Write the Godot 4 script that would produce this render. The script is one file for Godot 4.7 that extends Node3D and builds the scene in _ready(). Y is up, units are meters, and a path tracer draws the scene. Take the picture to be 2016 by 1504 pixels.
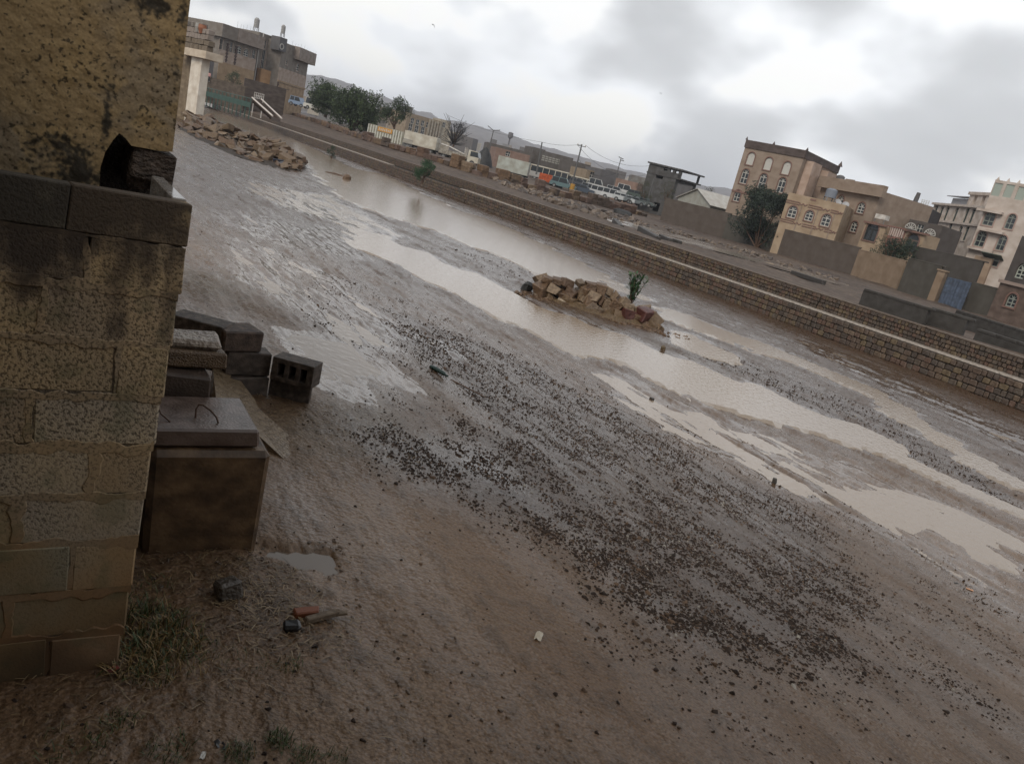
extends Node3D
# A wadi after rain seen from beside a plastered house. Metres, y up; the retaining wall runs along SD, WN points from the wall to the near bank.

const WP := Vector2(17.0, -27.2)
const SD := Vector2(-0.54, -0.8417)
const WN := Vector2(-0.8417, 0.54)
const BED := -1.55
const N0 := 28.997

var M := {}
var T := {}
var rng := RandomNumberGenerator.new()
var used := {}

class MB:
	var v := PackedVector3Array()
	var n := PackedVector3Array()
	var c := PackedColorArray()
	var uv := PackedVector2Array()
	var col := Color.WHITE
	func put(a: Vector3, na: Vector3, t := Vector2.ZERO) -> void:
		v.append(a); n.append(na); c.append(col); uv.append(t)
	func tri(a: Vector3, b: Vector3, d: Vector3) -> void:
		var nn := (b - a).cross(d - a).normalized()
		put(a, nn); put(d, nn); put(b, nn)
	func quad(a: Vector3, b: Vector3, d: Vector3, e: Vector3) -> void:
		tri(a, b, d); tri(a, d, e)
	func tri_out(a: Vector3, b: Vector3, d: Vector3, o: Vector3) -> void:
		if (b - a).cross(d - a).dot((a + b + d) / 3.0 - o) < 0.0: tri(a, d, b)
		else: tri(a, b, d)
	func quad_out(a: Vector3, b: Vector3, d: Vector3, e: Vector3, o: Vector3) -> void:
		if (d - a).cross(e - b).dot((a + b + d + e) / 4.0 - o) < 0.0: quad(a, e, d, b)
		else: quad(a, b, d, e)
	func uvquad(a: Vector3, b: Vector3, d: Vector3, e: Vector3, ua: Vector2, ub: Vector2, ud: Vector2, ue: Vector2) -> void:
		var nn := (d - a).cross(e - b).normalized()
		put(a, nn, ua); put(d, nn, ud); put(b, nn, ub); put(a, nn, ua); put(e, nn, ue); put(d, nn, ud)
	# a box with chamfered edges; jit moves its corners
	func box(t: Transform3D, s: Vector3, bev := 0.0, jit := 0.0, r: RandomNumberGenerator = null) -> void:
		var h := s * 0.5
		var o := t.origin
		var k := []
		for i in 8:
			var g := Vector3(-1 if i & 1 == 0 else 1, -1 if i & 2 == 0 else 1, -1 if i & 4 == 0 else 1)
			var j := Vector3.ZERO
			if r: j = Vector3(r.randf_range(-1, 1) * s.x, r.randf_range(-1, 1) * s.y, r.randf_range(-1, 1) * s.z) * jit
			var e := Vector3(g.x * h.x, g.y * h.y, g.z * h.z) + j
			k.append([t * (e - Vector3(0, g.y * bev, g.z * bev)), t * (e - Vector3(g.x * bev, 0, g.z * bev)), t * (e - Vector3(g.x * bev, g.y * bev, 0))])
		for ax in 3:
			var b1: int = 1 << ((ax + 1) % 3)
			var b2: int = 1 << ((ax + 2) % 3)
			for sd in 2:
				var i0: int = sd << ax
				quad_out(k[i0][ax], k[i0 | b1][ax], k[i0 | b1 | b2][ax], k[i0 | b2][ax], o)
			if bev > 0.0:
				for q in 4:
					var i1: int = (b1 if q & 1 else 0) | (b2 if q & 2 else 0)
					var i2: int = i1 | (1 << ax)
					var m1 := (ax + 1) % 3
					var m2 := (ax + 2) % 3
					quad_out(k[i1][m1], k[i2][m1], k[i2][m2], k[i1][m2], o)
		if bev > 0.0:
			for i in 8: tri_out(k[i][0], k[i][1], k[i][2], o)
	func bx(x: float, y: float, z: float, sx: float, sy: float, sz: float, bev := 0.0) -> void:
		box(Transform3D(Basis(), Vector3(x, y, z)), Vector3(sx, sy, sz), bev)
	# box by its lower and upper corner
	func bb(x0: float, y0: float, z0: float, x1: float, y1: float, z1: float, bev := 0.0) -> void:
		bx((x0 + x1) / 2, (y0 + y1) / 2, (z0 + z1) / 2, x1 - x0, y1 - y0, z1 - z0, bev)
	func tube(p: Array, r: Array, sides := 8) -> void:
		var rings := []
		for i in p.size():
			var d: Vector3 = (p[mini(i + 1, p.size() - 1)] - p[maxi(i - 1, 0)]).normalized()
			var x := d.cross(Vector3(0.31, 0.87, 0.22)).normalized()
			var y := d.cross(x)
			var ring := []
			for k in sides:
				var a := TAU * k / sides
				ring.append(x * cos(a) + y * sin(a))
			rings.append(ring)
		for i in p.size() - 1:
			for k in sides:
				var k2 := (k + 1) % sides
				var q := [[i, k], [i, k2], [i + 1, k2], [i + 1, k]]
				var w := []
				for e in q: w.append([p[e[0]] + rings[e[0]][e[1]] * r[e[0]], rings[e[0]][e[1]]])
				for e in [0, 2, 1, 0, 3, 2]: put(w[e][0], w[e][1])
		for e in [0, p.size() - 1]:
			for k in sides:
				tri_out(p[e], p[e] + rings[e][k] * r[e], p[e] + rings[e][(k + 1) % sides] * r[e], p[1] if e == 0 else p[e - 1])
	# solid of revolution round y at t: prof = [Vector2(radius, height)...]
	func lathe(t: Transform3D, prof: Array, sides := 12) -> void:
		for i in prof.size() - 1:
			var d: Vector2 = prof[i + 1] - prof[i]
			var nn := Vector2(d.y, -d.x).normalized()
			for k in sides:
				var w := []
				for e in [[i, k], [i, k + 1], [i + 1, k + 1], [i + 1, k]]:
					var a: float = TAU * e[1] / sides
					w.append([t * Vector3(cos(a) * prof[e[0]].x, prof[e[0]].y, sin(a) * prof[e[0]].x), (t.basis * Vector3(cos(a) * nn.x, nn.y, sin(a) * nn.x)).normalized()])
				for e in [0, 1, 2, 0, 2, 3]: put(w[e][0], w[e][1])
	# flat polygon (x, y) pushed out from z0 to z1
	func slab(pts: PackedVector2Array, z0: float, z1: float) -> void:
		var id := Geometry2D.triangulate_polygon(pts)
		for i in range(0, id.size(), 3):
			var a := pts[id[i]]; var b := pts[id[i + 1]]; var d := pts[id[i + 2]]
			var o := Vector3(a.x, a.y, (z0 + z1) / 2)
			tri_out(Vector3(a.x, a.y, z1), Vector3(b.x, b.y, z1), Vector3(d.x, d.y, z1), o)
			tri_out(Vector3(a.x, a.y, z0), Vector3(b.x, b.y, z0), Vector3(d.x, d.y, z0), o)
		var turn := not Geometry2D.is_polygon_clockwise(pts)
		for i in pts.size():
			var a := pts[i]; var b := pts[(i + 1) % pts.size()]
			if turn: quad(Vector3(a.x, a.y, z0), Vector3(b.x, b.y, z0), Vector3(b.x, b.y, z1), Vector3(a.x, a.y, z1))
			else: quad(Vector3(b.x, b.y, z0), Vector3(a.x, a.y, z0), Vector3(a.x, a.y, z1), Vector3(b.x, b.y, z1))
	func mesh(colored := false) -> ArrayMesh:
		var a := []
		a.resize(Mesh.ARRAY_MAX)
		a[Mesh.ARRAY_VERTEX] = v
		a[Mesh.ARRAY_NORMAL] = n
		a[Mesh.ARRAY_TEX_UV] = uv
		if colored: a[Mesh.ARRAY_COLOR] = c
		var m := ArrayMesh.new()
		if v.size(): m.add_surface_from_arrays(Mesh.PRIMITIVE_TRIANGLES, a)
		return m

func numbered(called: String) -> String:
	used[called] = used.get(called, -1) + 1
	return called if used[called] == 0 else "%s_%03d" % [called, used[called]]

func tag(o: Node3D, label: String, category := "", group := "") -> Node3D:
	o.set_meta("label", label)
	if category: o.set_meta("category", category)
	if group: o.set_meta("group", group)
	return o

func thing(called: String, label: String, category: String, at := Vector3.ZERO, turn := 0.0, group := "") -> Node3D:
	var o := Node3D.new()
	o.name = numbered(called)
	add_child(o)
	o.position = at
	o.rotation.y = turn
	tag(o, label, category, group)
	return o

func part(called: String, m, mat: Material, parent: Node = self, colored := false) -> MeshInstance3D:
	var o := MeshInstance3D.new()
	o.mesh = m.mesh(colored) if m is MB else m
	o.material_override = mat
	if parent == self:
		o.name = numbered(called)
		add_child(o)
	else:
		var k := 0
		var nm := called
		while parent.has_node(NodePath(nm)):
			k += 1
			nm = "%s_%03d" % [called, k]
		o.name = nm
		parent.add_child(o)
	return o

# faster for hundreds of parts of one thing
func piece(called: String, k: int, m: Mesh, mat: Material, parent: Node, t: Transform3D) -> MeshInstance3D:
	var o := MeshInstance3D.new()
	o.mesh = m
	o.material_override = mat
	o.name = called if k == 0 else "%s_%03d" % [called, k]
	o.transform = t
	parent.add_child(o)
	return o

func stuff(called: String, mesh: Mesh, mat: Material, places: Array, colors: Array, parent: Node = self) -> MultiMeshInstance3D:
	var mm := MultiMesh.new()
	mm.transform_format = MultiMesh.TRANSFORM_3D
	mm.use_colors = colors.size() > 0
	mm.mesh = mesh
	mm.instance_count = places.size()
	for i in places.size():
		mm.set_instance_transform(i, places[i])
		if colors.size(): mm.set_instance_color(i, colors[i])
	var o := MultiMeshInstance3D.new()
	o.multimesh = mm
	o.material_override = mat
	o.name = numbered(called) if parent == self else called
	o.set_meta("kind", "stuff")
	parent.add_child(o, true)
	return o

func lin(r: float, g: float, b: float) -> Color:
	return Color(r, g, b).linear_to_srgb()

func noise(sd: int, freq: float, oct := 3, kind := FastNoiseLite.TYPE_SIMPLEX_SMOOTH) -> FastNoiseLite:
	var f := FastNoiseLite.new()
	f.seed = sd
	f.noise_type = kind
	f.frequency = freq
	f.fractal_octaves = oct
	return f

func ntex(sd: int, freq: float, oct: int, size := 512, ramp: Gradient = null, kind := FastNoiseLite.TYPE_SIMPLEX_SMOOTH) -> NoiseTexture2D:
	var t := NoiseTexture2D.new()
	t.width = size
	t.height = size
	t.seamless = true
	t.noise = noise(sd, freq, oct, kind)
	if ramp: t.color_ramp = ramp
	return t

func ramp(a: float, b: float, warm := 0.0) -> Gradient:
	var g := Gradient.new()
	g.set_color(0, Color(a, a * (1.0 - warm * 0.5), a * (1.0 - warm)))
	g.set_color(1, Color(b, b, b))
	return g

# base colour (linear), roughness, mottling texture repeated every `every` metres, relief in cm
func mat(c: Color, rough := 0.8, mottle = null, every := 2.0, relief = null, cm := 0.0, world := true) -> StandardMaterial3D:
	var m := StandardMaterial3D.new()
	m.albedo_color = c.linear_to_srgb()
	m.roughness = rough
	if mottle: m.albedo_texture = mottle
	if mottle or relief:
		m.uv1_triplanar = true
		m.uv1_world_triplanar = world
		m.uv1_scale = Vector3.ONE / every
	if relief:
		m.heightmap_enabled = true
		m.heightmap_texture = relief
		m.heightmap_scale = cm
	return m

func sn(x: float, z: float) -> Vector2:
	var a := Vector2(x, z) - WP
	return Vector2(a.dot(SD), a.dot(WN))

func xz(s: float, n: float) -> Vector2:
	return WP + SD * s + WN * n

func bank(n: float) -> float:
	var t := clampf((N0 - n - 1.0) / 9.5, 0.0, 1.0)
	return BED * (0.5 * t + 0.5 * t * t * (3.0 - 2.0 * t))

func plateau(x: float, z: float) -> float:
	var p := sn(x, z)
	var q := maxf(0.0, -p.y)
	var y := -0.4 + 1.35 * smoothstep(30.0, 90.0, p.x - 0.9 * q)
	return 0.09 + (y - 0.09) * smoothstep(0.0, 12.0, q)

func ground(x: float, z: float) -> float:
	var p := sn(x, z)
	return surf(x, z, p.x, p.y)

func _ready() -> void:
	rng.seed = 11
	make_view()
	make_materials()
	make_ground()
	make_plateau()
	make_wall()
	make_near_house()
	make_near_things()
	make_wadi_things()
	make_far()

func make_view() -> void:
	var cam := Camera3D.new()
	cam.name = "camera"
	cam.position = Vector3(0, 2.25, 0)
	cam.rotation_degrees = Vector3(-15.2, 0, 14.0)
	cam.fov = rad_to_deg(2.0 * atan(752.0 / 1530.0))
	cam.near = 0.05
	cam.far = 12000.0
	cam.current = true
	add_child(cam)
	var e := Environment.new()
	e.background_mode = Environment.BG_SKY
	var pm := PanoramaSkyMaterial.new()
	pm.panorama = sky_picture()
	var sky := Sky.new()
	sky.sky_material = pm
	e.sky = sky
	e.background_energy_multiplier = 1.0
	e.tonemap_mode = Environment.TONE_MAPPER_LINEAR
	e.tonemap_exposure = 1.18
	e.sdfgi_enabled = true
	e.ssao_enabled = true
	e.ssil_enabled = true
	e.fog_enabled = FOG
	e.fog_light_color = Color(0.93, 0.95, 1.0)
	e.fog_density = 0.00028
	var we := WorldEnvironment.new()
	we.name = "environment"
	we.environment = e
	add_child(we)
	var sun := DirectionalLight3D.new()
	sun.name = "sun"
	sun.light_energy = 0.6
	sun.light_angular_distance = 30.0
	sun.light_color = Color(1.0, 0.97, 0.92)
	sun.shadow_enabled = true
	sun.rotation_degrees = Vector3(-42, -28, 0)
	add_child(sun)

const FOG := true

# overcast: a layer of cloud seen in perspective, with brighter heaps low down
func sky_picture() -> ImageTexture:
	var w := 2048
	var h := 1024
	var im := Image.create(w, h, false, Image.FORMAT_RGB8)
	var n1 := noise(5, 0.30, 4)
	var n2 := noise(23, 0.75, 5)
	var n3 := noise(41, 3.4, 5)
	n3.fractal_gain = 0.4
	im.fill(Color(0.55, 0.53, 0.52))
	for y in h / 2 + 2:
		var el := PI * (0.5 - (y + 0.5) / h)
		var sy := maxf(sin(el), 0.0)
		var k := cos(el) / (sy + 0.34)
		for x in w:
			var az := TAU * ((x + 0.5) / w - 0.5)
			var dx := sin(az)
			var dz := -cos(az)
			var px := dx * k
			var pz := dz * k
			var a := n1.get_noise_2d(px * 1.2 + 3.0, pz * 1.2)
			var b := n2.get_noise_2d(px * 1.3 + 9.0, pz * 1.5)
			var c := n3.get_noise_3d(dx * 1.3, el * 2.2, dz * 1.3)
			var c2 := smoothstep(-0.25, 0.32, 0.7 * b + 0.85 * c + 0.25 * a)
			var v := 0.825 + 0.05 * a + 0.125 * c2 + 0.05 * b
			# thicker, greyer cloud overhead
			v -= 0.15 * smoothstep(0.16, 0.55, el + 0.22 * a + 0.16 * dx)
			# heaped cloud tops near the horizon catch more light
			var heap := smoothstep(0.04, 0.30, c + 0.35 * b) * (1.0 - smoothstep(0.05, 0.36, el))
			v += 0.09 * heap
			v += 0.05 * c
			v = clampf(v, 0.50, 0.985)
			var cool := 1.0 - heap * 1.2
			im.set_pixel(x, y, Color(v * (1.0 - 0.016 * cool), v * (1.0 - 0.004 * cool), minf(1.0, v * (1.0 + 0.010 * cool - 0.012 * heap))))
	return ImageTexture.create_from_image(im)

func make_materials() -> void:
	T.fine = ntex(3, 0.02, 5)
	T.grain = ntex(7, 0.06, 4)
	T.pits = ntex(13, 0.035, 3, 512, null, FastNoiseLite.TYPE_CELLULAR)
	T.mottle = ntex(17, 0.008, 5, 512, ramp(0.62, 1.0, 0.12))
	T.speck = ntex(19, 0.05, 4, 512, ramp(0.55, 1.0, 0.1))
	T.ripple = ntex(29, 0.012, 4)
	T.rubble = ntex(37, 0.035, 5, 512, ramp(0.45, 1.0, 0.1))
	T.rub_relief = ntex(37, 0.035, 5)
	T.stain = ntex(43, 0.012, 5, 512, ramp(0.35, 1.0, 0.25))
	T.soft = ntex(31, 0.006, 4, 512, ramp(0.82, 1.0, 0.08))
	M.concrete = mat(Color(0.30, 0.265, 0.22), 0.75, T.mottle, 1.2, T.grain, 0.6)
	M.dark_concrete = mat(Color(0.12, 0.105, 0.095), 0.7, T.mottle, 1.2, T.grain, 0.6)
	M.black = mat(Color(0.02, 0.02, 0.02), 0.6)
	M.white = mat(Color(0.75, 0.74, 0.72), 0.5, T.mottle, 3.0)
	M.glass = mat(Color(0.03, 0.035, 0.04), 0.12)
	M.metal = mat(Color(0.25, 0.25, 0.25), 0.4)
	M.metal.metallic = 0.6
	M.rubber = mat(Color(0.03, 0.03, 0.03), 0.8)
	M.rust = mat(Color(0.09, 0.05, 0.03), 0.6)

# ---- the wadi: ground, water, gravel
var FW := 0
var FH := 0
const FS0 := -34.0
const FSTEP := 0.25
const FN0 := -3.0
var streak := noise(101, 1.0, 3)
var fine := noise(102, 1.0, 2)
var low := noise(103, 0.35, 3)
var lump := noise(104, 1.0, 3)
var water_map := PackedFloat32Array()
var gravel_map := PackedFloat32Array()
var silt_map := PackedFloat32Array()

func paint(areas: Array, soft: int) -> PackedFloat32Array:
	var im := Image.create(FW, FH, false, Image.FORMAT_RF)
	for ar in areas:
		var pts: PackedVector2Array = ar[1]
		var lo := pts[0]
		var hi := pts[0]
		for p in pts:
			lo = lo.min(p)
			hi = hi.max(p)
		for i in range(maxi(0, int((lo.x - FS0) / FSTEP)), mini(FW, int((hi.x - FS0) / FSTEP) + 2)):
			for j in range(maxi(0, int((lo.y - FN0) / FSTEP)), mini(FH, int((hi.y - FN0) / FSTEP) + 2)):
				if Geometry2D.is_point_in_polygon(Vector2(FS0 + i * FSTEP, FN0 + j * FSTEP), pts):
					im.set_pixel(i, j, Color(maxf(ar[0], im.get_pixel(i, j).r) if ar[0] > 0 else 0.0, 0, 0))
	im.resize(FW / soft, FH / soft, Image.INTERPOLATE_BILINEAR)
	im.resize(FW, FH, Image.INTERPOLATE_CUBIC)
	return im.get_data().to_float32_array()

func look(m: PackedFloat32Array, s: float, n: float) -> float:
	var x := clampf((s - FS0) / FSTEP, 0.0, FW - 1.01)
	var y := clampf((n - FN0) / FSTEP, 0.0, FH - 1.01)
	var i := int(x)
	var j := int(y)
	x -= i
	y -= j
	var k := j * FW + i
	return lerpf(lerpf(m[k], m[k + 1], x), lerpf(m[k + FW], m[k + FW + 1], x), y)

# the little pool in the mud in front of the brown block
func small_pool(x: float, z: float) -> float:
	var d := Vector2((x + 0.90) / 0.26, (z + 3.80) / 0.13).length() + 0.5 * lump.get_noise_2d(x * 5.0, z * 5.0)
	return clampf((1.1 - d) * 1.1, 0.0, 1.0)

# the mud surface: ridges drawn out along the flow, lumps, and hollows under the pools
func surf(x: float, z: float, s: float, n: float) -> float:
	var st := streak.get_noise_2d(s * 0.16, n * 1.5)
	var lw := low.get_noise_2d(x, z)
	var wv := look(water_map, s + lw * 0.6, n + st * 0.25)
	var rough := 0.006 + 0.032 * smoothstep(5.0, 13.0, -z)
	var y := bank(n) + st * rough * 0.9 + (streak.get_noise_2d(s * 0.55 + 40.0, n * 3.0) * 0.9 + lump.get_noise_2d(x * 1.6, z * 1.6) * 0.55) * rough
	y += streak.get_noise_2d(s * 0.7, n * 7.5 + 80.0) * 0.020 * smoothstep(5.0, 12.0, -z) * (1.0 - smoothstep(0.36, 0.5, wv))
	y += fine.get_noise_2d(s * 3.0, n * 11.0) * 0.006 + lump.get_noise_2d(x * 4.5, z * 4.5) * 0.007 + lw * 0.012
	return y + look(silt_map, s, n) * 0.035 - 0.05 * smoothstep(0.6, 1.0, wv) - 0.075 * small_pool(x, z)

func make_ground() -> void:
	FW = 888
	FH = 168
	water_map = paint([
		[1.0, PackedVector2Array([Vector2(171.986, 6.632), Vector2(146.039, -0.092), Vector2(107.857, 0.209), Vector2(74.592, 3.441), Vector2(59.109, 5.38), Vector2(59.396, 1.732), Vector2(44.857, 3.987), Vector2(35.923, 4.971), Vector2(30.025, 4.071), Vector2(23.949, 5.374), Vector2(19.74, 5.676), Vector2(14.903, 6.853), Vector2(12.037, 9.475), Vector2(11.43, 12.387), Vector2(14.155, 12.74), Vector2(16.497, 13.016), Vector2(19.11, 13.325), Vector2(21.871, 14.278), Vector2(24.165, 15.58), Vector2(29.786, 15.491), Vector2(40.061, 13.879), Vector2(51.293, 11.442), Vector2(70.669, 9.869), Vector2(98.137, 8.474), Vector2(105.028, 10.624), Vector2(96.463, 14.955)])],
		[1.0, PackedVector2Array([Vector2(15.914, 18.976), Vector2(14.673, 17.936), Vector2(12.058, 17.115), Vector2(9.057, 16.52), Vector2(6.61, 16.12), Vector2(4.76, 16.133), Vector2(3.455, 15.196), Vector2(2.12, 14.934), Vector2(1.156, 14.648), Vector2(-0.236, 13.933), Vector2(-1.743, 13.327), Vector2(-2.673, 12.953), Vector2(-3.584, 13.026), Vector2(-5.056, 12.753), Vector2(-5.335, 13.913), Vector2(-4.755, 14.621), Vector2(-4.096, 15.411), Vector2(-3.304, 16.083), Vector2(-2.724, 16.407), Vector2(-2.596, 17.181), Vector2(-1.826, 17.005), Vector2(-0.083, 17.167), Vector2(0.268, 18.265), Vector2(1.675, 18.847), Vector2(3.564, 19.316), Vector2(5.859, 19.798), Vector2(7.911, 20.436), Vector2(10.181, 20.655)])],
		[1.0, PackedVector2Array([Vector2(9.226, 8.989), Vector2(7.9, 8.032), Vector2(4.611, 7.607), Vector2(1.568, 7.321), Vector2(0.004, 7.139), Vector2(-2.221, 8.963), Vector2(-4.251, 9.984), Vector2(-6.139, 10.948), Vector2(-6.923, 11.824), Vector2(-6.474, 12.334), Vector2(-5.022, 11.722), Vector2(-2.912, 10.674), Vector2(-0.484, 8.803), Vector2(2.209, 8.775), Vector2(4.066, 10.124), Vector2(5.829, 10.37)])],
		[1.0, PackedVector2Array([Vector2(14.318, 7.858), Vector2(13.282, 7.178), Vector2(9.226, 8.989), Vector2(5.829, 10.37), Vector2(6.685, 10.582), Vector2(9.175, 8.771), Vector2(10.894, 9.254)])],
		[0.85, PackedVector2Array([Vector2(4.697, 11.584), Vector2(2.927, 10.788), Vector2(1.052, 12.652), Vector2(2.066, 13.861)])],
		[0.50, PackedVector2Array([Vector2(-6.313, 17.299), Vector2(-6.42, 16.313), Vector2(-6.819, 15.552), Vector2(-7.482, 15.082), Vector2(-8.261, 14.921), Vector2(-9.28, 16.974), Vector2(-8.728, 17.174), Vector2(-8.074, 17.28), Vector2(-7.512, 17.613), Vector2(-6.927, 17.84)])],
		[0.8, PackedVector2Array([Vector2(-5.56, 13.373), Vector2(-6.355, 13.068), Vector2(-7.571, 13.348), Vector2(-8.053, 14.331), Vector2(-7.14, 14.471), Vector2(-6.343, 14.294)])],
		[0.85, PackedVector2Array([Vector2(-10.124, 27.897), Vector2(-9.944, 27.768), Vector2(-9.836, 27.503), Vector2(-9.892, 27.379), Vector2(-10.011, 27.448), Vector2(-10.095, 27.635), Vector2(-10.179, 27.796)])],
		[0.36, PackedVector2Array([Vector2(0.037, 26.866), Vector2(1.526, 25.928), Vector2(2.318, 24.856), Vector2(1.599, 24.401), Vector2(0.004, 24.049), Vector2(-2.257, 23.71), Vector2(-2.903, 23.231), Vector2(-3.558, 24.761), Vector2(-4.098, 25.845), Vector2(-3.536, 26.524), Vector2(-2.705, 27.041)])],
		[0.42, PackedVector2Array([Vector2(21.246, 22.305), Vector2(26.316, 19.13), Vector2(28.271, 15.937), Vector2(22.297, 16.205), Vector2(15.715, 16.683), Vector2(13.308, 18.431), Vector2(15.292, 19.176), Vector2(15.183, 21.011), Vector2(13.039, 23.318)])],
		[0.33, PackedVector2Array([Vector2(3.687, 26.266), Vector2(9.709, 23.087), Vector2(14.648, 19.585), Vector2(7.208, 20.699), Vector2(4.157, 23.438), Vector2(2.265, 25.492)])],
		[0.40, PackedVector2Array([Vector2(-4.426, 26.206), Vector2(-3.263, 24.979), Vector2(-4.305, 24.813), Vector2(-6.247, 25.65), Vector2(-7.133, 26.422), Vector2(-6.537, 26.605), Vector2(-5.871, 26.806)])],
		[0.41, PackedVector2Array([Vector2(-0.697, 19.216), Vector2(-0.636, 17.592), Vector2(-2.359, 17.548), Vector2(-3.408, 17.087), Vector2(-4.616, 16.637), Vector2(-6.122, 17.327), Vector2(-7.642, 18.808), Vector2(-7.113, 19.331), Vector2(-6.005, 19.61), Vector2(-4.682, 19.755), Vector2(-2.801, 19.805)])],
		[0.36, PackedVector2Array([Vector2(-3.889, 16.709), Vector2(-5.488, 15.619), Vector2(-6.738, 14.944), Vector2(-8.578, 15.781), Vector2(-10.168, 18.966), Vector2(-9.441, 18.972), Vector2(-8.205, 18.758), Vector2(-6.305, 18.081)])],
		[0.33, PackedVector2Array([Vector2(-8.618, 27.152), Vector2(-7.859, 25.651), Vector2(-8.52, 25.176), Vector2(-8.971, 25.713), Vector2(-8.788, 26.554)])],
		[0.36, PackedVector2Array([Vector2(8.276, 3.682), Vector2(3.962, 2.748), Vector2(-0.83, 4.081), Vector2(-3.306, 5.335), Vector2(-4.759, 8.214), Vector2(-1.582, 6.721), Vector2(2.627, 5.962)])],
	], 3)
	gravel_map = paint([
		[0.4, PackedVector2Array([Vector2(-1.958, 25.877), Vector2(1.725, 23.703), Vector2(1.266, 21.713), Vector2(-0.273, 20.569), Vector2(-1.494, 19.498), Vector2(-3.657, 18.824), Vector2(-5.126, 18.034), Vector2(-7.016, 17.7), Vector2(-8.793, 17.821), Vector2(-9.728, 18.059), Vector2(-11.894, 22.798), Vector2(-11.472, 25.815), Vector2(-10.679, 26.015), Vector2(-9.91, 26.249), Vector2(-9.323, 26.769), Vector2(-8.618, 27.152), Vector2(-7.348, 26.593), Vector2(-5.919, 25.65), Vector2(-4.098, 25.845)])],
		[1.0, PackedVector2Array([Vector2(-1.752, 24.08), Vector2(-0.666, 22.136), Vector2(-1.926, 21.059), Vector2(-3.653, 20.459), Vector2(-5.007, 20.053), Vector2(-6.413, 19.815), Vector2(-7.316, 19.586), Vector2(-8.706, 20.657), Vector2(-9.908, 21.931), Vector2(-10.768, 23.683), Vector2(-11.179, 25.286), Vector2(-10.954, 25.608), Vector2(-10.422, 25.553), Vector2(-9.63, 25.482), Vector2(-9.171, 25.827), Vector2(-8.896, 26.336), Vector2(-8.504, 26.791), Vector2(-8.169, 26.938), Vector2(-7.766, 26.342), Vector2(-7.394, 25.425), Vector2(-7.185, 24.753), Vector2(-6.055, 24.338), Vector2(-5.04, 24.434), Vector2(-4.201, 24.693)])],
		[0.8, PackedVector2Array([Vector2(4.078, 12.119), Vector2(2.333, 11.161), Vector2(0.378, 10.885), Vector2(-1.311, 10.371), Vector2(-3.397, 10.766), Vector2(-5.413, 11.989), Vector2(-7.004, 12.662), Vector2(-7.55, 13.744), Vector2(-6.35, 13.606), Vector2(-4.957, 13.522), Vector2(-3.007, 13.193), Vector2(-1.116, 13.739), Vector2(0.815, 13.66)])],
		[0.5, PackedVector2Array([Vector2(18.15, 13.757), Vector2(17.127, 12.182), Vector2(13.449, 11.651), Vector2(9.272, 14.575), Vector2(10.069, 15.805), Vector2(13.36, 15.913)])],
		[0.25, PackedVector2Array([Vector2(-8.591, 19.94), Vector2(-9.26, 17.132), Vector2(-11.891, 22.908), Vector2(-11.396, 24.222), Vector2(-11.401, 25.301), Vector2(-10.454, 23.16)])],
	], 3)
	silt_map = paint([
		[1.0, PackedVector2Array([Vector2(8.101, 15.455), Vector2(8.165, 13.976), Vector2(4.284, 14.591), Vector2(3.698, 13.271), Vector2(0.777, 12.926), Vector2(-0.236, 13.933), Vector2(1.21, 14.601), Vector2(3.258, 15.339), Vector2(5.86, 16.189)])],
		[0.9, PackedVector2Array([Vector2(-1.749, 27.319), Vector2(-3.381, 27.145), Vector2(-4.521, 27.319), Vector2(-4.284, 27.567)])],
		[0.8, PackedVector2Array([Vector2(-7.681, 27.319), Vector2(-7.222, 26.846), Vector2(-7.555, 26.263), Vector2(-7.81, 26.056), Vector2(-8.322, 26.815), Vector2(-8.373, 27.242)])],
		[0.6, PackedVector2Array([Vector2(36.422, 23.136), Vector2(35.718, 19.655), Vector2(36.113, 15.585), Vector2(26.316, 19.13), Vector2(17.809, 23.881)])],
	], 3)
	# rows grow with distance so that the relief stays as fine as the eye can tell
	var ts := []
	var t := -1.05
	while t < 1.12:
		ts.append(t)
		t += 0.0036
	var ds := []
	var d := 0.9
	while d < 260.0:
		ds.append(d)
		d *= 1.0066
	var nx := ts.size()
	var ny := ds.size()
	var vs := PackedVector3Array()
	vs.resize(nx * ny)
	var cs := PackedColorArray()
	cs.resize(nx * ny)
	var keep := PackedByteArray()
	keep.resize(nx * ny)
	var wet := PackedFloat32Array()
	wet.resize(nx * ny)
	var gv := PackedFloat32Array()
	gv.resize(nx * ny)
	for j in ny:
		d = ds[j]
		for i in nx:
			var x: float = ts[i] * d
			var z := -d
			var p := sn(x, z)
			var s := p.x
			var n := p.y
			var k := j * nx + i
			var st := streak.get_noise_2d(s * 0.16, n * 1.5)
			var st2 := streak.get_noise_2d(s * 0.55 + 40.0, n * 3.0)
			var fi := fine.get_noise_2d(s * 3.0, n * 11.0)
			var lu := lump.get_noise_2d(x * 4.5, z * 4.5)
			var lw := low.get_noise_2d(x, z)
			var wv := look(water_map, s + lw * 0.6, n + st * 0.25)
			var si := look(silt_map, s, n)
			var y := surf(x, z, s, n)
			vs[k] = Vector3(x, y, z)
			wet[k] = wv
			keep[k] = 1 if n > -0.5 else 0
			var g := look(gravel_map, s, n)
			gv[k] = g
			var m := clampf(0.5 + 0.7 * lw + 0.35 * st2, 0.0, 1.0)
			var c := Color(0.205, 0.124, 0.068).lerp(Color(0.27, 0.178, 0.108), m)
			c = c.lerp(Color(0.105, 0.076, 0.060), 0.8 * g)
			c = c.lerp(Color(0.20, 0.15, 0.085), 0.6 * si)
			c = c.lerp(Color(0.118, 0.076, 0.053), 0.85 * smoothstep(9.0, 22.0, d))
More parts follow.
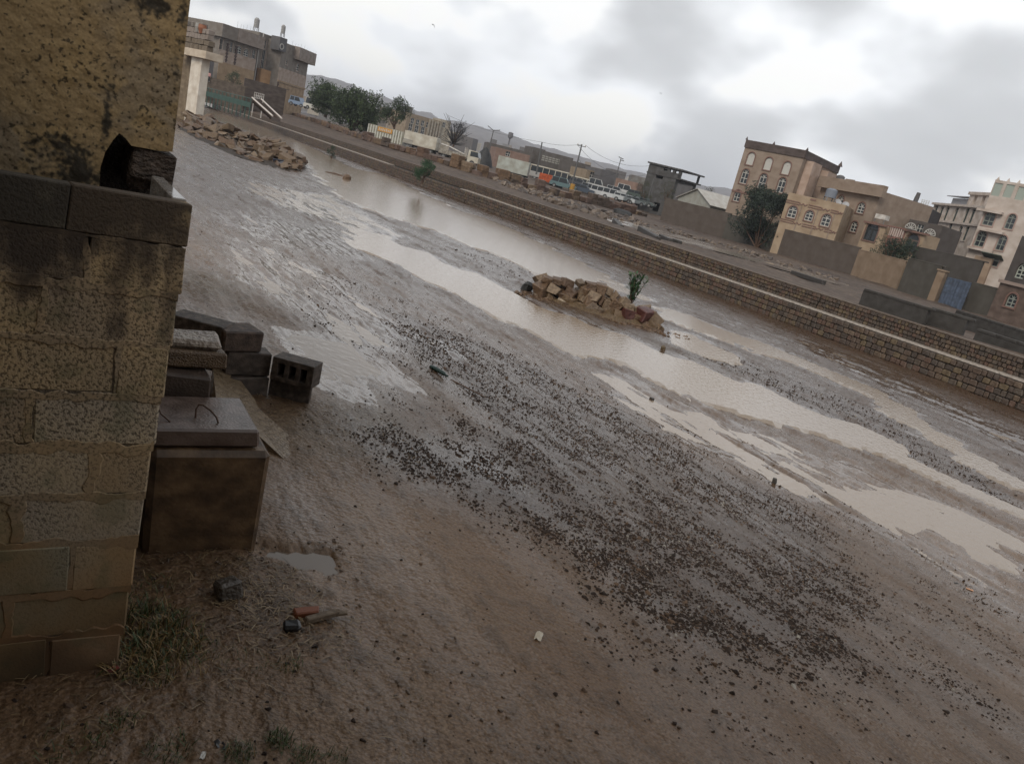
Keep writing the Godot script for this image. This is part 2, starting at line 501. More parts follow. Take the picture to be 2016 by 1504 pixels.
			var dd := 1.0 - 0.30 * clampf(lu * 1.6 + fi * 0.8, 0.0, 1.0)
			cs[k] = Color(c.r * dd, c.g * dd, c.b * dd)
	var ns := PackedVector3Array()
	ns.resize(nx * ny)
	for j in ny:
		var j0 := maxi(j - 1, 0)
		var j1 := mini(j + 1, ny - 1)
		for i in nx:
			var i0 := maxi(i - 1, 0)
			var i1 := mini(i + 1, nx - 1)
			ns[j * nx + i] = (vs[j * nx + i1] - vs[j * nx + i0]).cross(vs[j1 * nx + i] - vs[j0 * nx + i]).normalized()
	var level := PackedByteArray()
	level.resize(nx * ny)
	level.fill(9)
	var sheen := noise(107, 0.5, 4)
	for j in ny - 1:
		for i in nx - 1:
			var k := j * nx + i
			if keep[k] + keep[k + 1] + keep[k + nx] + keep[k + nx + 1] == 0: continue
			var p := vs[k]
			var q := sn(p.x, p.z)
			var w := wet[k] + 0.28 * gv[k] + 0.45 * sheen.get_noise_2d(q.x * 0.5, q.y * 2.2) + 0.45 * smoothstep(4.0, 14.0, -p.z) + rng.randf_range(-0.07, 0.07)
			level[k] = 4 if wet[k] > 0.20 and wet[k] + 0.30 * sheen.get_noise_2d(q.x * 0.8, q.y * 2.0) > 0.26 else clampi(int((w + 0.12) * 5.0), 0, 3)
	var mesh := ArrayMesh.new()
	for l in 5:
		var id := PackedInt32Array()
		id.resize(nx * ny * 6)
		var c := 0
		for k in nx * ny:
			if level[k] != l: continue
			id[c] = k
			id[c + 1] = k + nx
			id[c + 2] = k + 1
			id[c + 3] = k + 1
			id[c + 4] = k + nx
			id[c + 5] = k + nx + 1
			c += 6
		if c == 0: continue
		id.resize(c)
		var a := []
		a.resize(Mesh.ARRAY_MAX)
		a[Mesh.ARRAY_VERTEX] = vs
		a[Mesh.ARRAY_NORMAL] = ns
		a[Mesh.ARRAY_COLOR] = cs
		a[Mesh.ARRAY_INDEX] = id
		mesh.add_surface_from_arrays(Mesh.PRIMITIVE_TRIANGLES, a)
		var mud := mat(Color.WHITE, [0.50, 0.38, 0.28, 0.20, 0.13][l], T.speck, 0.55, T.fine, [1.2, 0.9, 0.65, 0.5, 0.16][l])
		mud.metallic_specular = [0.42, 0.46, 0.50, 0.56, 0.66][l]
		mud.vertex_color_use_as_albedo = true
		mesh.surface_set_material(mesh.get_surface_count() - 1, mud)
	var o := MeshInstance3D.new()
	o.name = numbered("wadi_ground")
	o.mesh = mesh
	add_child(o)
	o.set_meta("kind", "structure")
	# water: a sheet that follows the bed; the mud stands out of it where it is higher
	var wv2 := PackedVector3Array()
	var wn := PackedVector3Array()
	var wi := PackedInt32Array()
	var id2 := {}
	var stp := 2
	for j in range(0, ny - stp, stp):
		for i in range(0, nx - stp, stp):
			var k := j * nx + i
			if maxf(maxf(wet[k], wet[k + stp]), maxf(wet[k + stp * nx], wet[k + stp * nx + stp])) < 0.06 or keep[k] == 0: continue
			var q := []
			for e in [k, k + stp, k + stp * nx, k + stp * nx + stp]:
				if not id2.has(e):
					id2[e] = wv2.size()
					var p: Vector3 = vs[e]
					var sp := sn(p.x, p.z)
					wv2.append(Vector3(p.x, bank(sp.y) + lerpf(-0.13, 0.04, smoothstep(0.05, 0.58, wet[e])), p.z))
					wn.append(Vector3.UP)
				q.append(id2[e])
			wi.append_array(PackedInt32Array([q[0], q[2], q[1], q[1], q[2], q[3]]))
	var wa := []
	wa.resize(Mesh.ARRAY_MAX)
	wa[Mesh.ARRAY_VERTEX] = wv2
	wa[Mesh.ARRAY_NORMAL] = wn
	wa[Mesh.ARRAY_INDEX] = wi
	var wm := ArrayMesh.new()
	wm.add_surface_from_arrays(Mesh.PRIMITIVE_TRIANGLES, wa)
	M.water = mat(Color(0.27, 0.212, 0.160), 0.11, null, 1.1, T.ripple, 0.45)
	var w := part("flood_water", wm, M.water)
	w.set_meta("kind", "structure")
	# the small pool by the brown block, level in its hollow
	var sp := MB.new()
	var c := Vector3(-0.90, bank(sn(-0.90, -3.80).y) - 0.034, -3.80)
	var ring := []
	for i in 40: ring.append(c + Vector3(cos(TAU * i / 40.0) * 0.36, 0, sin(TAU * i / 40.0) * 0.21))
	for i in 40: sp.tri_out(c, ring[i], ring[(i + 1) % 40], c - Vector3(0, 1, 0))
	part("small_pool_water", sp, mat(Color(0.13, 0.10, 0.075), 0.06)).set_meta("kind", "structure")
	make_gravel()

func rock_mesh(sd: int, bev := 0.2, jit := 0.22) -> ArrayMesh:
	var r := RandomNumberGenerator.new()
	r.seed = sd
	var m := MB.new()
	m.box(Transform3D(), Vector3.ONE, bev, jit, r)
	return m.mesh()

func tumble(at: Vector3, size: Vector3, flat := false) -> Transform3D:
	var b := Basis.from_euler(Vector3(0 if flat else rng.randf_range(-0.5, 0.5), rng.randf_range(0, TAU), 0 if flat else rng.randf_range(-0.5, 0.5)))
	return Transform3D(b * Basis.from_scale(size), at)

func make_gravel() -> void:
	var lists := [[], [], []]
	var cols := [[], [], []]
	var patch := noise(301, 0.8, 4)
	var patch2 := noise(302, 2.6, 3)
	for k in 680000:
		var d := exp(rng.randf_range(log(1.6), log(34.0)))
		var t := rng.randf_range(-0.75, 1.0)
		var x := t * d
		var z := -d
		var p := sn(x, z)
		if p.y < 0.3: continue
		var g := look(gravel_map, p.x, p.y)
		var w := look(water_map, p.x, p.y)
		if w > 0.8: continue
		var pn := patch.get_noise_2d(p.x * 0.75, p.y * 1.15)
		var pr := clampf(g * (0.9 + 1.2 * pn) * (0.95 + 0.9 * patch2.get_noise_2d(x, z)), 0.0, 1.0)
		pr = maxf(pow(pr, 2.3), 0.0035)
		if rng.randf() > pr: continue
		var sz := lerpf(0.0045, 0.019, pow(rng.randf(), 2.4)) * (1.9 if rng.randf() < 0.05 else 1.0)
		if d > 10.0: sz *= 1.0 + (d - 10.0) * 0.05
		var i := rng.randi() % 3
		lists[i].append(tumble(Vector3(x, ground(x, z) + sz * 0.02, z), Vector3(sz * rng.randf_range(0.9, 1.5), sz * rng.randf_range(0.6, 0.9), sz)))
		var v := rng.randf_range(0.55, 1.25)
		var c := Color(0.030, 0.020, 0.015) * v
		var pick := rng.randf()
		if pick < 0.025: c = Color(0.26, 0.24, 0.21)
		elif pick < 0.22: c = Color(0.095, 0.062, 0.042) * v
		cols[i].append(c)
	var gm := mat(Color.WHITE, 0.75)
	gm.metallic_specular = 0.3
	gm.vertex_color_use_as_albedo = true
	for i in 3: stuff("dark_gravel", rock_mesh(400 + i, 0.25, 0.2), gm, lists[i], cols[i])

# the far bank: one sheet from the wall to the horizon
func make_plateau() -> void:
	var ss := []
	var s := -900.0
	while s < 3800.0:
		ss.append(s)
		s += clampf(absf(s - 60.0) * 0.06, 1.2, 200.0)
	var qs := [0.35]
	var q := 0.35
	while q < 5000.0:
		q += clampf(q * 0.07, 0.5, 260.0)
		qs.append(q)
	var bump := noise(55, 0.35, 3)
	var str := noise(56, 1.0, 3)
	var m := MB.new()
	var vs := PackedVector3Array()
	var cs := PackedColorArray()
	for a in ss:
		for b in qs:
			var p := xz(a, -b)
			var y := plateau(p.x, p.y)
			if b > 1.0: y += 0.22 * bump.get_noise_2d(p.x, p.y) * clampf(b / 4.0, 0.0, 1.0)
			vs.append(Vector3(p.x, y, p.y))
			var k := clampf(0.5 + 0.9 * str.get_noise_2d(a * 0.08, b * 0.5), 0.0, 1.0)
			cs.append(Color(0.075, 0.050, 0.036).lerp(Color(0.155, 0.110, 0.080), k))
	var ni := qs.size()
	var id := PackedInt32Array()
	for i in ss.size() - 1:
		for j in ni - 1:
			var k := i * ni + j
			id.append_array(PackedInt32Array([k, k + 1, k + ni, k + 1, k + ni + 1, k + ni]))
	var st := SurfaceTool.new()
	st.begin(Mesh.PRIMITIVE_TRIANGLES)
	for k in vs.size():
		st.set_color(cs[k])
		st.add_vertex(vs[k])
	for k in id: st.add_index(k)
	st.generate_normals()
	var gm := mat(Color.WHITE, 0.75, T.mottle, 3.0, T.fine, 4.0)
	gm.vertex_color_use_as_albedo = true
	var o := part("far_bank_ground", st.commit(), gm)
	o.set_meta("kind", "structure")
	# the near bank beyond the frame, a little lower than the ground in view
	var nb := MB.new()
	for e in [[-900.0, 29.0, 3800.0, 900.0], [-900.0, -1.0, -20.0, 29.0], [180.0, -1.0, 3800.0, 29.0]]:
		var y: float = -0.12 if e[1] > 10.0 else -1.75
		var c := [xz(e[0], e[1]), xz(e[2], e[1]), xz(e[2], e[3]), xz(e[0], e[3])]
		nb.quad(Vector3(c[0].x, y, c[0].y), Vector3(c[1].x, y, c[1].y), Vector3(c[2].x, y, c[2].y), Vector3(c[3].x, y, c[3].y))
	var o2 := part("near_bank_ground", nb, mat(Color(0.15, 0.115, 0.09), 0.6, T.mottle, 3.0, T.fine, 2.0))
	o2.set_meta("kind", "structure")

# ---- the two-step retaining wall of cut stones
func make_wall() -> void:
	var ang := atan2(-SD.y, SD.x)
	var root := thing("retaining_wall", "long two-step retaining wall of small brown cut stones with a pale ledge along the wadi", "wall", Vector3(WP.x, BED, WP.y), ang)
	# in the wall's own axes: x along SD, z = away from the wadi or towards it
	var side := 1.0 if Vector3(sin(ang), 0, cos(ang)).dot(Vector3(WN.x, 0, WN.y)) > 0 else -1.0
	var core := MB.new()
	var s0 := -14.0
	var s1 := 176.0
	var lz := 0.42
	core.bb(s0, -0.3, side * -0.05 - 0.3, s1, 0.90, side * -0.05 + 0.3)
	core.bb(s0, 0.85, -side * 0.75 - 0.33, s1, 1.60, -side * 0.75 + 0.33)
	part("mortar_core", core, mat(Color(0.075, 0.062, 0.050), 0.7, T.mottle, 1.0, T.grain, 0.8), root)
	# the pale ledge in lengths, with one broken stretch
	var led := MB.new()
	var x := s0
	while x < s1:
		var l := rng.randf_range(7.0, 9.0)
		if not (x > 44.0 and x < 58.0 and rng.randf() < 0.35):
			var y := 0.925 - (0.16 if x > 42.0 and x < 60.0 else 0.0)
			led.bb(x + 0.02, y - 0.03, -side * 0.05 - 0.33, x + l - 0.02, y + 0.035, -side * 0.05 + 0.33, 0.015)
		x += l
	part("ledge", led, mat(Color(0.50, 0.46, 0.42), 0.45, T.mottle, 0.8, T.grain, 0.3), root)
	var cop := MB.new()
	x = s0
	while x < s1:
		var l := rng.randf_range(4.0, 7.0)
		cop.box(Transform3D(Basis(), Vector3(x + l / 2, 1.615, -side * 0.55)), Vector3(l - 0.02, 0.06, 0.36), 0.012, 0.003, rng)
		x += l
	part("coping", cop, mat(Color(0.20, 0.155, 0.12), 0.7, T.mottle, 0.8, T.grain, 0.4), root)
	# stones, course by course, with open joints every 9 m
	var shapes := []
	for i in 6:
		var r := RandomNumberGenerator.new()
		r.seed = 60 + i
		var b := MB.new()
		b.box(Transform3D(), Vector3.ONE, 0.13, 0.06, r)
		shapes.append(b.mesh())
	var tones := []
	for c in [Color(0.122, 0.085, 0.062), Color(0.150, 0.106, 0.073), Color(0.096, 0.070, 0.055), Color(0.115, 0.090, 0.070), Color(0.136, 0.083, 0.060), Color(0.083, 0.064, 0.051), Color(0.158, 0.118, 0.070)]:
		tones.append(mat(c, 0.5, T.mottle, 0.7, T.grain, 0.8))
	var white := mat(Color.WHITE, 0.5, T.mottle, 0.7, T.grain, 0.8)
	white.vertex_color_use_as_albedo = true
	var count := 0
	var far := [[], [], [], [], [], []]
	var farc := [[], [], [], [], [], []]
	# rows: [bottom, height, face z]
	var rows := []
	for k in 4: rows.append([-0.02 + k * 0.225, 0.225, side * 0.25])
	for k in 4: rows.append([0.95 + k * 0.158, 0.158, -side * 0.42])
	for row in rows:
		x = -2.2 if row[0] > 0.9 else -1.6
		while x < s1 - 0.3:
			var h: float = row[1]
			var l := rng.randf_range(0.7, 1.35) * h * 1.15
			if x > 70.0: l *= 1.25
			if fposmod(x + 1.2 * (0.0 if row[0] > 0.9 else 0.5), 9.0) < l: # open joint
				x += 0.05
			var t := Transform3D(Basis.from_scale(Vector3(l - 0.025, h - 0.022, 0.16)).rotated(Vector3(1, 0, 0), rng.randf_range(-0.04, 0.04)), Vector3(x + l / 2, row[0] + h / 2 + rng.randf_range(-0.006, 0.006), row[2] + side * rng.randf_range(0.0, 0.03)))
			var i := rng.randi() % 6
			var tone: int = rng.randi() % 7
			if count < 300 and x < 9.0 and x > -1.6:
				piece("stone", count, shapes[i], tones[tone], root, t)
				count += 1
			else:
				far[i].append(t)
				var c: Color = tones[tone].albedo_color.srgb_to_linear()
				farc[i].append(c)
			x += l
	for i in 6: stuff("far_stones" if i == 0 else "far_stones_%03d" % i, shapes[i], white, far[i], farc[i], root)

# ---- the plastered house with its block tank, on the left
const TANK_YAW := 0.602

func plaster_picture() -> ImageTexture:
	# 3.2 m of wall: ochre wash worn to grey render, mildew patches and runs, pits
	var sz := 768
	var im := Image.create(sz, sz, false, Image.FORMAT_RGB8)
	var a := noise(201, 1.2, 5)
	var b := noise(202, 4.0, 4)
	var c := noise(203, 34.0, 3)
	var d := noise(204, 45.0, 2)
	for y in sz:
		var v := 3.2 * (1.0 - (y + 0.5) / sz)
		for x in sz:
			var u := -3.2 * (1.0 - (x + 0.5) / sz)
			var na := a.get_noise_2d(u, v)
			var nb := b.get_noise_2d(u, v)
			var nc := c.get_noise_2d(u, v)
			var col := Color(0.63, 0.535, 0.385).lerp(Color(0.56, 0.495, 0.40), smoothstep(-0.2, 0.35, na + 0.4 * nb))
			col = col.lerp(Color(0.685, 0.575, 0.39), 0.6 * smoothstep(0.1, 0.4, nb))
			# dark growth: a patch near the top of the corner, a run above the tank, the foot of the wall
			var e1 := 1.0 - Vector2((u + 0.13) / 0.13, (v - 2.52) / 0.10).length()
			var e2 := 1.0 - Vector2((u + 0.262) / 0.035, (v - 2.02) / 0.16).length()
			var e3 := 1.0 - Vector2((u + 0.34) / 0.20, (v - 1.80) / 0.16).length()
			var e4 := 1.0 - Vector2((u + 0.02) / 0.05, (v - 2.50) / 0.3).length()
			var grow := maxf(maxf(e1, e2 * 1.1), maxf(e3 * 0.9, e4 * 0.8)) + 0.75 * nb + 0.5 * nc
			grow = maxf(grow, 0.28 * smoothstep(0.1, 0.7, na * 0.7 + nb + 0.4 * nc) )
			col = col.lerp(Color(0.16, 0.145, 0.12), 0.85 * smoothstep(0.15, 0.75, grow))
			var pit := smoothstep(0.36, 0.52, nc + 0.35 * d.get_noise_2d(u, v) + 0.25 * nb)
			col = col.lerp(Color(0.20, 0.165, 0.11), 0.75 * pit)
			col = col * (1.0 + 0.12 * d.get_noise_2d(u * 1.7, v * 1.7))
			im.set_pixel(x, y, col)
	return ImageTexture.create_from_image(im)

func make_near_house() -> void:
	var t := thing("plastered_house", "house with worn yellow ochre plaster wall stained black with mildew above the block tank", "house", Vector3(-1.67, 0, -3.41), TANK_YAW)
	var wall := MB.new()
	var notch := [Vector2(-0.266, 1.788), Vector2(-0.268, 1.835), Vector2(-0.256, 1.9), Vector2(-0.231, 1.956), Vector2(-0.211, 1.989), Vector2(-0.186, 1.974), Vector2(-0.161, 1.948), Vector2(-0.108, 1.949), Vector2(-0.058, 1.949), Vector2(0.0, 1.957)]
	var pts := PackedVector2Array([Vector2(0, 3.6), Vector2(-3.0, 3.6), Vector2(-3.0, -0.2), Vector2(-0.272, -0.2)])
	for p in notch: pts.append(p)
	wall.slab(pts, -0.12, 0.0)
	for i in wall.v.size(): wall.uv[i] = Vector2(wall.v[i].x / 3.2, -wall.v[i].y / 3.2)
	var pm := StandardMaterial3D.new()
	pm.albedo_color = Color(0.95, 0.95, 0.95)
	pm.albedo_texture = ImageTexture.create_from_image(plaster_picture().get_image())
	pm.roughness = 0.85
	pm.heightmap_enabled = true
	pm.heightmap_texture = ntex(211, 0.03, 5, 1024)
	pm.heightmap_scale = 1.2
	part("plaster_wall", wall, pm, t)
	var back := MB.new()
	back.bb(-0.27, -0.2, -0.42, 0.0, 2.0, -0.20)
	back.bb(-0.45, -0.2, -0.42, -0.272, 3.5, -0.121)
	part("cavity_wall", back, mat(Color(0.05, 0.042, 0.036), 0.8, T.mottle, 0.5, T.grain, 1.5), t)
	var body := MB.new()
	body.bb(-3.0, -0.2, -5.0, -0.003, 3.6, -0.43)
	body.bb(-2.8, -0.2, 0.0, -2.6, 4.4, 4.6)  # this wing wall and the next are unseen, added to shade the foreground
	body.bb(-2.6, -0.2, 4.4, 3.0, 4.4, 4.6)
	part("body_and_shade_walls", body, mat(Color(0.30, 0.22, 0.12), 0.85, T.mottle, 1.5, T.grain, 0.8), t)
	var roof := MB.new()  # first slab roofs the house; the others are unseen, added for shade
	roof.bb(-3.2, 3.6, -5.2, 0.25, 3.8, 0.2)
	roof.bb(-3.2, 3.6, 0.2, -2.85, 3.8, 3.2)
	roof.bb(-3.2, 4.4, 0.0, -2.3, 4.6, 4.0)
	roof.bb(-3.2, 4.4, 4.0, 3.2, 4.6, 8.0)
	part("roof_and_shade_slabs", roof, M.concrete, t)
	# rough broken block hanging over the tank
	var r := RandomNumberGenerator.new()
	r.seed = 77
	var rub := MB.new()
	rub.box(Transform3D(Basis.from_euler(Vector3(0.0, 0.05, -0.06)), Vector3(-0.078, 1.878, -0.15)), Vector3(0.172, 0.135, 0.28), 0.006, 0.06, r)
	rub.box(Transform3D(Basis.from_euler(Vector3(0.1, 0.1, 0.1)), Vector3(-0.09, 1.81, -0.19)), Vector3(0.16, 0.07, 0.25), 0.012, 0.06, r)
	part("broken_block", rub, mat(Color(0.15, 0.11, 0.085), 0.75, T.stain, 0.25, T.fine, 3.0), t)

func make_tank_and_blocks() -> void:
	var t := thing("block_tank", "tall open tank of pitted concrete blocks with a black stained rim against the yellow wall", "tank", Vector3(-1.26, 0, -2.62), TANK_YAW)
	var edges := [-0.12, 0.15, 0.34, 0.54, 0.73, 0.925, 1.12, 1.32, 1.515, 1.69, 1.85]
	var offs := [0.25, 0.40, 0.22, 0.41, 0.20, 0.41, 0.17, 0.42, 0.31, 0.39, 0.62]
	var pic := tank_pictures()
	var tones := []
	for c in [Color(1, 1, 1), Color(0.93, 0.90, 0.86), Color(0.88, 0.90, 0.86), Color(1, 0.96, 0.88)]:
		var m := StandardMaterial3D.new()
		m.albedo_color = c
		m.albedo_texture = pic[0]
		m.roughness = 0.85
		m.heightmap_enabled = true
		m.heightmap_texture = pic[1]
		m.heightmap_scale = 0.28
		tones.append(m)
	var k := 0
	var r := RandomNumberGenerator.new()
	r.seed = 5
	var smear := MB.new()
	var wob := noise(231, 9.0, 3)
	for i in edges.size() - 1:
		var y0: float = edges[i]
		var y1: float = edges[i + 1]
		var ym := (y0 + y1) / 2
		var x1 := 0.05 * ym
		var l: float = offs[i]
		while x1 > -1.5:
			var x0 := x1 - l
			var b := MB.new()
			b.box(Transform3D(Basis.from_euler(Vector3(-0.064, 0, r.randf_range(-0.012, 0.012))), Vector3.ZERO), Vector3(l - 0.007, y1 - y0 - 0.007, 0.15), r.randf_range(0.003, 0.009), 0.012, r)
			var c := Vector3((x0 + x1) / 2, ym + r.randf_range(-0.004, 0.004), -0.064 * ym - 0.075 + r.randf_range(-0.005, 0.004))
			for e in b.v.size(): b.uv[e] = Vector2((b.v[e].x + c.x + 1.6) / 2.0, 1.0 - (b.v[e].y + b.v[e].z * 0.6 + c.y) / 2.0)
			piece("block", k, b.mesh(), tones[r.randi() % 4], t, Transform3D(Basis(), c))
			k += 1
			# mortar squeezed out of the upright joint
			if x0 > -1.4 and i < 9: smear_strip(smear, Vector2(x0, y0 + 0.02), Vector2(x0 + r.randf_range(-0.01, 0.01), y1 - 0.01), r.randf_range(0.010, 0.028), wob)
			x1 = x0
			l = r.randf_range(0.36, 0.42) if i < 9 else 0.8
		if i > 0: smear_strip(smear, Vector2(-1.5, y0 + r.randf_range(-0.006, 0.006)), Vector2(0.045 * y0, y0 + r.randf_range(-0.004, 0.004)), r.randf_range(0.018, 0.032) if i < 9 else 0.008, wob)
	for e in smear.v.size(): smear.uv[e] = Vector2((smear.v[e].x + 1.6) / 2.0, 1.0 - smear.v[e].y / 2.0)
	var sm := StandardMaterial3D.new()
	sm.albedo_color = Color(0.93, 0.89, 0.83)
	sm.albedo_texture = pic[0]
	sm.roughness = 0.8
	part("mortar_smear", smear, sm, t)
	var core := MB.new()
	core.box(Transform3D(Basis.from_euler(Vector3(-0.064, 0, -0.05)), Vector3(-0.745, 0.80, -0.122)), Vector3(1.44, 1.75, 0.13))
	part("mortar", core, mat(Color(0.24, 0.195, 0.145), 0.9, T.speck, 0.4, T.grain, 0.8), t)
	var rim := MB.new()
	rim.box(Transform3D(Basis(), Vector3(0.062, 1.80, -0.58)), Vector3(0.05, 0.085, 0.60), 0.004)
	rim.box(Transform3D(Basis(), Vector3(-0.03, 0.88, -0.58)), Vector3(0.12, 1.75, 0.6), 0.004)
	part("side_rim", rim, mat(Color(0.42, 0.41, 0.40), 0.12, T.mottle, 0.3), t)
	var fill := MB.new()  # near-black block filling the inside of the tank
	fill.bb(-1.4, 0.2, -0.87, 0.03, 1.55, -0.27)
	part("black_fill", fill, mat(Color(0.012, 0.011, 0.010), 0.25), t)

# a ragged band of mortar on the leaning front face, 2 to 5 mm proud
func smear_strip(b: MB, p: Vector2, q: Vector2, half: float, wob: FastNoiseLite) -> void:
	var d := (q - p).normalized()
	var nn := Vector2(-d.y, d.x)
	var n := int(p.distance_to(q) / 0.012)
	var last := []
	for i in n + 1:
		var c := p.lerp(q, i / float(n))
		var up := half * clampf(0.8 + 1.1 * wob.get_noise_2d(c.x, c.y), 0.3, 1.7)
		var dn := half * clampf(0.8 + 1.1 * wob.get_noise_2d(c.x + 50.0, c.y), 0.3, 1.7)
		var row := []
		for e in [[-dn, -0.003], [-dn * 0.8, 0.0010], [up * 0.8, 0.0013], [up, -0.003]]:
			var a: Vector2 = c + nn * e[0]
			row.append(Vector3(a.x, a.y, -0.064 * a.y + e[1]))
		if last.size():
			for k in 3: b.quad(last[k], row[k], row[k + 1], last[k + 1])
		last = row

# colour and relief of the tank front, 2 m square: gritty blocks, damp black runs from the rim, brown mud splash at the foot
func tank_pictures() -> Array:
	var sz := 1024
	var im := Image.create(sz, sz, false, Image.FORMAT_RGB8)
	var hm := Image.create(sz, sz, false, Image.FORMAT_L8)
	var a := noise(241, 2.2, 4)
	var g := noise(242, 55.0, 3)
	var h := noise(243, 130.0, 2)
	var run := noise(244, 1.0, 4)
	for y in sz:
		var v := 2.0 * (1.0 - (y + 0.5) / sz)
		for x in sz:
			var u := -1.6 + 2.0 * (x + 0.5) / sz
			var na := a.get_noise_2d(u, v)
			var ng := g.get_noise_2d(u, v)
			var grit := ng + 0.6 * h.get_noise_2d(u, v)
			# grittier higher up, plastered smooth lower down
			var rough := smoothstep(0.5, 1.0, v + 0.35 * na)
			var c := Color(0.70, 0.63, 0.52).lerp(Color(0.61, 0.565, 0.50), clampf(0.5 + na, 0, 1))
			c = c.lerp(Color(0.54, 0.42, 0.30), 0.85 * smoothstep(0.75, 0.15, v + 0.3 * na))
			var pit := smoothstep(0.10, 0.45, -grit) * (0.25 + 0.75 * rough)
			c = c.lerp(Color(0.30, 0.265, 0.22), 0.6 * pit)
			c = c * (1.0 + 0.15 * grit * rough)
			# black growth from the rim down
			var rn := run.get_noise_2d(u * 5.0, v * 1.1) + 0.4 * a.get_noise_2d(u * 3.0, v * 3.0)
			var wet := smoothstep(1.42, 1.80, v + 0.36 * rn)
			c = c.lerp(Color(0.235, 0.205, 0.185), 0.90 * wet)
			var green := smoothstep(0.15, 0.5, a.get_noise_2d(u * 2.0 + 9.0, v * 2.0)) * 0.35
			c = c.lerp(Color(0.40, 0.40, 0.31), green * (1.0 - wet))
			c = c.lerp(Color(0.24, 0.185, 0.13), 0.6 * smoothstep(0.28, 0.0, v + 0.2 * na))
			im.set_pixel(x, y, c)
			hm.set_pixel(x, y, Color.from_hsv(0, 0, clampf(0.55 + 0.42 * grit * (0.25 + 0.75 * rough) - 0.2 * pit, 0, 1)))
	return [ImageTexture.create_from_image(im), ImageTexture.create_from_image(hm)]

# a block whose lower front edge starts at `at` and runs w metres along `turn`
func block_at(called: String, label: String, cat: String, group: String, at: Vector3, turn: float, w: float, h: float, depth: float, m: Material, sd: int, bev := 0.008, jit := 0.01) -> MeshInstance3D:
	var r := RandomNumberGenerator.new()
	r.seed = sd
	var b := MB.new()
	b.box(Transform3D(Basis(), Vector3(w / 2, h / 2, -depth / 2)), Vector3(w, h, depth), bev, jit, r)
	var o := part(called, b, m)
	o.position = at
	o.rotation.y = turn
	tag(o, label, cat, group)
	return o

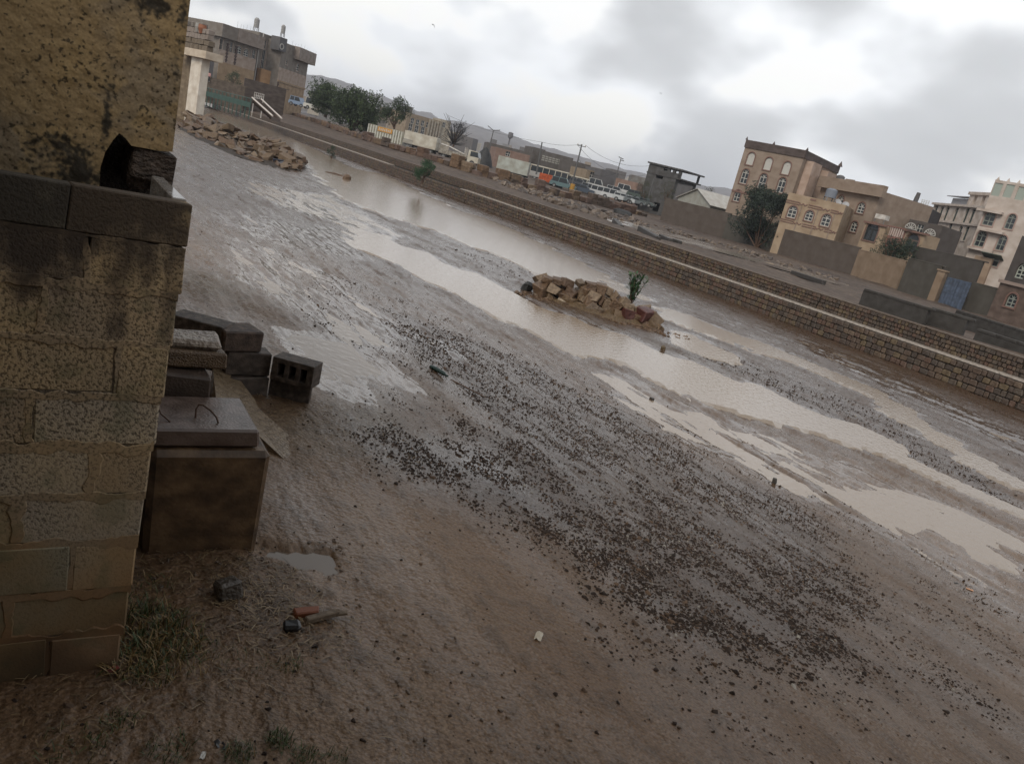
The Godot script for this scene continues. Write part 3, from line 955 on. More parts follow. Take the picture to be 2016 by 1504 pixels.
func make_near_things() -> void:
	make_tank_and_blocks()
	var wet := mat(Color(0.17, 0.125, 0.105), 0.28, T.mottle, 0.6, T.grain, 0.2)
	var brown := mat(Color(0.20, 0.122, 0.060), 0.55, T.stain, 0.9, T.grain, 0.25)
	# plinth and slab
	var yaw := TANK_YAW
	var pz := Vector3(-1.26 + 0.17 * 0.824 - 0.83 * 0.567, -0.08, -2.62 - 0.17 * 0.567 - 0.83 * 0.824)
	block_at("brown_plinth", "big square mud brown concrete block with a slab lying on top", "concrete block", "", pz, yaw, 0.575, 0.635, 0.62, brown, 3, 0.028, 0.02)
	var sl := thing("concrete_slab", "wet purplish concrete slab with a bent steel hook, lying on the brown block", "slab", Vector3(pz.x, 0.557, pz.z), yaw)
	var sb := MB.new()
	var rr := RandomNumberGenerator.new()
	rr.seed = 8
	sb.box(Transform3D(Basis.from_euler(Vector3(0, 0.0, 0.008)), Vector3(0.245, 0.052, -0.28)), Vector3(0.53, 0.095, 0.47), 0.012, 0.014, rr)
	part("slab", sb, wet, sl)
	var hk := MB.new()
	var hp := []
	for e in [[0.215, 0.09, -0.205], [0.215, 0.14, -0.22], [0.225, 0.165, -0.22], [0.245, 0.168, -0.21], [0.28, 0.15, -0.18], [0.305, 0.125, -0.155], [0.315, 0.10, -0.145], [0.315, 0.092, -0.143]]: hp.append(Vector3(e[0], e[1], e[2]))
	hk.tube(hp, [0.005, 0.005, 0.005, 0.005, 0.005, 0.005, 0.005, 0.005], 6)
	part("hook", hk, M.rust, sl)
	var hk2 := MB.new()
	hk2.tube([Vector3(0.03, 0.16, -0.20), Vector3(0.045, 0.125, -0.18), Vector3(0.085, 0.10, -0.14)], [0.004, 0.004, 0.004], 6)
	part("bent_bar", hk2, M.rust, sl)
	# two stone steps behind
	var st := mat(Color(0.085, 0.058, 0.042), 0.6, T.mottle, 0.6, T.grain, 0.3)
	var stone := mat(Color(0.36, 0.30, 0.24), 0.35, T.mottle, 0.4, T.fine, 2.0)
	block_at("stone_step", "lower dark stone step with a pale wet top behind the slab", "stone block", "", Vector3(-1.89, 0.0, -3.873), yaw, 0.334, 0.759, 0.34, st, 12, 0.012, 0.02)
	block_at("stone_step", "upper brown stone step with a ragged pale top beside the white rock", "stone block", "", Vector3(-1.946, 0.763, -3.956), yaw + 0.05, 0.425, 0.10, 0.36, mat(Color(0.17, 0.11, 0.06), 0.5, T.mottle, 0.4, T.grain, 1.0), 13, 0.012, 0.03)
	block_at("flat_stone", "pale flat rough stone lying on the upper step", "stone", "", Vector3(-1.936, 0.865, -4.011), yaw - 0.03, 0.34, 0.05, 0.24, stone, 14, 0.02, 0.06)
	var apron := MB.new()
	var ap := [Vector3(-2.395, 0.14, -5.976), Vector3(-2.338, 0.1, -6.195), Vector3(-1.964, 0.02, -5.815), Vector3(-1.653, -0.02, -5.337), Vector3(-1.359, -0.07, -5.293), Vector3(-1.403, -0.04, -4.972), Vector3(-1.68, 0.06, -5.083), Vector3(-2.03, 0.16, -5.217)]
	for i in range(1, ap.size() - 1): apron.quad_out(ap[0], ap[i], ap[i + 1], (ap[0] + ap[i + 1]) / 2, Vector3(-1.9, -3, -5))
	for i in ap.size(): apron.quad_out(ap[i], ap[(i + 1) % ap.size()], ap[(i + 1) % ap.size()] - Vector3(0, 0.3, 0), ap[i] - Vector3(0, 0.3, 0), Vector3(-1.9, 0, -5.2))
	tag(part("mortar_apron", apron, mat(Color(0.27, 0.20, 0.125), 0.3, T.mottle, 0.35, T.fine, 1.5)), "cracked sloping mortar skirt, wet and yellowish, between the steps and the grey blocks", "mortar skirt")
	# grey blocks
	var gb := mat(Color(0.125, 0.095, 0.075), 0.65, T.stain, 0.5, T.grain, 0.4)
	var gb2 := mat(Color(0.14, 0.092, 0.066), 0.65, T.stain, 0.5, T.grain, 0.4)
	var grp := "concrete blocks stacked at the edge of the mud"
	block_at("concrete_block", "bottom dark concrete block under the one with three holes", "concrete block", grp, Vector3(-1.999, -0.12, -6.241), 0.215, 0.346, 0.22, 0.2, gb, 21)
	block_at("concrete_block", "dark concrete block mostly buried in straw, lowest under the middle stack", "concrete block", grp, Vector3(-2.237, -0.12, -5.942), 0.779, 0.354, 0.21, 0.2, gb, 22)
	block_at("concrete_block", "middle dark concrete block left of the one with holes", "concrete block", grp, Vector3(-2.292, 0.095, -5.98), 0.642, 0.366, 0.2, 0.2, gb, 23)
	block_at("concrete_block", "brownish concrete block on top of the middle stack, chipped at its end", "concrete block", grp, Vector3(-2.31, 0.3, -5.906), 0.838, 0.341, 0.18, 0.24, gb2, 24, 0.012, 0.035)
	block_at("concrete_block", "top concrete block furthest left, half behind the tank", "concrete block", grp, Vector3(-2.802, 0.3, -5.961), -0.037, 0.459, 0.19, 0.24, gb, 25)
	block_at("concrete_block", "hidden concrete block under the top left one", "concrete block", grp, Vector3(-2.776, 0.09, -5.959), 0.145, 0.465, 0.2, 0.22, gb, 26)
	hollow_block(Vector3(-1.968, 0.105, -6.123), -0.062, 0.361, gb)
	var wr := MB.new()
	wr.box(Transform3D(Basis.from_euler(Vector3(0.2, 0.3, -0.4)), Vector3(0, 0.04, 0)), Vector3(0.15, 0.09, 0.12), 0.025, 0.12, rr)
	var w := part("white_rock", wr, mat(Color(0.40, 0.37, 0.35), 0.4, T.mottle, 0.3, T.fine, 1.5))
	w.position = Vector3(-2.336, 0.27, -5.823)
	tag(w, "pale white lump of rock between the stone steps and the concrete blocks", "rock")
	make_litter()
	make_grass()

func hollow_block(at: Vector3, turn: float, w: float, m: Material) -> void:
	var t := thing("hollow_block", "hollow concrete block with three square holes facing out, on top at the right end", "concrete block", at, turn)
	var h := 0.2
	var d := 0.2
	var b := MB.new()
	b.bb(0, 0, -d, w, 0.04, 0, 0.004)
	b.bb(0, h - 0.045, -d, w, h, 0, 0.004)
	var x := 0.0
	for wid in [0.055, 0.04, 0.04, 0.055]:
		b.bb(x, 0.039, -d, x + wid, h - 0.044, -0.001, 0.002)
		x += wid + (w - 0.19) / 3.0
	b.bb(0.01, 0.03, -d + 0.001, w - 0.01, h - 0.03, -d + 0.03)
	part("shell", b, m, t)

func make_litter() -> void:
	var r := RandomNumberGenerator.new()
	r.seed = 31
	var b := MB.new()
	b.box(Transform3D(Basis.from_euler(Vector3(0.05, 0.5, 0.05)), Vector3(0, 0.02, 0)), Vector3(0.12, 0.035, 0.05), 0.006, 0.05, r)
	var o := part("orange_brick_shard", b, mat(Color(0.27, 0.085, 0.035), 0.6, T.speck, 0.2))
	o.position = Vector3(-0.693, -0.015, -3.259)
	tag(o, "orange brick shard lying in the straw beside a grey stick of wood", "brick shard")
	b = MB.new()
	b.box(Transform3D(Basis.from_euler(Vector3(0.0, 0.75, 0.06)), Vector3(0, 0.025, 0)), Vector3(0.17, 0.03, 0.035), 0.005, 0.03, r)
	b.box(Transform3D(Basis.from_euler(Vector3(0.0, 0.2, 0.3)), Vector3(0.075, 0.03, -0.05)), Vector3(0.07, 0.012, 0.03), 0.003, 0.03, r)
	o = part("wood_stick", b, mat(Color(0.22, 0.17, 0.12), 0.7, T.mottle, 0.2, T.grain, 0.5))
	o.position = Vector3(-0.614, -0.021, -3.259)
	tag(o, "short weathered piece of wood beside the orange brick shard", "wood")
	b = MB.new()
	b.box(Transform3D(Basis.from_euler(Vector3(0.1, 0.3, 0.2)), Vector3(0, 0.02, 0)), Vector3(0.075, 0.04, 0.05), 0.012, 0.12, r)
	o = part("black_plastic_scrap", b, mat(Color(0.012, 0.012, 0.014), 0.25))
	o.position = Vector3(-0.715, -0.007, -3.115)
	tag(o, "shiny black plastic scrap below the orange brick shard", "plastic scrap")
	b = MB.new()
	b.box(Transform3D(Basis.from_euler(Vector3(-0.2, 0.75, 0.15)), Vector3(0, 0.03, 0)), Vector3(0.12, 0.10, 0.1), 0.014, 0.06, r)
	o = part("half_buried_stone", b, mat(Color(0.10, 0.085, 0.07), 0.4, T.mottle, 0.3, T.fine, 1.0))
	o.position = Vector3(-1.076, 0, -3.244)
	tag(o, "dark half buried stone in the straw in front of the brown block", "stone")
	b = MB.new()
	b.tube([Vector3(-0.16, 0.03, 0), Vector3(-0.1, 0.035, 0), Vector3(0.06, 0.035, 0), Vector3(0.12, 0.032, 0), Vector3(0.15, 0.03, 0), Vector3(0.2, 0.028, 0)], [0.026, 0.03, 0.03, 0.028, 0.014, 0.011], 10)
	o = part("green_bottle", b, mat(Color(0.008, 0.026, 0.020), 0.15))
	o.position = Vector3(-0.959, -0.508, -9.678) + Vector3(0, 0.005, 0)
	o.rotation.y = -0.75
	tag(o, "dark green bottle lying on the streaked mud", "bottle")
	b = MB.new()
	b.tube([Vector3(0, 0, 0), Vector3(0.3, 0.012, 0.05), Vector3(0.62, 0, 0.04)], [0.012, 0.01, 0.006], 6)
	o = part("dark_twig", b, M.rust)
	o.position = Vector3(-0.768, -0.532, -9.614)
	o.rotation.y = -0.6
	tag(o, "thin dark twig just beyond the green bottle", "twig")
	# crumpled leaf-like scrap and other small litter
	for e in [["pale_scrap", "crumpled pale scrap lying alone on the smooth brown mud", Vector3(0.484, -0.168, -3.801), 0.085, Color(0.42, 0.37, 0.29), 2], ["white_scrap", "small white and black scrap on the grey mud at the right", Vector3(6.31, -1.546, -9.513), 0.10, Color(0.02, 0.02, 0.02), 3], ["orange_scrap", "small orange wrapper on the grey mud at the right", Vector3(6.445, -1.55, -9.455), 0.085, Color(0.50, 0.26, 0.14), 4], ["white_litter", "white scrap of litter by the foot of the block tank", Vector3(-1.336, 0, -2.593), 0.05, Color(0.45, 0.44, 0.42), 5], ["red_packet", "crumpled dark red packet in the weeds at the tank foot", Vector3(-1.257, 0, -2.578), 0.05, Color(0.16, 0.025, 0.015), 6], ["white_stub", "white stub of plastic on the mud near the bottom edge", Vector3(-0.751, 0, -2.274), 0.035, Color(0.50, 0.48, 0.44), 7], ["dark_shoe_sole", "black flat scrap of rubber in the mud near the bottom edge", Vector3(-0.715, 0, -2.337), 0.06, Color(0.015, 0.015, 0.017), 8]]:
		b = MB.new()
		r.seed = e[5]
		var n := 5
		var sz: float = e[3]
		for i in n:
			for j in 3:
				var q := []
				for c in [[0, 0], [1, 0], [1, 1], [0, 1]]:
					var u: float = (i + c[0]) / float(n) - 0.5
					var v: float = (j + c[1]) / 3.0 - 0.5
					var edge: float = 1.0 - 0.35 * absf(u * 2.0) * (0.5 + 0.5 * sin(u * 9.0 + e[5]))
					q.append(Vector3(u * sz, 0.012 + 0.10 * sz * sin(u * 8.0 + e[5]) * cos(v * 7.0 + e[5] * 2.0), v * sz * 0.5 * edge))
				b.quad(q[0], q[3], q[2], q[1])
		o = part(e[0], b, mat(e[4], 0.4))
		o.position = e[2]
		o.rotation.y = 0.7 * e[5]
		tag(o, e[1], "litter")

func blade_mesh(bend: float) -> ArrayMesh:
	var b := MB.new()
	var p := [Vector3(0, 0, 0), Vector3(0, 0.45, 0.06 * bend), Vector3(0, 0.8, 0.28 * bend), Vector3(0, 1.0, 0.6 * bend)]
	var w := [0.045, 0.042, 0.028, 0.003]
	for i in 3: b.quad(p[i] - Vector3(w[i], 0, 0), p[i] + Vector3(w[i], 0, 0), p[i + 1] + Vector3(w[i + 1], 0, 0), p[i + 1] - Vector3(w[i + 1], 0, 0))
	return b.mesh()

# blades in clumps: [centre, radius, count, height, dryness]
func make_grass() -> void:
	var gm := mat(Color.WHITE, 0.5)
	gm.vertex_color_use_as_albedo = true
	gm.backlight_enabled = true
	gm.backlight = Color(0.25, 0.25, 0.2)
	var places := []
	var cols := []
	for e in [[Vector3(-1.425, 0, -3.136), 0.13, 170, 0.05, 0.35], [Vector3(-1.276, 0, -2.923), 0.14, 420, 0.075, 0.45], [Vector3(-1.155, 0, -2.819), 0.14, 420, 0.075, 0.55], [Vector3(-1.222, 0, -2.666), 0.12, 380, 0.08, 0.7], [Vector3(-1.111, 0, -2.609), 0.09, 160, 0.06, 0.5], [Vector3(-1.062, 0, -2.766), 0.16, 220, 0.06, 0.7], [Vector3(-0.817, 0, -2.811), 0.12, 130, 0.04, 0.5], [Vector3(-0.636, -0.001, -2.867), 0.06, 90, 0.045, 0.5], [Vector3(-1.089, 0, -2.347), 0.06, 120, 0.045, 0.3], [Vector3(-0.873, 0, -2.263), 0.08, 160, 0.045, 0.2], [Vector3(-0.635, 0, -2.318), 0.06, 220, 0.04, 0.1], [Vector3(-0.523, 0, -2.43), 0.05, 200, 0.045, 0.1], [Vector3(-0.412, 0, -2.393), 0.05, 160, 0.04, 0.1], [Vector3(-1.164, 0, -2.189), 0.12, 160, 0.05, 0.4], [Vector3(-4.063, -0.07, -9.493), 0.5, 130, 0.05, 0.9], [Vector3(-0.302, -0.004, -2.421), 0.05, 120, 0.035, 0.15]]:
		var c: Vector3 = e[0]
		for i in e[2]:
			var a := rng.randf() * TAU
			var rad: float = e[1] * sqrt(rng.randf())
			var x := c.x + cos(a) * rad
			var z := c.z + sin(a) * rad
			var h: float = e[3] * rng.randf_range(0.35, 1.0)
			var b := Basis.from_euler(Vector3(rng.randf_range(-0.2, 1.25), rng.randf() * TAU, 0)) * Basis.from_scale(Vector3(h * rng.randf_range(0.7, 1.1), h, h))
			places.append(Transform3D(b, Vector3(x, ground(x, z) - 0.004, z)))
			var v := rng.randf_range(0.7, 1.3)
			cols.append((Color(0.20, 0.13, 0.05) if rng.randf() < e[4] else Color(0.045, 0.065, 0.016)) * v)
	stuff("grass", blade_mesh(0.7), gm, places, cols)
	# dry straw and thin twigs lying flat
	places = []
	cols = []
	for e in [[Vector3(-1.289, 0, -3.45), 0.30, 260], [Vector3(-1, 0, -3.386), 0.28, 300], [Vector3(-0.825, -0.009, -3.337), 0.25, 260], [Vector3(-0.741, -0.004, -3.1), 0.2, 200], [Vector3(-0.994, 0, -3.068), 0.2, 130], [Vector3(-0.531, -0.021, -3.133), 0.22, 90], [Vector3(-1.032, 0, -2.576), 0.25, 90], [Vector3(-1.665, -0.068, -5.719), 0.35, 170], [Vector3(-1.326, -0.111, -5.852), 0.5, 200], [Vector3(-2.003, -0.049, -5.94), 0.3, 200], [Vector3(-1.04, -0.148, -5.917), 0.7, 130], [Vector3(-1.287, 0, -2.388), 0.25, 80], [Vector3(-0.357, -0.025, -2.939), 0.4, 40], [Vector3(-0.746, 0, -2.858), 0.3, 60], [Vector3(0.041, -0.098, -3.533), 1.0, 50]]:
		var c: Vector3 = e[0]
		for i in e[2]:
			var a := rng.randf() * TAU
			var rad: float = e[1] * sqrt(rng.randf())
			var x := c.x + cos(a) * rad
			var z := c.z + sin(a) * rad
			var l := rng.randf_range(0.02, 0.075)
			places.append(Transform3D(Basis.from_euler(Vector3(PI / 2 + rng.randf_range(-0.25, 0.1), rng.randf() * TAU, 0)) * Basis.from_scale(Vector3(0.055, l, 0.03)), Vector3(x, ground(x, z) + rng.randf_range(0.004, 0.016), z)))
			cols.append((Color(0.20, 0.14, 0.075) if rng.randf() < 0.5 else Color(0.09, 0.055, 0.03)) * rng.randf_range(0.6, 1.25))
	stuff("dry_straw", blade_mesh(0.25), gm, places, cols)
	# mud clods
	places = []
	cols = []
	for e in [[Vector3(-0.823, -0.029, -3.738), 0.35, 25], [Vector3(-0.84, -0.01, -3.38), 0.4, 40], [Vector3(-0.71, -0.057, -4.062), 0.12, 14], [Vector3(0.103, -0.072, -3.032), 0.5, 25], [Vector3(-0.394, -0.03, -3.081), 0.4, 20], [Vector3(0.346, -0.098, -3.048), 0.6, 20], [Vector3(-1.213, 0, -3.284), 0.4, 40]]:
		var c: Vector3 = e[0]
		for i in e[2]:
			var a := rng.randf() * TAU
			var rad: float = e[1] * sqrt(rng.randf())
			var x := c.x + cos(a) * rad
			var z := c.z + sin(a) * rad
			var l := rng.randf_range(0.006, 0.018)
			places.append(tumble(Vector3(x, ground(x, z) + 0.002, z), Vector3(l * 1.3, l * 0.8, l)))
			cols.append(Color(0.11, 0.075, 0.05) * rng.randf_range(0.6, 1.2))
	var cm := mat(Color.WHITE, 0.5)
	cm.vertex_color_use_as_albedo = true
	stuff("mud_clods", rock_mesh(500, 0.25, 0.2), cm, places, cols)

# ---- things lying in the wadi
func rock_set(n: int, sd: int, bev := 0.16, jit := 0.16) -> Array:
	var a := []
	for i in n: a.append(rock_mesh(sd + i, bev, jit))
	return a

func single_rock(called: String, mesh: Mesh, m: Material, t: Transform3D, label: String, cat: String, group := "") -> void:
	var o := MeshInstance3D.new()
	o.mesh = mesh
	o.material_override = m
	o.name = numbered(called)
	o.transform = t
	add_child(o)
	tag(o, label, cat, group)

func make_wadi_things() -> void:
	var shapes := rock_set(7, 700, 0.055, 0.17)
	var tones := []
	for c in [Color(0.175, 0.108, 0.062), Color(0.20, 0.135, 0.078), Color(0.155, 0.098, 0.062), Color(0.26, 0.19, 0.125), Color(0.19, 0.142, 0.10)]:
		tones.append(mat(c, 0.45, T.mottle, 0.5, T.fine, 2.5))
	var darkred := mat(Color(0.11, 0.035, 0.028), 0.4, T.mottle, 0.5, T.fine, 2.0)
	var pale := mat(Color(0.46, 0.38, 0.29), 0.4, T.mottle, 0.5, T.fine, 2.0)
	var grp := "broken tan building stones in the pile in mid-stream"
	var tone_names := ["reddish tan", "yellowish tan", "dark brown", "light sandy", "greyish tan"]
	# pile stones: position, width, height, height above the bed, kind (1 dark red, 2 pale)
	var list := [[Vector3(0.162, -1.361, -25.083), 0.529, 0.447, 0.189, 0], [Vector3(0.285, -1.014, -25.069), 0.366, 0.244, 0.536, 0], [Vector3(0.628, -0.965, -25.03), 0.325, 0.243, 0.585, 0], [Vector3(0.976, -0.935, -24.991), 0.506, 0.344, 0.615, 0], [Vector3(0.615, -1.241, -25.031), 0.487, 0.325, 0.309, 0], [Vector3(0.543, -1.534, -25.04), 0.365, 0.284, 0.016, 0], [Vector3(0.918, -1.602, -24.997), 0.385, 0.304, -0.052, 2], [Vector3(1.144, -1.183, -24.972), 0.486, 0.263, 0.367, 0], [Vector3(1.208, -1.427, -24.964), 0.486, 0.304, 0.123, 0], [Vector3(1.374, -0.871, -24.946), 0.283, 0.243, 0.679, 0], [Vector3(1.519, -1.104, -24.929), 0.283, 0.485, 0.446, 0], [Vector3(1.716, -0.831, -24.907), 0.404, 0.283, 0.719, 0], [Vector3(1.937, -1.118, -24.882), 0.524, 0.383, 0.432, 0], [Vector3(1.595, -1.314, -24.921), 0.303, 0.242, 0.236, 0], [Vector3(1.533, -1.584, -24.928), 0.424, 0.343, -0.034, 0], [Vector3(1.965, -1.53, -24.879), 0.524, 0.444, 0.02, 0], [Vector3(2.061, -0.855, -24.868), 0.343, 0.403, 0.695, 0], [Vector3(2.318, -0.849, -24.839), 0.362, 0.302, 0.701, 0], [Vector3(2.342, -1.239, -24.836), 0.342, 0.403, 0.311, 0], [Vector3(2.641, -1.2, -24.803), 0.422, 0.523, 0.35, 0], [Vector3(2.873, -1.075, -24.776), 0.382, 0.341, 0.475, 0], [Vector3(3.063, -1.387, -24.755), 0.482, 0.341, 0.163, 1], [Vector3(3.58, -1.259, -24.696), 0.58, 0.46, 0.291, 1], [Vector3(2.53, -1.701, -24.815), 0.543, 0.342, -0.151, 0], [Vector3(2.785, -1.801, -24.786), 0.462, 0.241, -0.251, 0], [Vector3(3.386, -1.661, -24.718), 0.461, 0.341, -0.111, 0], [Vector3(3.722, -1.543, -24.68), 0.46, 0.28, 0.007, 0], [Vector3(4.108, -1.605, -24.637), 0.339, 0.339, -0.055, 0], [Vector3(2.533, -0.958, -24.815), 0.241, 0.322, 0.592, 0], [Vector3(3.398, -1.413, -24.717), 0.361, 0.28, 0.137, 0], [Vector3(0.93, -1.325, -24.996), 0.365, 0.284, 0.225, 0], [Vector3(1.6, -1.02, -24.92), 0.364, 0.323, 0.53, 0], [Vector3(2.175, -1.158, -24.855), 0.363, 0.322, 0.392, 0], [Vector3(2.793, -1.453, -24.785), 0.442, 0.321, 0.097, 0], [Vector3(0.232, -1.554, -25.075), 0.406, 0.244, -0.004, 0], [Vector3(1.777, -1.371, -24.9), 0.444, 0.363, 0.179, 0], [Vector3(2.176, -1.621, -24.855), 0.403, 0.322, -0.071, 0], [Vector3(1.335, -1.595, -24.95), 0.364, 0.243, -0.045, 0], [Vector3(3.083, -1.164, -24.753), 0.361, 0.281, 0.386, 0], [Vector3(3.909, -1.483, -24.659), 0.32, 0.24, 0.067, 0], [Vector3(0.682, -1.666, -25.024), 0.284, 0.162, -0.116, 0]]
	for i in list.size():
		var e: Array = list[i]
		var w: float = e[1]
		var h: float = e[2]
		var t := Transform3D(Basis.from_euler(Vector3(rng.randf_range(-0.35, 0.35), rng.randf_range(-0.7, 0.7), rng.randf_range(-0.5, 0.1))) * Basis.from_scale(Vector3(w * 0.86, h * 0.9, (w + h) * 0.45)), e[0] + Vector3(0, 0, rng.randf_range(-0.05, 0.1) - 0.45 * float(e[3])))
		if e[4] == 1: single_rock("dark_red_stone", shapes[i % 7], darkred, t, ("smaller" if i == 21 else "larger") + " dark red stone at the right end of the stone pile, " + ("facing the near pool" if i == 21 else "below the leafy shrub"), "stone", "dark red stones in the pile")
		elif e[4] == 2: single_rock("pale_stone", shapes[i % 7], pale, t, "pale stone at the foot of the pile's left half", "stone")
		else:
			var tn := rng.randi() % 5
			single_rock("pile_stone", shapes[i % 7], tones[tn], t, "%s angular stone, %s of the pile's %s, in mid stream" % [tone_names[tn], "at the foot" if e[3] < 0.35 else "half way up" if e[3] < 0.75 else "on top", "left part" if e[0].x < 0.9 else "middle" if e[0].x < 2.4 else "right part"], "stone", grp)
	var from := Vector3(-0.006, -1.55, -24.918)
	var to := Vector3(3.872, -1.55, -24.165)
	for i in 34:
		var u := rng.randf()
		var tn := rng.randi() % 5
		var sz := rng.randf_range(0.35, 0.5)
		var p := from.lerp(to, u) + Vector3(0, rng.randf_range(0.12, 0.5) * (1.0 - 0.5 * u), rng.randf_range(-1.3, -0.75))
		single_rock("pile_stone", shapes[i % 7], tones[tn], tumble(p, Vector3(sz, sz * 0.8, sz)), "%s stone, inside the pile's %s, between the others" % [tone_names[tn], "left part" if p.x < 0.9 else "middle" if p.x < 2.4 else "right part"], "stone", grp)
	# the hump of silt and stone chips they lie on
	var hump := MB.new()
	var a := Vector3(-0.338, -1.55, -24.815)
	var b := Vector3(4.401, -1.55, -23.846)
	var n := 22
	var hn := noise(88, 1.3, 3)
	var rows := []
	for i in n + 1:
		var c := a.lerp(b, i / float(n)) + Vector3(0, 0, -0.7)
		var env := sin(PI * clampf((i + 0.6) / (n + 1.2), 0, 1))
		var row := []
		for j in 9:
			var v := (j / 8.0 - 0.5) * 2.0
			var y := env * 0.26 * maxf(0.0, 1.0 - v * v) * (0.8 + 0.8 * hn.get_noise_2d(i * 0.5, j * 0.7)) - 0.07
			row.append(Vector3(c.x, BED + y, c.z - v * 1.15 * (0.55 + 0.6 * env)))
		rows.append(row)
	for i in n:
		for j in 8: hump.quad(rows[i][j], rows[i + 1][j], rows[i + 1][j + 1], rows[i][j + 1])
	var st := SurfaceTool.new()
	st.create_from_arrays(hump.mesh().surface_get_arrays(0))
	tag(part("silt_hump", hump, mat(Color(0.17, 0.115, 0.06), 0.5, T.mottle, 0.5, T.fine, 3.0)), "low hump of yellowish silt under the stone pile", "silt")
	var chips := []
	for i in 240:
		var u := rng.randf_range(-0.05, 1.12)
		var c := a.lerp(b, u) + Vector3(0, 0.0, rng.randf_range(-0.5, 0.45))
		var sz := rng.randf_range(0.03, 0.11)
		chips.append(tumble(c, Vector3(sz * 1.3, sz * 0.7, sz)))
	stuff("stone_chips", shapes[2], tones[0], chips, [])
	single_rock("dark_bundle", rock_mesh(720, 0.28, 0.1), mat(Color(0.03, 0.032, 0.033), 0.4, T.mottle, 0.4, T.fine, 3.0), Transform3D(Basis.from_euler(Vector3(0, 0.4, 0.1)).scaled(Vector3.ONE) * Basis.from_scale(Vector3(0.46, 0.36, 0.4)), Vector3(-0.233, -1.55, -25.453) + Vector3(0, 0.15, -0.1)), "black sodden bundle at the left end of the stone pile", "bundle")
	leafy_shrub("leafy_shrub", "small leafy green shrub growing at the right end of the stone pile", Vector3(3.366, -1.55, -26.873) + Vector3(0.05, 0, -0.7), 1.3, 15, 2)
	# lone stone with a stick in the flood
	single_rock("lone_stone", rock_mesh(731, 0.28, 0.08), tones[0], Transform3D(Basis.from_euler(Vector3(0.2, 0.4, 0.1)) * Basis.from_scale(Vector3(0.55, 0.50, 0.5)), Vector3(-14.991, -1.55, -56.572) + Vector3(0, 0.16, 0)), "round brown stone standing alone in the flood water", "stone")
	var sk := MB.new()
	sk.tube([Vector3(0, 0, 0), Vector3(-0.5, 0.05, 0.05), Vector3(-1.3, 0.02, 0.02)], [0.06, 0.045, 0.03], 6)
	sk.tube([Vector3(-0.5, 0.05, 0.05), Vector3(-0.8, 0.16, 0.0)], [0.03, 0.012], 5)
	var so := part("driftwood", sk, M.rust)
	so.position = Vector3(-15.896, -1.55, -58.714) + Vector3(0, 0.05, 0)
	tag(so, "dark drifted branch against the lone stone in the water", "branch")
	# silt spit with a small cone of mud
	single_rock("mud_lump", rock_mesh(741, 0.25, 0.1), mat(Color(0.10, 0.07, 0.04), 0.5), Transform3D(Basis.from_scale(Vector3(0.13, 0.17, 0.13)), Vector3(3.792, -1.55, -20.975) + Vector3(0, 0.05, 0)), "small dark mud lump standing on the silt spit right of the pile", "mud lump")
	single_rock("square_stone", rock_mesh(742, 0.1, 0.06), mat(Color(0.04, 0.035, 0.03), 0.4), Transform3D(Basis.from_euler(Vector3(0, 0.6, 0)) * Basis.from_scale(Vector3(0.08, 0.06, 0.08)), Vector3(2.825, -1.55, -15.222) + Vector3(0, 0.03, 0)), "small square dark stone alone on the shining mud flat", "stone")
	single_rock("tall_dark_stone", rock_mesh(743, 0.2, 0.1), mat(Color(0.04, 0.035, 0.03), 0.4), Transform3D(Basis.from_euler(Vector3(0, 0.2, 0.1)) * Basis.from_scale(Vector3(0.06, 0.10, 0.06)), Vector3(4.407, -1.506, -11.706) + Vector3(0, 0.04, 0)), "small upright dark stone on the grey mud to the right", "stone")
	# the long heap of broken stone on the left
	var fl := rock_set(6, 760, 0.07, 0.18)
	var up := [Vector3(-45.006, -1.55, -95.016), Vector3(-40.743, -1.55, -92.188), Vector3(-33.905, -1.55, -83.014), Vector3(-27.949, -1.55, -74.585), Vector3(-23.658, -1.55, -68.067), Vector3(-19.966, -1.55, -61.353)]
	var lo := [Vector3(-30.074, -1.246, -62.038), Vector3(-25.103, -1.356, -55.545), Vector3(-22.156, -1.5, -53), Vector3(-19.441, -1.55, -51.457), Vector3(-17.79, -1.55, -51.231), Vector3(-17.3, -1.55, -53.203)]
	for i in 298:
		var u := rng.randf() * 4.999
		var k := int(u)
		var v := rng.randf()
		var c: Vector3 = up[k].lerp(up[k + 1], u - k).lerp(lo[k].lerp(lo[k + 1], u - k), v * 0.9 + 0.05)
		var tn := rng.randi() % 5
		var hh := sin(PI * clampf(v, 0.05, 0.95)) * (1.15 if u < 4.3 else 0.7)
		var sz := rng.randf_range(0.34, 0.72) * (1.15 if u < 2.0 else 0.95)
		var t := Transform3D(Basis.from_euler(Vector3(rng.randf_range(-0.5, 0.5), rng.randf() * TAU, rng.randf_range(-0.5, 0.5))) * Basis.from_scale(Vector3(sz * 1.3, sz * rng.randf_range(0.35, 0.8), sz)), Vector3(c.x, bank(sn(c.x, c.z).y) + hh * rng.randf_range(0.35, 1.0), c.z))
		single_rock("heap_stone", fl[rng.randi() % 6], tones[tn], t, "%s broken stone in the %s of the long heap by the white pillar" % [tone_names[tn], "pillar end" if u < 1.6 else "middle" if u < 3.4 else "right end"], "stone", "stones of the long heap by the pillar")
	var core := MB.new()
	for i in 5:
		var mid0: Vector3 = up[i].lerp(lo[i], 0.5) + Vector3(0, 0.42, 0)
		var mid1: Vector3 = up[i + 1].lerp(lo[i + 1], 0.5) + Vector3(0, 0.42 if i < 4 else 0.2, 0)
		core.quad(lo[i], lo[i + 1], mid1, mid0)
		core.quad(mid0, mid1, up[i + 1], up[i])
	tag(part("heap_core", core, mat(Color(0.085, 0.060, 0.040), 0.7, T.stain, 0.7, T.fine, 6.0)), "earth and rubble filling the long stone heap by the pillar", "rubble heap")
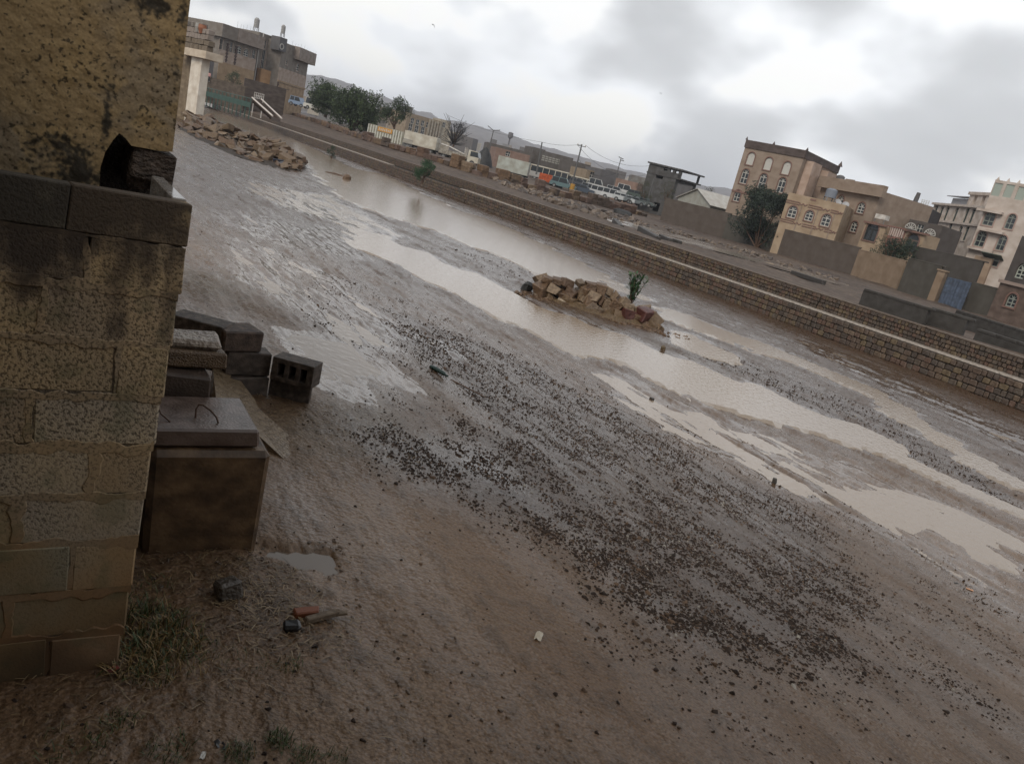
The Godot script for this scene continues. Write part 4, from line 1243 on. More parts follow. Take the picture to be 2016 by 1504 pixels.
	single_rock("blue_stone", fl[3], mat(Color(0.05, 0.055, 0.075), 0.4), Transform3D(Basis.from_scale(Vector3(0.8, 0.4, 0.6)), Vector3(-19.067, -1.55, -54.383) + Vector3(0, 0.2, 0)), "bluish dark slab near the right end of the long stone heap", "stone")

func leaf_mesh() -> ArrayMesh:
	var b := MB.new()
	var l := [Vector2(0, 0), Vector2(0.17, 0.3), Vector2(0.19, 0.55), Vector2(0.10, 0.82), Vector2(0, 1.0)]
	for i in 4:
		for s in [-1, 1]:
			var q := [Vector3(0, l[i].y, 0.05 * sin(l[i].y * 3)), Vector3(s * l[i].x, l[i].y, 0.06), Vector3(s * l[i + 1].x, l[i + 1].y, 0.06), Vector3(0, l[i + 1].y, 0.05 * sin(l[i + 1].y * 3))]
			b.quad(q[0], q[1], q[2], q[3])
	return b.mesh()

func leafy_shrub(called: String, label: String, at: Vector3, h: float, stems: int, sd: int, bushy := false) -> void:
	var r := RandomNumberGenerator.new()
	r.seed = sd
	var t := thing(called, label, "shrub", at)
	var st := MB.new()
	var places := []
	var cols := []
	for i in stems:
		var a := r.randf() * TAU
		var lean := r.randf_range(0.1, 0.55) * (1.6 if bushy else 1.0)
		var hh := h * r.randf_range(0.6, 1.0)
		var tip := Vector3(cos(a) * lean * hh * 0.7, hh * (1.0 if not bushy else cos(lean * 0.9)), sin(a) * lean * hh * 0.7)
		var mid := tip * 0.5 + Vector3(0, hh * 0.08, 0)
		st.tube([Vector3.ZERO, mid, tip], [0.012 * h, 0.009 * h, 0.004 * h], 5)
		for k in 22:
			var u := r.randf_range(0.2, 1.0)
			var p := Vector3.ZERO.lerp(mid, u * 2.0) if u < 0.5 else mid.lerp(tip, u * 2.0 - 1.0)
			var sz := r.randf_range(0.10, 0.16) * h
			places.append(Transform3D(Basis.from_euler(Vector3(r.randf_range(0.3, 1.4), r.randf() * TAU, 0)) * Basis.from_scale(Vector3.ONE * sz), p))
			cols.append(Color(0.030, 0.075, 0.034).lerp(Color(0.07, 0.13, 0.05), r.randf() * r.randf()))
	part("stems", st, M.rust, t)
	var m := mat(Color.WHITE, 0.4)
	m.vertex_color_use_as_albedo = true
	m.backlight_enabled = true
	m.backlight = Color(0.2, 0.25, 0.15)
	stuff("leaves", leaf_mesh(), m, places, cols, t)

# ---- the far bank: buildings, fences, vehicles, trees, hills
var cache := {}

func make_far() -> void:
	M.blue_grey = mat(Color(0.13, 0.13, 0.14), 0.8, T.soft, 4.0)
	M.frame = mat(Color(0.44, 0.43, 0.40), 0.5)
	M.trim = mat(Color(0.17, 0.095, 0.075), 0.7)
	make_hills()
	make_right_houses()
	make_left_houses()
	make_middle_houses()
	make_fences()
	make_blocks_and_rubble()
	make_vehicles()
	make_trees()
	make_poles()

# a front wall with openings: holes = [centre, width, height]
func wall_mesh(b: MB, w: float, h: float, holes: Array, depth := 0.2) -> void:
	var us := [0.0, w]
	var vs := [0.0, h]
	for e in holes:
		us.append(e[0].x - e[1] / 2); us.append(e[0].x + e[1] / 2)
		vs.append(e[0].y - e[2] / 2); vs.append(e[0].y + e[2] / 2)
	us.sort()
	vs.sort()
	for i in us.size() - 1:
		for j in vs.size() - 1:
			if us[i + 1] - us[i] < 0.001 or vs[j + 1] - vs[j] < 0.001: continue
			if us[i] < -0.001 or us[i + 1] > w + 0.001 or vs[j] < -0.001 or vs[j + 1] > h + 0.001: continue
			var m := Vector2((us[i] + us[i + 1]) / 2, (vs[j] + vs[j + 1]) / 2)
			var open := false
			for e in holes:
				if absf(m.x - e[0].x) < e[1] / 2 and absf(m.y - e[0].y) < e[2] / 2: open = true
			if not open: b.quad(Vector3(us[i], vs[j], 0), Vector3(us[i + 1], vs[j], 0), Vector3(us[i + 1], vs[j + 1], 0), Vector3(us[i], vs[j + 1], 0))
	for e in holes:
		var x0: float = e[0].x - e[1] / 2
		var x1: float = e[0].x + e[1] / 2
		var y0: float = e[0].y - e[2] / 2
		var y1: float = e[0].y + e[2] / 2
		var o := Vector3(e[0].x, e[0].y, -depth / 2)
		var c := [Vector2(x0, y0), Vector2(x1, y0), Vector2(x1, y1), Vector2(x0, y1)]
		for i in 4:
			var p: Vector2 = c[i]
			var q: Vector2 = c[(i + 1) % 4]
			b.quad_out(Vector3(p.x, p.y, 0), Vector3(q.x, q.y, 0), Vector3(q.x, q.y, -depth), Vector3(p.x, p.y, -depth), o)

func arch_points(w: float, h: float, n := 8) -> PackedVector2Array:
	var r := w / 2
	var p := PackedVector2Array([Vector2(-r, -h / 2), Vector2(r, -h / 2)])
	for i in n + 1:
		var a := PI * i / n
		p.append(Vector2(cos(a) * r, h / 2 - r + sin(a) * r))
	return p

# meshes of a window: [frame, pane, surround, spandrels]; kind 0 plain, 1 arched with fanlight, 2 arched and closed white, 3 narrow arched dark
func window_meshes(w: float, h: float, kind: int) -> Array:
	var key := "%.2f %.2f %d" % [w, h, kind]
	if cache.has(key): return cache[key]
	var f := MB.new()
	var p := MB.new()
	var s := MB.new()
	var k := MB.new()
	var z := -0.12
	var bar := maxf(0.07, w * 0.085)
	p.quad(Vector3(-w / 2, -h / 2, -0.19), Vector3(w / 2, -h / 2, -0.19), Vector3(w / 2, h / 2, -0.19), Vector3(-w / 2, h / 2, -0.19))
	var r := w / 2
	var spring := h / 2 - r if kind > 0 else h / 2
	if kind == 2:
		f.slab(arch_points(w, h), -0.16, z)
		f.bx(0, spring + r * 0.1, z + 0.02, bar * 1.5, bar * 1.5, 0.04)
	else:
		f.bb(-w / 2, -h / 2, -0.16, -w / 2 + bar, spring, z)
		f.bb(w / 2 - bar, -h / 2, -0.16, w / 2, spring, z)
		f.bb(-w / 2, -h / 2, -0.16, w / 2, -h / 2 + bar, z - 0.003)
		f.bb(-w / 2, spring - bar / 2, -0.16, w / 2, spring + bar / 2, z - 0.006)
		f.bb(-bar / 2, -h / 2, -0.16, bar / 2, spring, z - 0.009)
		if kind < 3: f.bb(-w / 2, (spring - h / 2) * 0.5 - bar / 2, -0.16, w / 2, (spring - h / 2) * 0.5 + bar / 2, z - 0.012)
	if kind > 0:
		for i in 8:
			var a0 := PI * i / 8
			var a1 := PI * (i + 1) / 8
			var ro := r
			var ri := r - bar
			var c := Vector3(0, spring, 0)
			var e := [c + Vector3(cos(a0) * ro, sin(a0) * ro, z), c + Vector3(cos(a1) * ro, sin(a1) * ro, z), c + Vector3(cos(a1) * ri, sin(a1) * ri, z), c + Vector3(cos(a0) * ri, sin(a0) * ri, z)]
			if kind != 2: f.quad(e[0], e[1], e[2], e[3])
			# wall left standing above the arch
			var corner := Vector3(r if i < 4 else -r, spring + r, 0)
			k.tri(c + Vector3(cos(a0) * r, sin(a0) * r, 0), corner, c + Vector3(cos(a1) * r, sin(a1) * r, 0))
			k.quad(c + Vector3(cos(a0) * r, sin(a0) * r, -0.18), c + Vector3(cos(a0) * r, sin(a0) * r, 0), c + Vector3(cos(a1) * r, sin(a1) * r, 0), c + Vector3(cos(a1) * r, sin(a1) * r, -0.18))
			var so := r + 0.13
			var q := [c + Vector3(cos(a0) * so, sin(a0) * so, 0.05), c + Vector3(cos(a1) * so, sin(a1) * so, 0.05), c + Vector3(cos(a1) * r, sin(a1) * r, 0.05), c + Vector3(cos(a0) * r, sin(a0) * r, 0.05)]
			s.quad(q[0], q[1], q[2], q[3])
			s.quad(q[1], q[0], q[0] - Vector3(0, 0, 0.05), q[1] - Vector3(0, 0, 0.05))
		k.tri(Vector3(r, spring + r, 0), Vector3(-r, spring + r, 0), Vector3(0, spring + r, 0))
		if kind == 1:
			for a in [PI * 0.3, PI * 0.5, PI * 0.7]:
				var d := Vector3(cos(a), sin(a), 0)
				f.box(Transform3D(Basis(Vector3(0, 0, 1), a), Vector3(0, spring, z - 0.02) + d * r * 0.5), Vector3(r, bar * 0.7, 0.04))
	s.bb(-w / 2 - 0.13, -h / 2 - 0.14, 0.0, w / 2 + 0.13, -h / 2 - 0.01, 0.09)
	s.bb(-w / 2 - 0.13, -h / 2, 0.0, -w / 2 - 0.005, spring, 0.05)
	s.bb(w / 2 + 0.005, -h / 2, 0.0, w / 2 + 0.13, spring, 0.05)
	var out := [f.mesh(), p.mesh(), s.mesh(), k.mesh() if kind > 0 else null]
	cache[key] = out
	return out

func add_window(t: Node3D, at: Vector3, w: float, h: float, kind: int, wallm: Material, frame: Material, trim: Material) -> void:
	w = snappedf(w, 0.1)
	h = snappedf(h, 0.1)
	var m := window_meshes(w, h, kind)
	var f := part("window", m[0], frame, t)
	f.position = at
	part("pane", m[1], M.glass, f)
	if trim: part("surround", m[2], trim, f)
	if m[3]: part("arch_head", m[3], wallm, f)

# holes get exactly the snapped size of their windows
func snapped_holes(wins: Array) -> Array:
	var a := []
	for e in wins: a.append([e[0], snappedf(e[1], 0.1), snappedf(e[2], 0.1)])
	return a

# a block of building behind a front wall; wins = [centre, width, height, kind]
func house(called: String, label: String, at: Vector3, turn: float, w: float, h: float, depth: float, m: Material, wins: Array, trim: Material = null, cat := "house", frame: Material = null) -> Node3D:
	var t := thing(called, label, cat, at, turn)
	add_wing(t, Vector3.ZERO, w, h, depth, m, wins, trim, frame)
	return t

func add_wing(t: Node3D, o: Vector3, w: float, h: float, depth: float, m: Material, wins: Array, trim: Material = null, frame: Material = null) -> void:
	var b := MB.new()
	wall_mesh(b, w, h, snapped_holes(wins))
	b.quad(Vector3(w, 0, 0), Vector3(w, 0, -depth), Vector3(w, h, -depth), Vector3(w, h, 0))
	b.quad(Vector3(0, 0, -depth), Vector3(0, 0, 0), Vector3(0, h, 0), Vector3(0, h, -depth))
	b.quad(Vector3(w, 0, -depth), Vector3(0, 0, -depth), Vector3(0, h, -depth), Vector3(w, h, -depth))
	b.quad(Vector3(0, h - 0.3, 0), Vector3(w, h - 0.3, 0), Vector3(w, h - 0.3, -depth), Vector3(0, h - 0.3, -depth))
	# inside of the parapet
	b.quad(Vector3(0.0, h - 0.3, -0.2), Vector3(0.0, h, -0.2), Vector3(w, h, -0.2), Vector3(w, h - 0.3, -0.2))
	b.quad(Vector3(0, h, 0), Vector3(w, h, 0), Vector3(w, h, -0.2), Vector3(0, h, -0.2))
	part("wall", b, m, t).position = o
	for e in wins:
		add_window(t, o + Vector3(e[0].x, e[0].y, 0), e[1], e[2], e[3], m, frame if frame else M.frame, trim)

func band(t: Node3D, called: String, x0: float, y0: float, x1: float, y1: float, out: float, m: Material, z := 0.0) -> void:
	var b := MB.new()
	b.bb(x0, y0, z - 0.01, x1, y1, z + out)
	part(called, b, m, t)

func finials(t: Node3D, xs: Array, y: float, z: float, s: float, m: Material) -> void:
	for x in xs:
		var b := MB.new()
		var p := [Vector3(x - s, y, z - s), Vector3(x + s, y, z - s), Vector3(x + s, y, z + s), Vector3(x - s, y, z + s)]
		for i in 4: b.tri_out(p[i], p[(i + 1) % 4], Vector3(x, y + s * 3.0, z), Vector3(x, y, z))
		part("finial", b, m, t)

# a barrel tank lying or standing on a roof
func roof_tank(label: String, at: Vector3, r: float, h: float, m: Material) -> void:
	var t := thing("roof_water_tank", label, "water tank", at)
	var b := MB.new()
	b.lathe(Transform3D(Basis(), Vector3(0, h * 0.3, 0)), [Vector2(0.01, 0), Vector2(r, 0), Vector2(r, h * 0.6), Vector2(r * 0.5, h * 0.72), Vector2(0.01, h * 0.74)], 10)
	part("barrel", b, m, t)
	b = MB.new()
	for s in [[-1, -1], [1, -1], [1, 1], [-1, 1]]: b.bx(s[0] * r * 0.7, h * 0.15, s[1] * r * 0.7, 0.12, h * 0.3, 0.12)
	part("stand", b, M.metal, t)

func dish(label: String, at: Vector3, r: float, turn: float) -> void:
	var t := thing("satellite_dish", label, "satellite dish", at, turn)
	var b := MB.new()
	b.lathe(Transform3D(Basis.from_euler(Vector3(0.9, 0, 0)), Vector3(0, r * 1.2, 0)), [Vector2(0.02, 0), Vector2(r * 0.5, r * 0.08), Vector2(r, r * 0.3)], 10)
	part("bowl", b, mat(Color(0.30, 0.30, 0.31), 0.5), t)
	b = MB.new()
	b.tube([Vector3.ZERO, Vector3(0, r * 1.2, 0)], [0.05, 0.05], 5)
	part("mast", b, M.metal, t)

func make_right_houses() -> void:
	var tan_m := mat(Color(0.30, 0.24, 0.195), 0.85, T.soft, 4.0)
	var tan2 := mat(Color(0.38, 0.295, 0.21), 0.85, T.soft, 4.0)
	var dark_top := mat(Color(0.11, 0.085, 0.08), 0.8, T.mottle, 4.0)
	# tall house
	var t := house("tall_house", "tall three storey tan house with dark brown parapet, behind the dark tree", Vector3(22.426, -0.6, -109), -0.658, 8.172, 13.091, 13.0, tan_m,
		[[Vector2(1.256, 10.923), 1.0, 1.6, 2], [Vector2(3.818, 10.72), 1.0, 1.6, 2], [Vector2(6.38, 10.633), 1.0, 1.6, 2],
		[Vector2(1.17, 8.58), 1.0, 1.9, 1], [Vector2(3.802, 8.485), 1.0, 1.9, 1], [Vector2(6.434, 8.474), 1.0, 1.9, 1], [Vector2(0.98, 5.98), 0.9, 1.5, 1], [Vector2(3.78, 5.821), 0.9, 1.5, 1]], M.trim)
	var w := 8.172
	var yb := 12.182
	var yt := 13.091 + 0.25
	band(t, "parapet", -0.1, yb, w + 0.1, yt - 0.2, 0.14, dark_top)
	var b := MB.new()
	b.bb(w, yb, -13.0, w + 0.14, yt - 0.2, 0.0)
	part("side_parapet", b, dark_top, t)
	b = MB.new()
	b.bb(w + 0.002, 0, -4.2, w + 1.0, yb - 0.1, -1.2)
	b.bb(w + 0.002, 0, -11.0, w + 1.0, yb - 0.4, -7.0)
	part("side_bay", b, mat(Color(0.48, 0.37, 0.31), 0.85, T.soft, 4.0), t)
	finials(t, [-0.1, w * 0.46, w + 0.1], yt - 0.2, 0.0, 0.14, dark_top)
	finials(t, [w + 0.2], yt - 0.2, -12.6, 0.25, dark_top)
	band(t, "string_course", 0, 6.394, w, 6.394 + 0.22, 0.08, M.trim)
	# low wing in front, with wavy bands
	t = house("low_house", "low flat roofed tan house with three arched windows between two wavy brick red bands", Vector3(26.556, -0.6, -97), -0.469, 6.631, 7.446, 9.0, tan2,
		[[Vector2(1.077, 5.362), 1.0, 1.35, 1], [Vector2(3.075, 5.383), 0.9, 1.2, 1], [Vector2(5.047, 5.317), 1.0, 1.35, 1]], M.trim)
	w = 6.631
	for y in [6.321, 4.076]:
		b = MB.new()
		var x := 0.0
		while x < w - 0.5:
			var l := minf(w - x, 2.6)
			for s in [0.0, 0.25]: b.bb(x + 0.02, y + s - 0.05, 0, x + l * 0.62, y + s + 0.05, 0.07)
			for k in 4: b.box(Transform3D(Basis(Vector3(0, 0, 1), 0.7 if k % 2 else -0.7), Vector3(x + l * (0.64 + 0.09 * k), y + 0.12, 0.03)), Vector3(0.32, 0.09, 0.07))
			x += l
		part("wavy_band", b, M.trim, t)
	for x in [w * 0.28, w * 0.57, w * 0.86]: band(t, "pilaster", x, 0.5, x + 0.12, 6.321 - 0.1, 0.06, tan_m)
	band(t, "brown_plaque", 2.601, 7.104, 3.28, 7.326, 0.04, M.trim)
	# two storey house to its right
	t = house("two_storey_house", "two storey tan house with a deep parapet right of the low flat roofed house", Vector3(32.777, -0.6, -106), -1.052, 9.213, 10.177, 10.0, tan_m,
		[[Vector2(7.112, 7.858), 1.1, 1.3, 1], [Vector2(7.044, 5.522), 1.0, 1.3, 1], [Vector2(3.686, 8.23), 1.0, 1.3, 1]], M.trim)
	w = 9.213
	yb = 9.413
	yt = 10.177 + 0.1
	band(t, "parapet", -0.2, yb, w + 0.7, yt + 0.5, 0.7, tan_m)
	for e in [[Vector2(-1.72, 10.045), 0.5, 0.5], [Vector2(3.195, 10.27), 0.7, 0.7]]: band(t, "parapet_step", e[0].x, yt, e[0].x + e[1] * 2, yt + e[2], 0.1, tan_m, -0.3)
	roof_tank("grey round tank on the parapet of the two storey tan house", Vector3(34.597, 9.977, -104) + Vector3(0, -0.6, -1.5), 0.55, 1.4, M.blue_grey)
	roof_tank("bluish tank on the low roof left of the two dishes", Vector3(32.016, 7.73, -99) + Vector3(0, -0.7, 0), 0.7, 1.5, mat(Color(0.16, 0.18, 0.22), 0.5))
	dish("left of two white dishes on the low tan roof", Vector3(32.798, 7.21, -98) + Vector3(0, -0.6, 0), 0.42, 0.2)
	dish("right of two white dishes on the low tan roof", Vector3(33.766, 7.139, -98) + Vector3(0, -0.6, 0), 0.42, -0.3)
	# porches with pointed niches
	t = house("arched_porch", "square tan porch with a dark arched opening at the corner of the two storey house", Vector3(35.635, -0.6, -95), -0.876, 2.604, 6.217, 3.0, tan2, [[Vector2(1.074, 5.293), 1.5, 2.1, 3]], M.trim, "porch", M.black)
	band(t, "cornice", -0.15, 6.217 - 0.1, 2.604 + 0.15, 6.217 + 0.12, 0.2, M.trim)
	t = house("arched_porch", "tan porch with a brown arched niche and a white half round grille on its roof", Vector3(39.142, -0.6, -92), -0.966, 2.431, 6.297, 3.0, tan2, [[Vector2(1.135, 5.083), 1.6, 2.2, 3]], M.trim, "porch", mat(Color(0.12, 0.08, 0.06), 0.6))
	band(t, "cornice", -0.2, 6.297 - 0.1, 2.431 + 0.5, 6.297 + 0.1, 0.25, M.trim)
	for e in [["white half round grille standing on the porch roof", Vector3(39.09, 5.934, -91)], ["white half round grille on the dark wall right of the porch", Vector3(41.364, 5.801, -91)]]:
		var g := thing("half_round_grille", e[0], "grille", e[1])
		b = MB.new()
		for i in 7:
			var a := PI * i / 6.0
			b.box(Transform3D(Basis(Vector3(0, 0, 1), a), Vector3(cos(a) * 0.3, sin(a) * 0.3, 0)), Vector3(0.6, 0.06, 0.05))
			if i < 6: b.box(Transform3D(Basis(Vector3(0, 0, 1), a + PI / 12 + PI / 2), Vector3(cos(a + PI / 12) * 0.6, sin(a + PI / 12) * 0.6, 0)), Vector3(0.33, 0.07, 0.06))
		part("bars", b, M.frame, g)
	t = thing("baluster_rail", "red and white striped balustrade between the two arched porches", "balustrade", Vector3(37.937, -0.6, -94), -1.071)
	var y0 := 5.353
	var y1 := 6.313
	b = MB.new()
	for i in 8: b.bb(i * 0.3, y0, -0.06, i * 0.3 + 0.14, y1, 0.06)
	part("baluster", b, mat(Color(0.48, 0.40, 0.36), 0.7), t)
	b = MB.new()
	b.bb(-0.1, y0 - 1.2, -0.14, 2.4, y0, 0.10)
	b.bb(-0.1, y1, -0.1, 2.4, y1 + 0.12, 0.1)
	b.bb(-0.1, y0, -0.14, 2.4, y1, -0.08)
	part("rail", b, mat(Color(0.22, 0.11, 0.09), 0.7), t)
	t = thing("white_canopy", "small white canopy above the first arched porch", "canopy", Vector3(37.192, -0.6, -97), -0.878)
	b = MB.new()
	b.bb(0, 7.123 - 0.15, -1, 1.3, 7.123 + 0.4, 0)
	part("roof_panel", b, M.white, t)
	b = MB.new()
	for x in [0.05, 1.3 - 0.05]: b.bx(x, 7.123 - 0.7, -0.1, 0.08, 1.2, 0.08)
	part("post", b, M.metal, t)
	# dark houses
	var dk := mat(Color(0.085, 0.083, 0.092), 0.85, T.soft, 4.0)
	var dk2 := mat(Color(0.095, 0.083, 0.078), 0.85, T.soft, 4.0)
	t = house("dark_house", "dark grey unlit house with a stepped roof between the tan houses and the pink building", Vector3(43.089, -0.6, -112), -0.637, 3.362, 9.277, 8.0, dk, [])
	t = house("dark_house", "dark square house with a slanting flue on its roof, left of the pink building", Vector3(44.219, -0.6, -108), -0.636, 3.366, 10.246, 8.0, dk, [])
	b = MB.new()
	b.tube([Vector3(1.2, 10.246 - 0.5, -1), Vector3(1.25, 10.246 + 0.9, -1), Vector3(1.3, 10.246 + 1.6, -1)], [0.3, 0.3, 0.24], 8)
	part("flue", b, M.blue_grey, t)
	b = MB.new()
	for i in 4:
		b.bx(2.0 + i * 0.28, 10.246 + 0.45, -1, 0.05, 0.9, 0.05)
		b.bx(2.4, 10.246 + 0.2 + i * 0.2, -1, 1.0, 0.05, 0.05)
	part("rail", b, M.frame, t)
	house("dark_house", "low dark house with a sloping roof edge in front of the pink building's left end", Vector3(42.485, -0.6, -100), -0.828, 4.072, 7.978, 6.0, dk2, [[Vector2(1.586, 7.121), 0.8, 1.0, 0]])
	# pink building
	var pink := mat(Color(0.56, 0.50, 0.46), 0.85, T.soft, 4.0)
	var green := mat(Color(0.30, 0.34, 0.30), 0.5)
	var wins := []
	for e in [[Vector2(1.117, 10.81)], [Vector2(2.86, 10.745)], [Vector2(4.498, 10.753)], [Vector2(7.101, 10.741)], [Vector2(9.927, 10.817)], [Vector2(11.5, 10.83)]]: wins.append([e[0], 0.9, 2.1, 3])
	for e in [[Vector2(7.044, 8.576)], [Vector2(10.01, 8.363)], [Vector2(11.666, 8.487)]]: wins.append([e[0], 0.9, 2.0, 3])
	var grey_green := mat(Color(0.22, 0.24, 0.21), 0.5)
	t = house("pink_building", "pale pink building with rows of narrow arched windows, left of the tower block", Vector3(54.525, -0.6, -122), -1.553, 15.002, 12.186, 12.0, pink, wins, pink, "building", grey_green)
	w = 15.002
	var top := 12.186
	band(t, "cornice", -0.2, top - 0.3, w, top, 0.35, pink)
	band(t, "ledge", -0.1, 9.509, w, 9.509 + 0.3, 0.25, pink)
	b = MB.new()
	for i in 4: b.bb(w * (0.40 + 0.14 * i), top, -2.5, w * (0.49 + 0.14 * i), top + 1.7, -1.5)
	b.bb(w * 0.38, top + 1.7, -2.7, w * 0.96, top + 2.1, -1.3)
	part("roof_arcade", b, pink, t)
	b = MB.new()
	b.bb(0.6, top, -3.5, w * 0.36, top + 1.2, -2.0)
	b.box(Transform3D(Basis(Vector3(1, 0, 0), 0.1), Vector3(w * 0.19, top + 1.5, -2.6)), Vector3(w * 0.4, 0.12, 2.4))
	part("roof_shed", b, mat(Color(0.28, 0.28, 0.30), 0.6), t)
	wins = []
	for e in [[Vector2(0.998, 10.658), 1.3, 1.8, 1], [Vector2(0.935, 8.002), 1.2, 2.0, 1], [Vector2(3.529, 10.78), 1.0, 1.9, 1], [Vector2(3.475, 8.041), 1.0, 1.9, 1], [Vector2(3.293, 5.759), 1.5, 1.5, 0], [Vector2(1.059, 12.628), 1.0, 1.2, 0], [Vector2(0.554, 14.285), 1.0, 1.6, 0], [Vector2(1.941, 14.332), 1.0, 1.6, 0], [Vector2(3.401, 14.268), 1.0, 1.6, 0]]: wins.append(e)
	t = house("pink_tower_block", "tallest pink block at the right edge, with green shuttered top windows and small spikes", Vector3(53.663, -0.6, -106), -0.845, 8.019, 12.857, 9.0, pink, wins.slice(0, 5), mat(Color(0.33, 0.22, 0.19), 0.8), "building", grey_green)
	w = 8.019
	var x0 := -0.046
	var yl := 12.857
	var hi := 15.441 - yl
	var up := []
	for e in wins.slice(6): up.append([e[0] - Vector2(x0, yl), e[1], e[2], 0])
	b = MB.new()
	wall_mesh(b, w - x0, hi, snapped_holes(up))
	b.quad(Vector3(0, 0, -7), Vector3(0, 0, 0), Vector3(0, hi, 0), Vector3(0, hi, -7))
	b.quad(Vector3(w - x0, 0, 0), Vector3(w - x0, 0, -7), Vector3(w - x0, hi, -7), Vector3(w - x0, hi, 0))
	b.quad(Vector3(0, hi, 0), Vector3(w - x0, hi, 0), Vector3(w - x0, hi, -7), Vector3(0, hi, -7))
	part("tower_wall", b, pink, t).position = Vector3(x0, yl, 0)
	for e in wins.slice(6):
		b = MB.new()
		b.bb(-0.5, -0.8, -0.15, 0.5, 0.8, -0.1)
		part("green_shutter", b, green, t).position = Vector3(e[0].x, e[0].y, 0)
	var fx := []
	for i in 6: fx.append(x0 + 0.2 + i * (w - x0) / 6.5)
	finials(t, fx, yl + hi, -0.2, 0.16, pink)
	for e in [[Vector2(0.371, 11.65), 3.4], [Vector2(1.449, 9.305), 3.2], [Vector2(1.004, 6.816), 3.4]]:
		band(t, "balcony_ledge", e[0].x - e[1] * 0.3, e[0].y - 0.3, e[0].x + e[1] * 0.6, e[0].y, 0.7, pink)
	band(t, "tan_base", 1.283, 0, 3.42, 5.879, 0.5, mat(Color(0.36, 0.27, 0.20), 0.85, T.soft, 4.0))
	b = MB.new()
	b.box(Transform3D(Basis(Vector3(1, 0, 0), -0.35), Vector3(3.315, 6.211, 0.7)), Vector3(2.4, 0.08, 1.4))
	part("dark_awning", b, mat(Color(0.05, 0.075, 0.06), 0.6), t)
	# darkest house at the right edge
	t = house("edge_house", "dark brown house cut by the right edge with one pale lattice window", Vector3(39.881, -0.6, -71), -1.469, 5.026, 7.398, 8.0, dk2, [[Vector2(1.571, 4.507), 1.2, 1.3, 1]], null, "house", mat(Color(0.42, 0.44, 0.38), 0.5))
	t = house("edge_house", "lower reddish brown front with one arched window, below the dark house at the right edge", Vector3(36.87, -0.6, -66), -1.187, 4.315, 3.344, 4.0, mat(Color(0.16, 0.115, 0.095), 0.85, T.mottle, 4.0), [[Vector2(1.565, 2.015), 0.9, 1.1, 1]], M.trim, "house", mat(Color(0.25, 0.27, 0.24), 0.5))
	band(t, "ledge", -0.1, 3.344 - 0.2, 4.315, 3.344 + 0.06, 0.2, mat(Color(0.26, 0.20, 0.17), 0.8))

func fence(called: String, label: String, at: Vector3, turn: float, w: float, h: float, m: Material, group := "") -> void:
	var t := thing(called, label, "fence wall", at, turn, group)
	var b := MB.new()
	b.bb(0, -0.4, -0.2, w, h, 0.0)
	part("wall_panel", b, m, t)
	b = MB.new()
	var x := 0.0
	while x < w:
		b.box(Transform3D(Basis(), Vector3(x + 0.45, h + 0.05, -0.1)), Vector3(0.88, 0.12, 0.24), 0.02, 0.02, rng)
		x += 0.9
	part("coping", b, m, t)

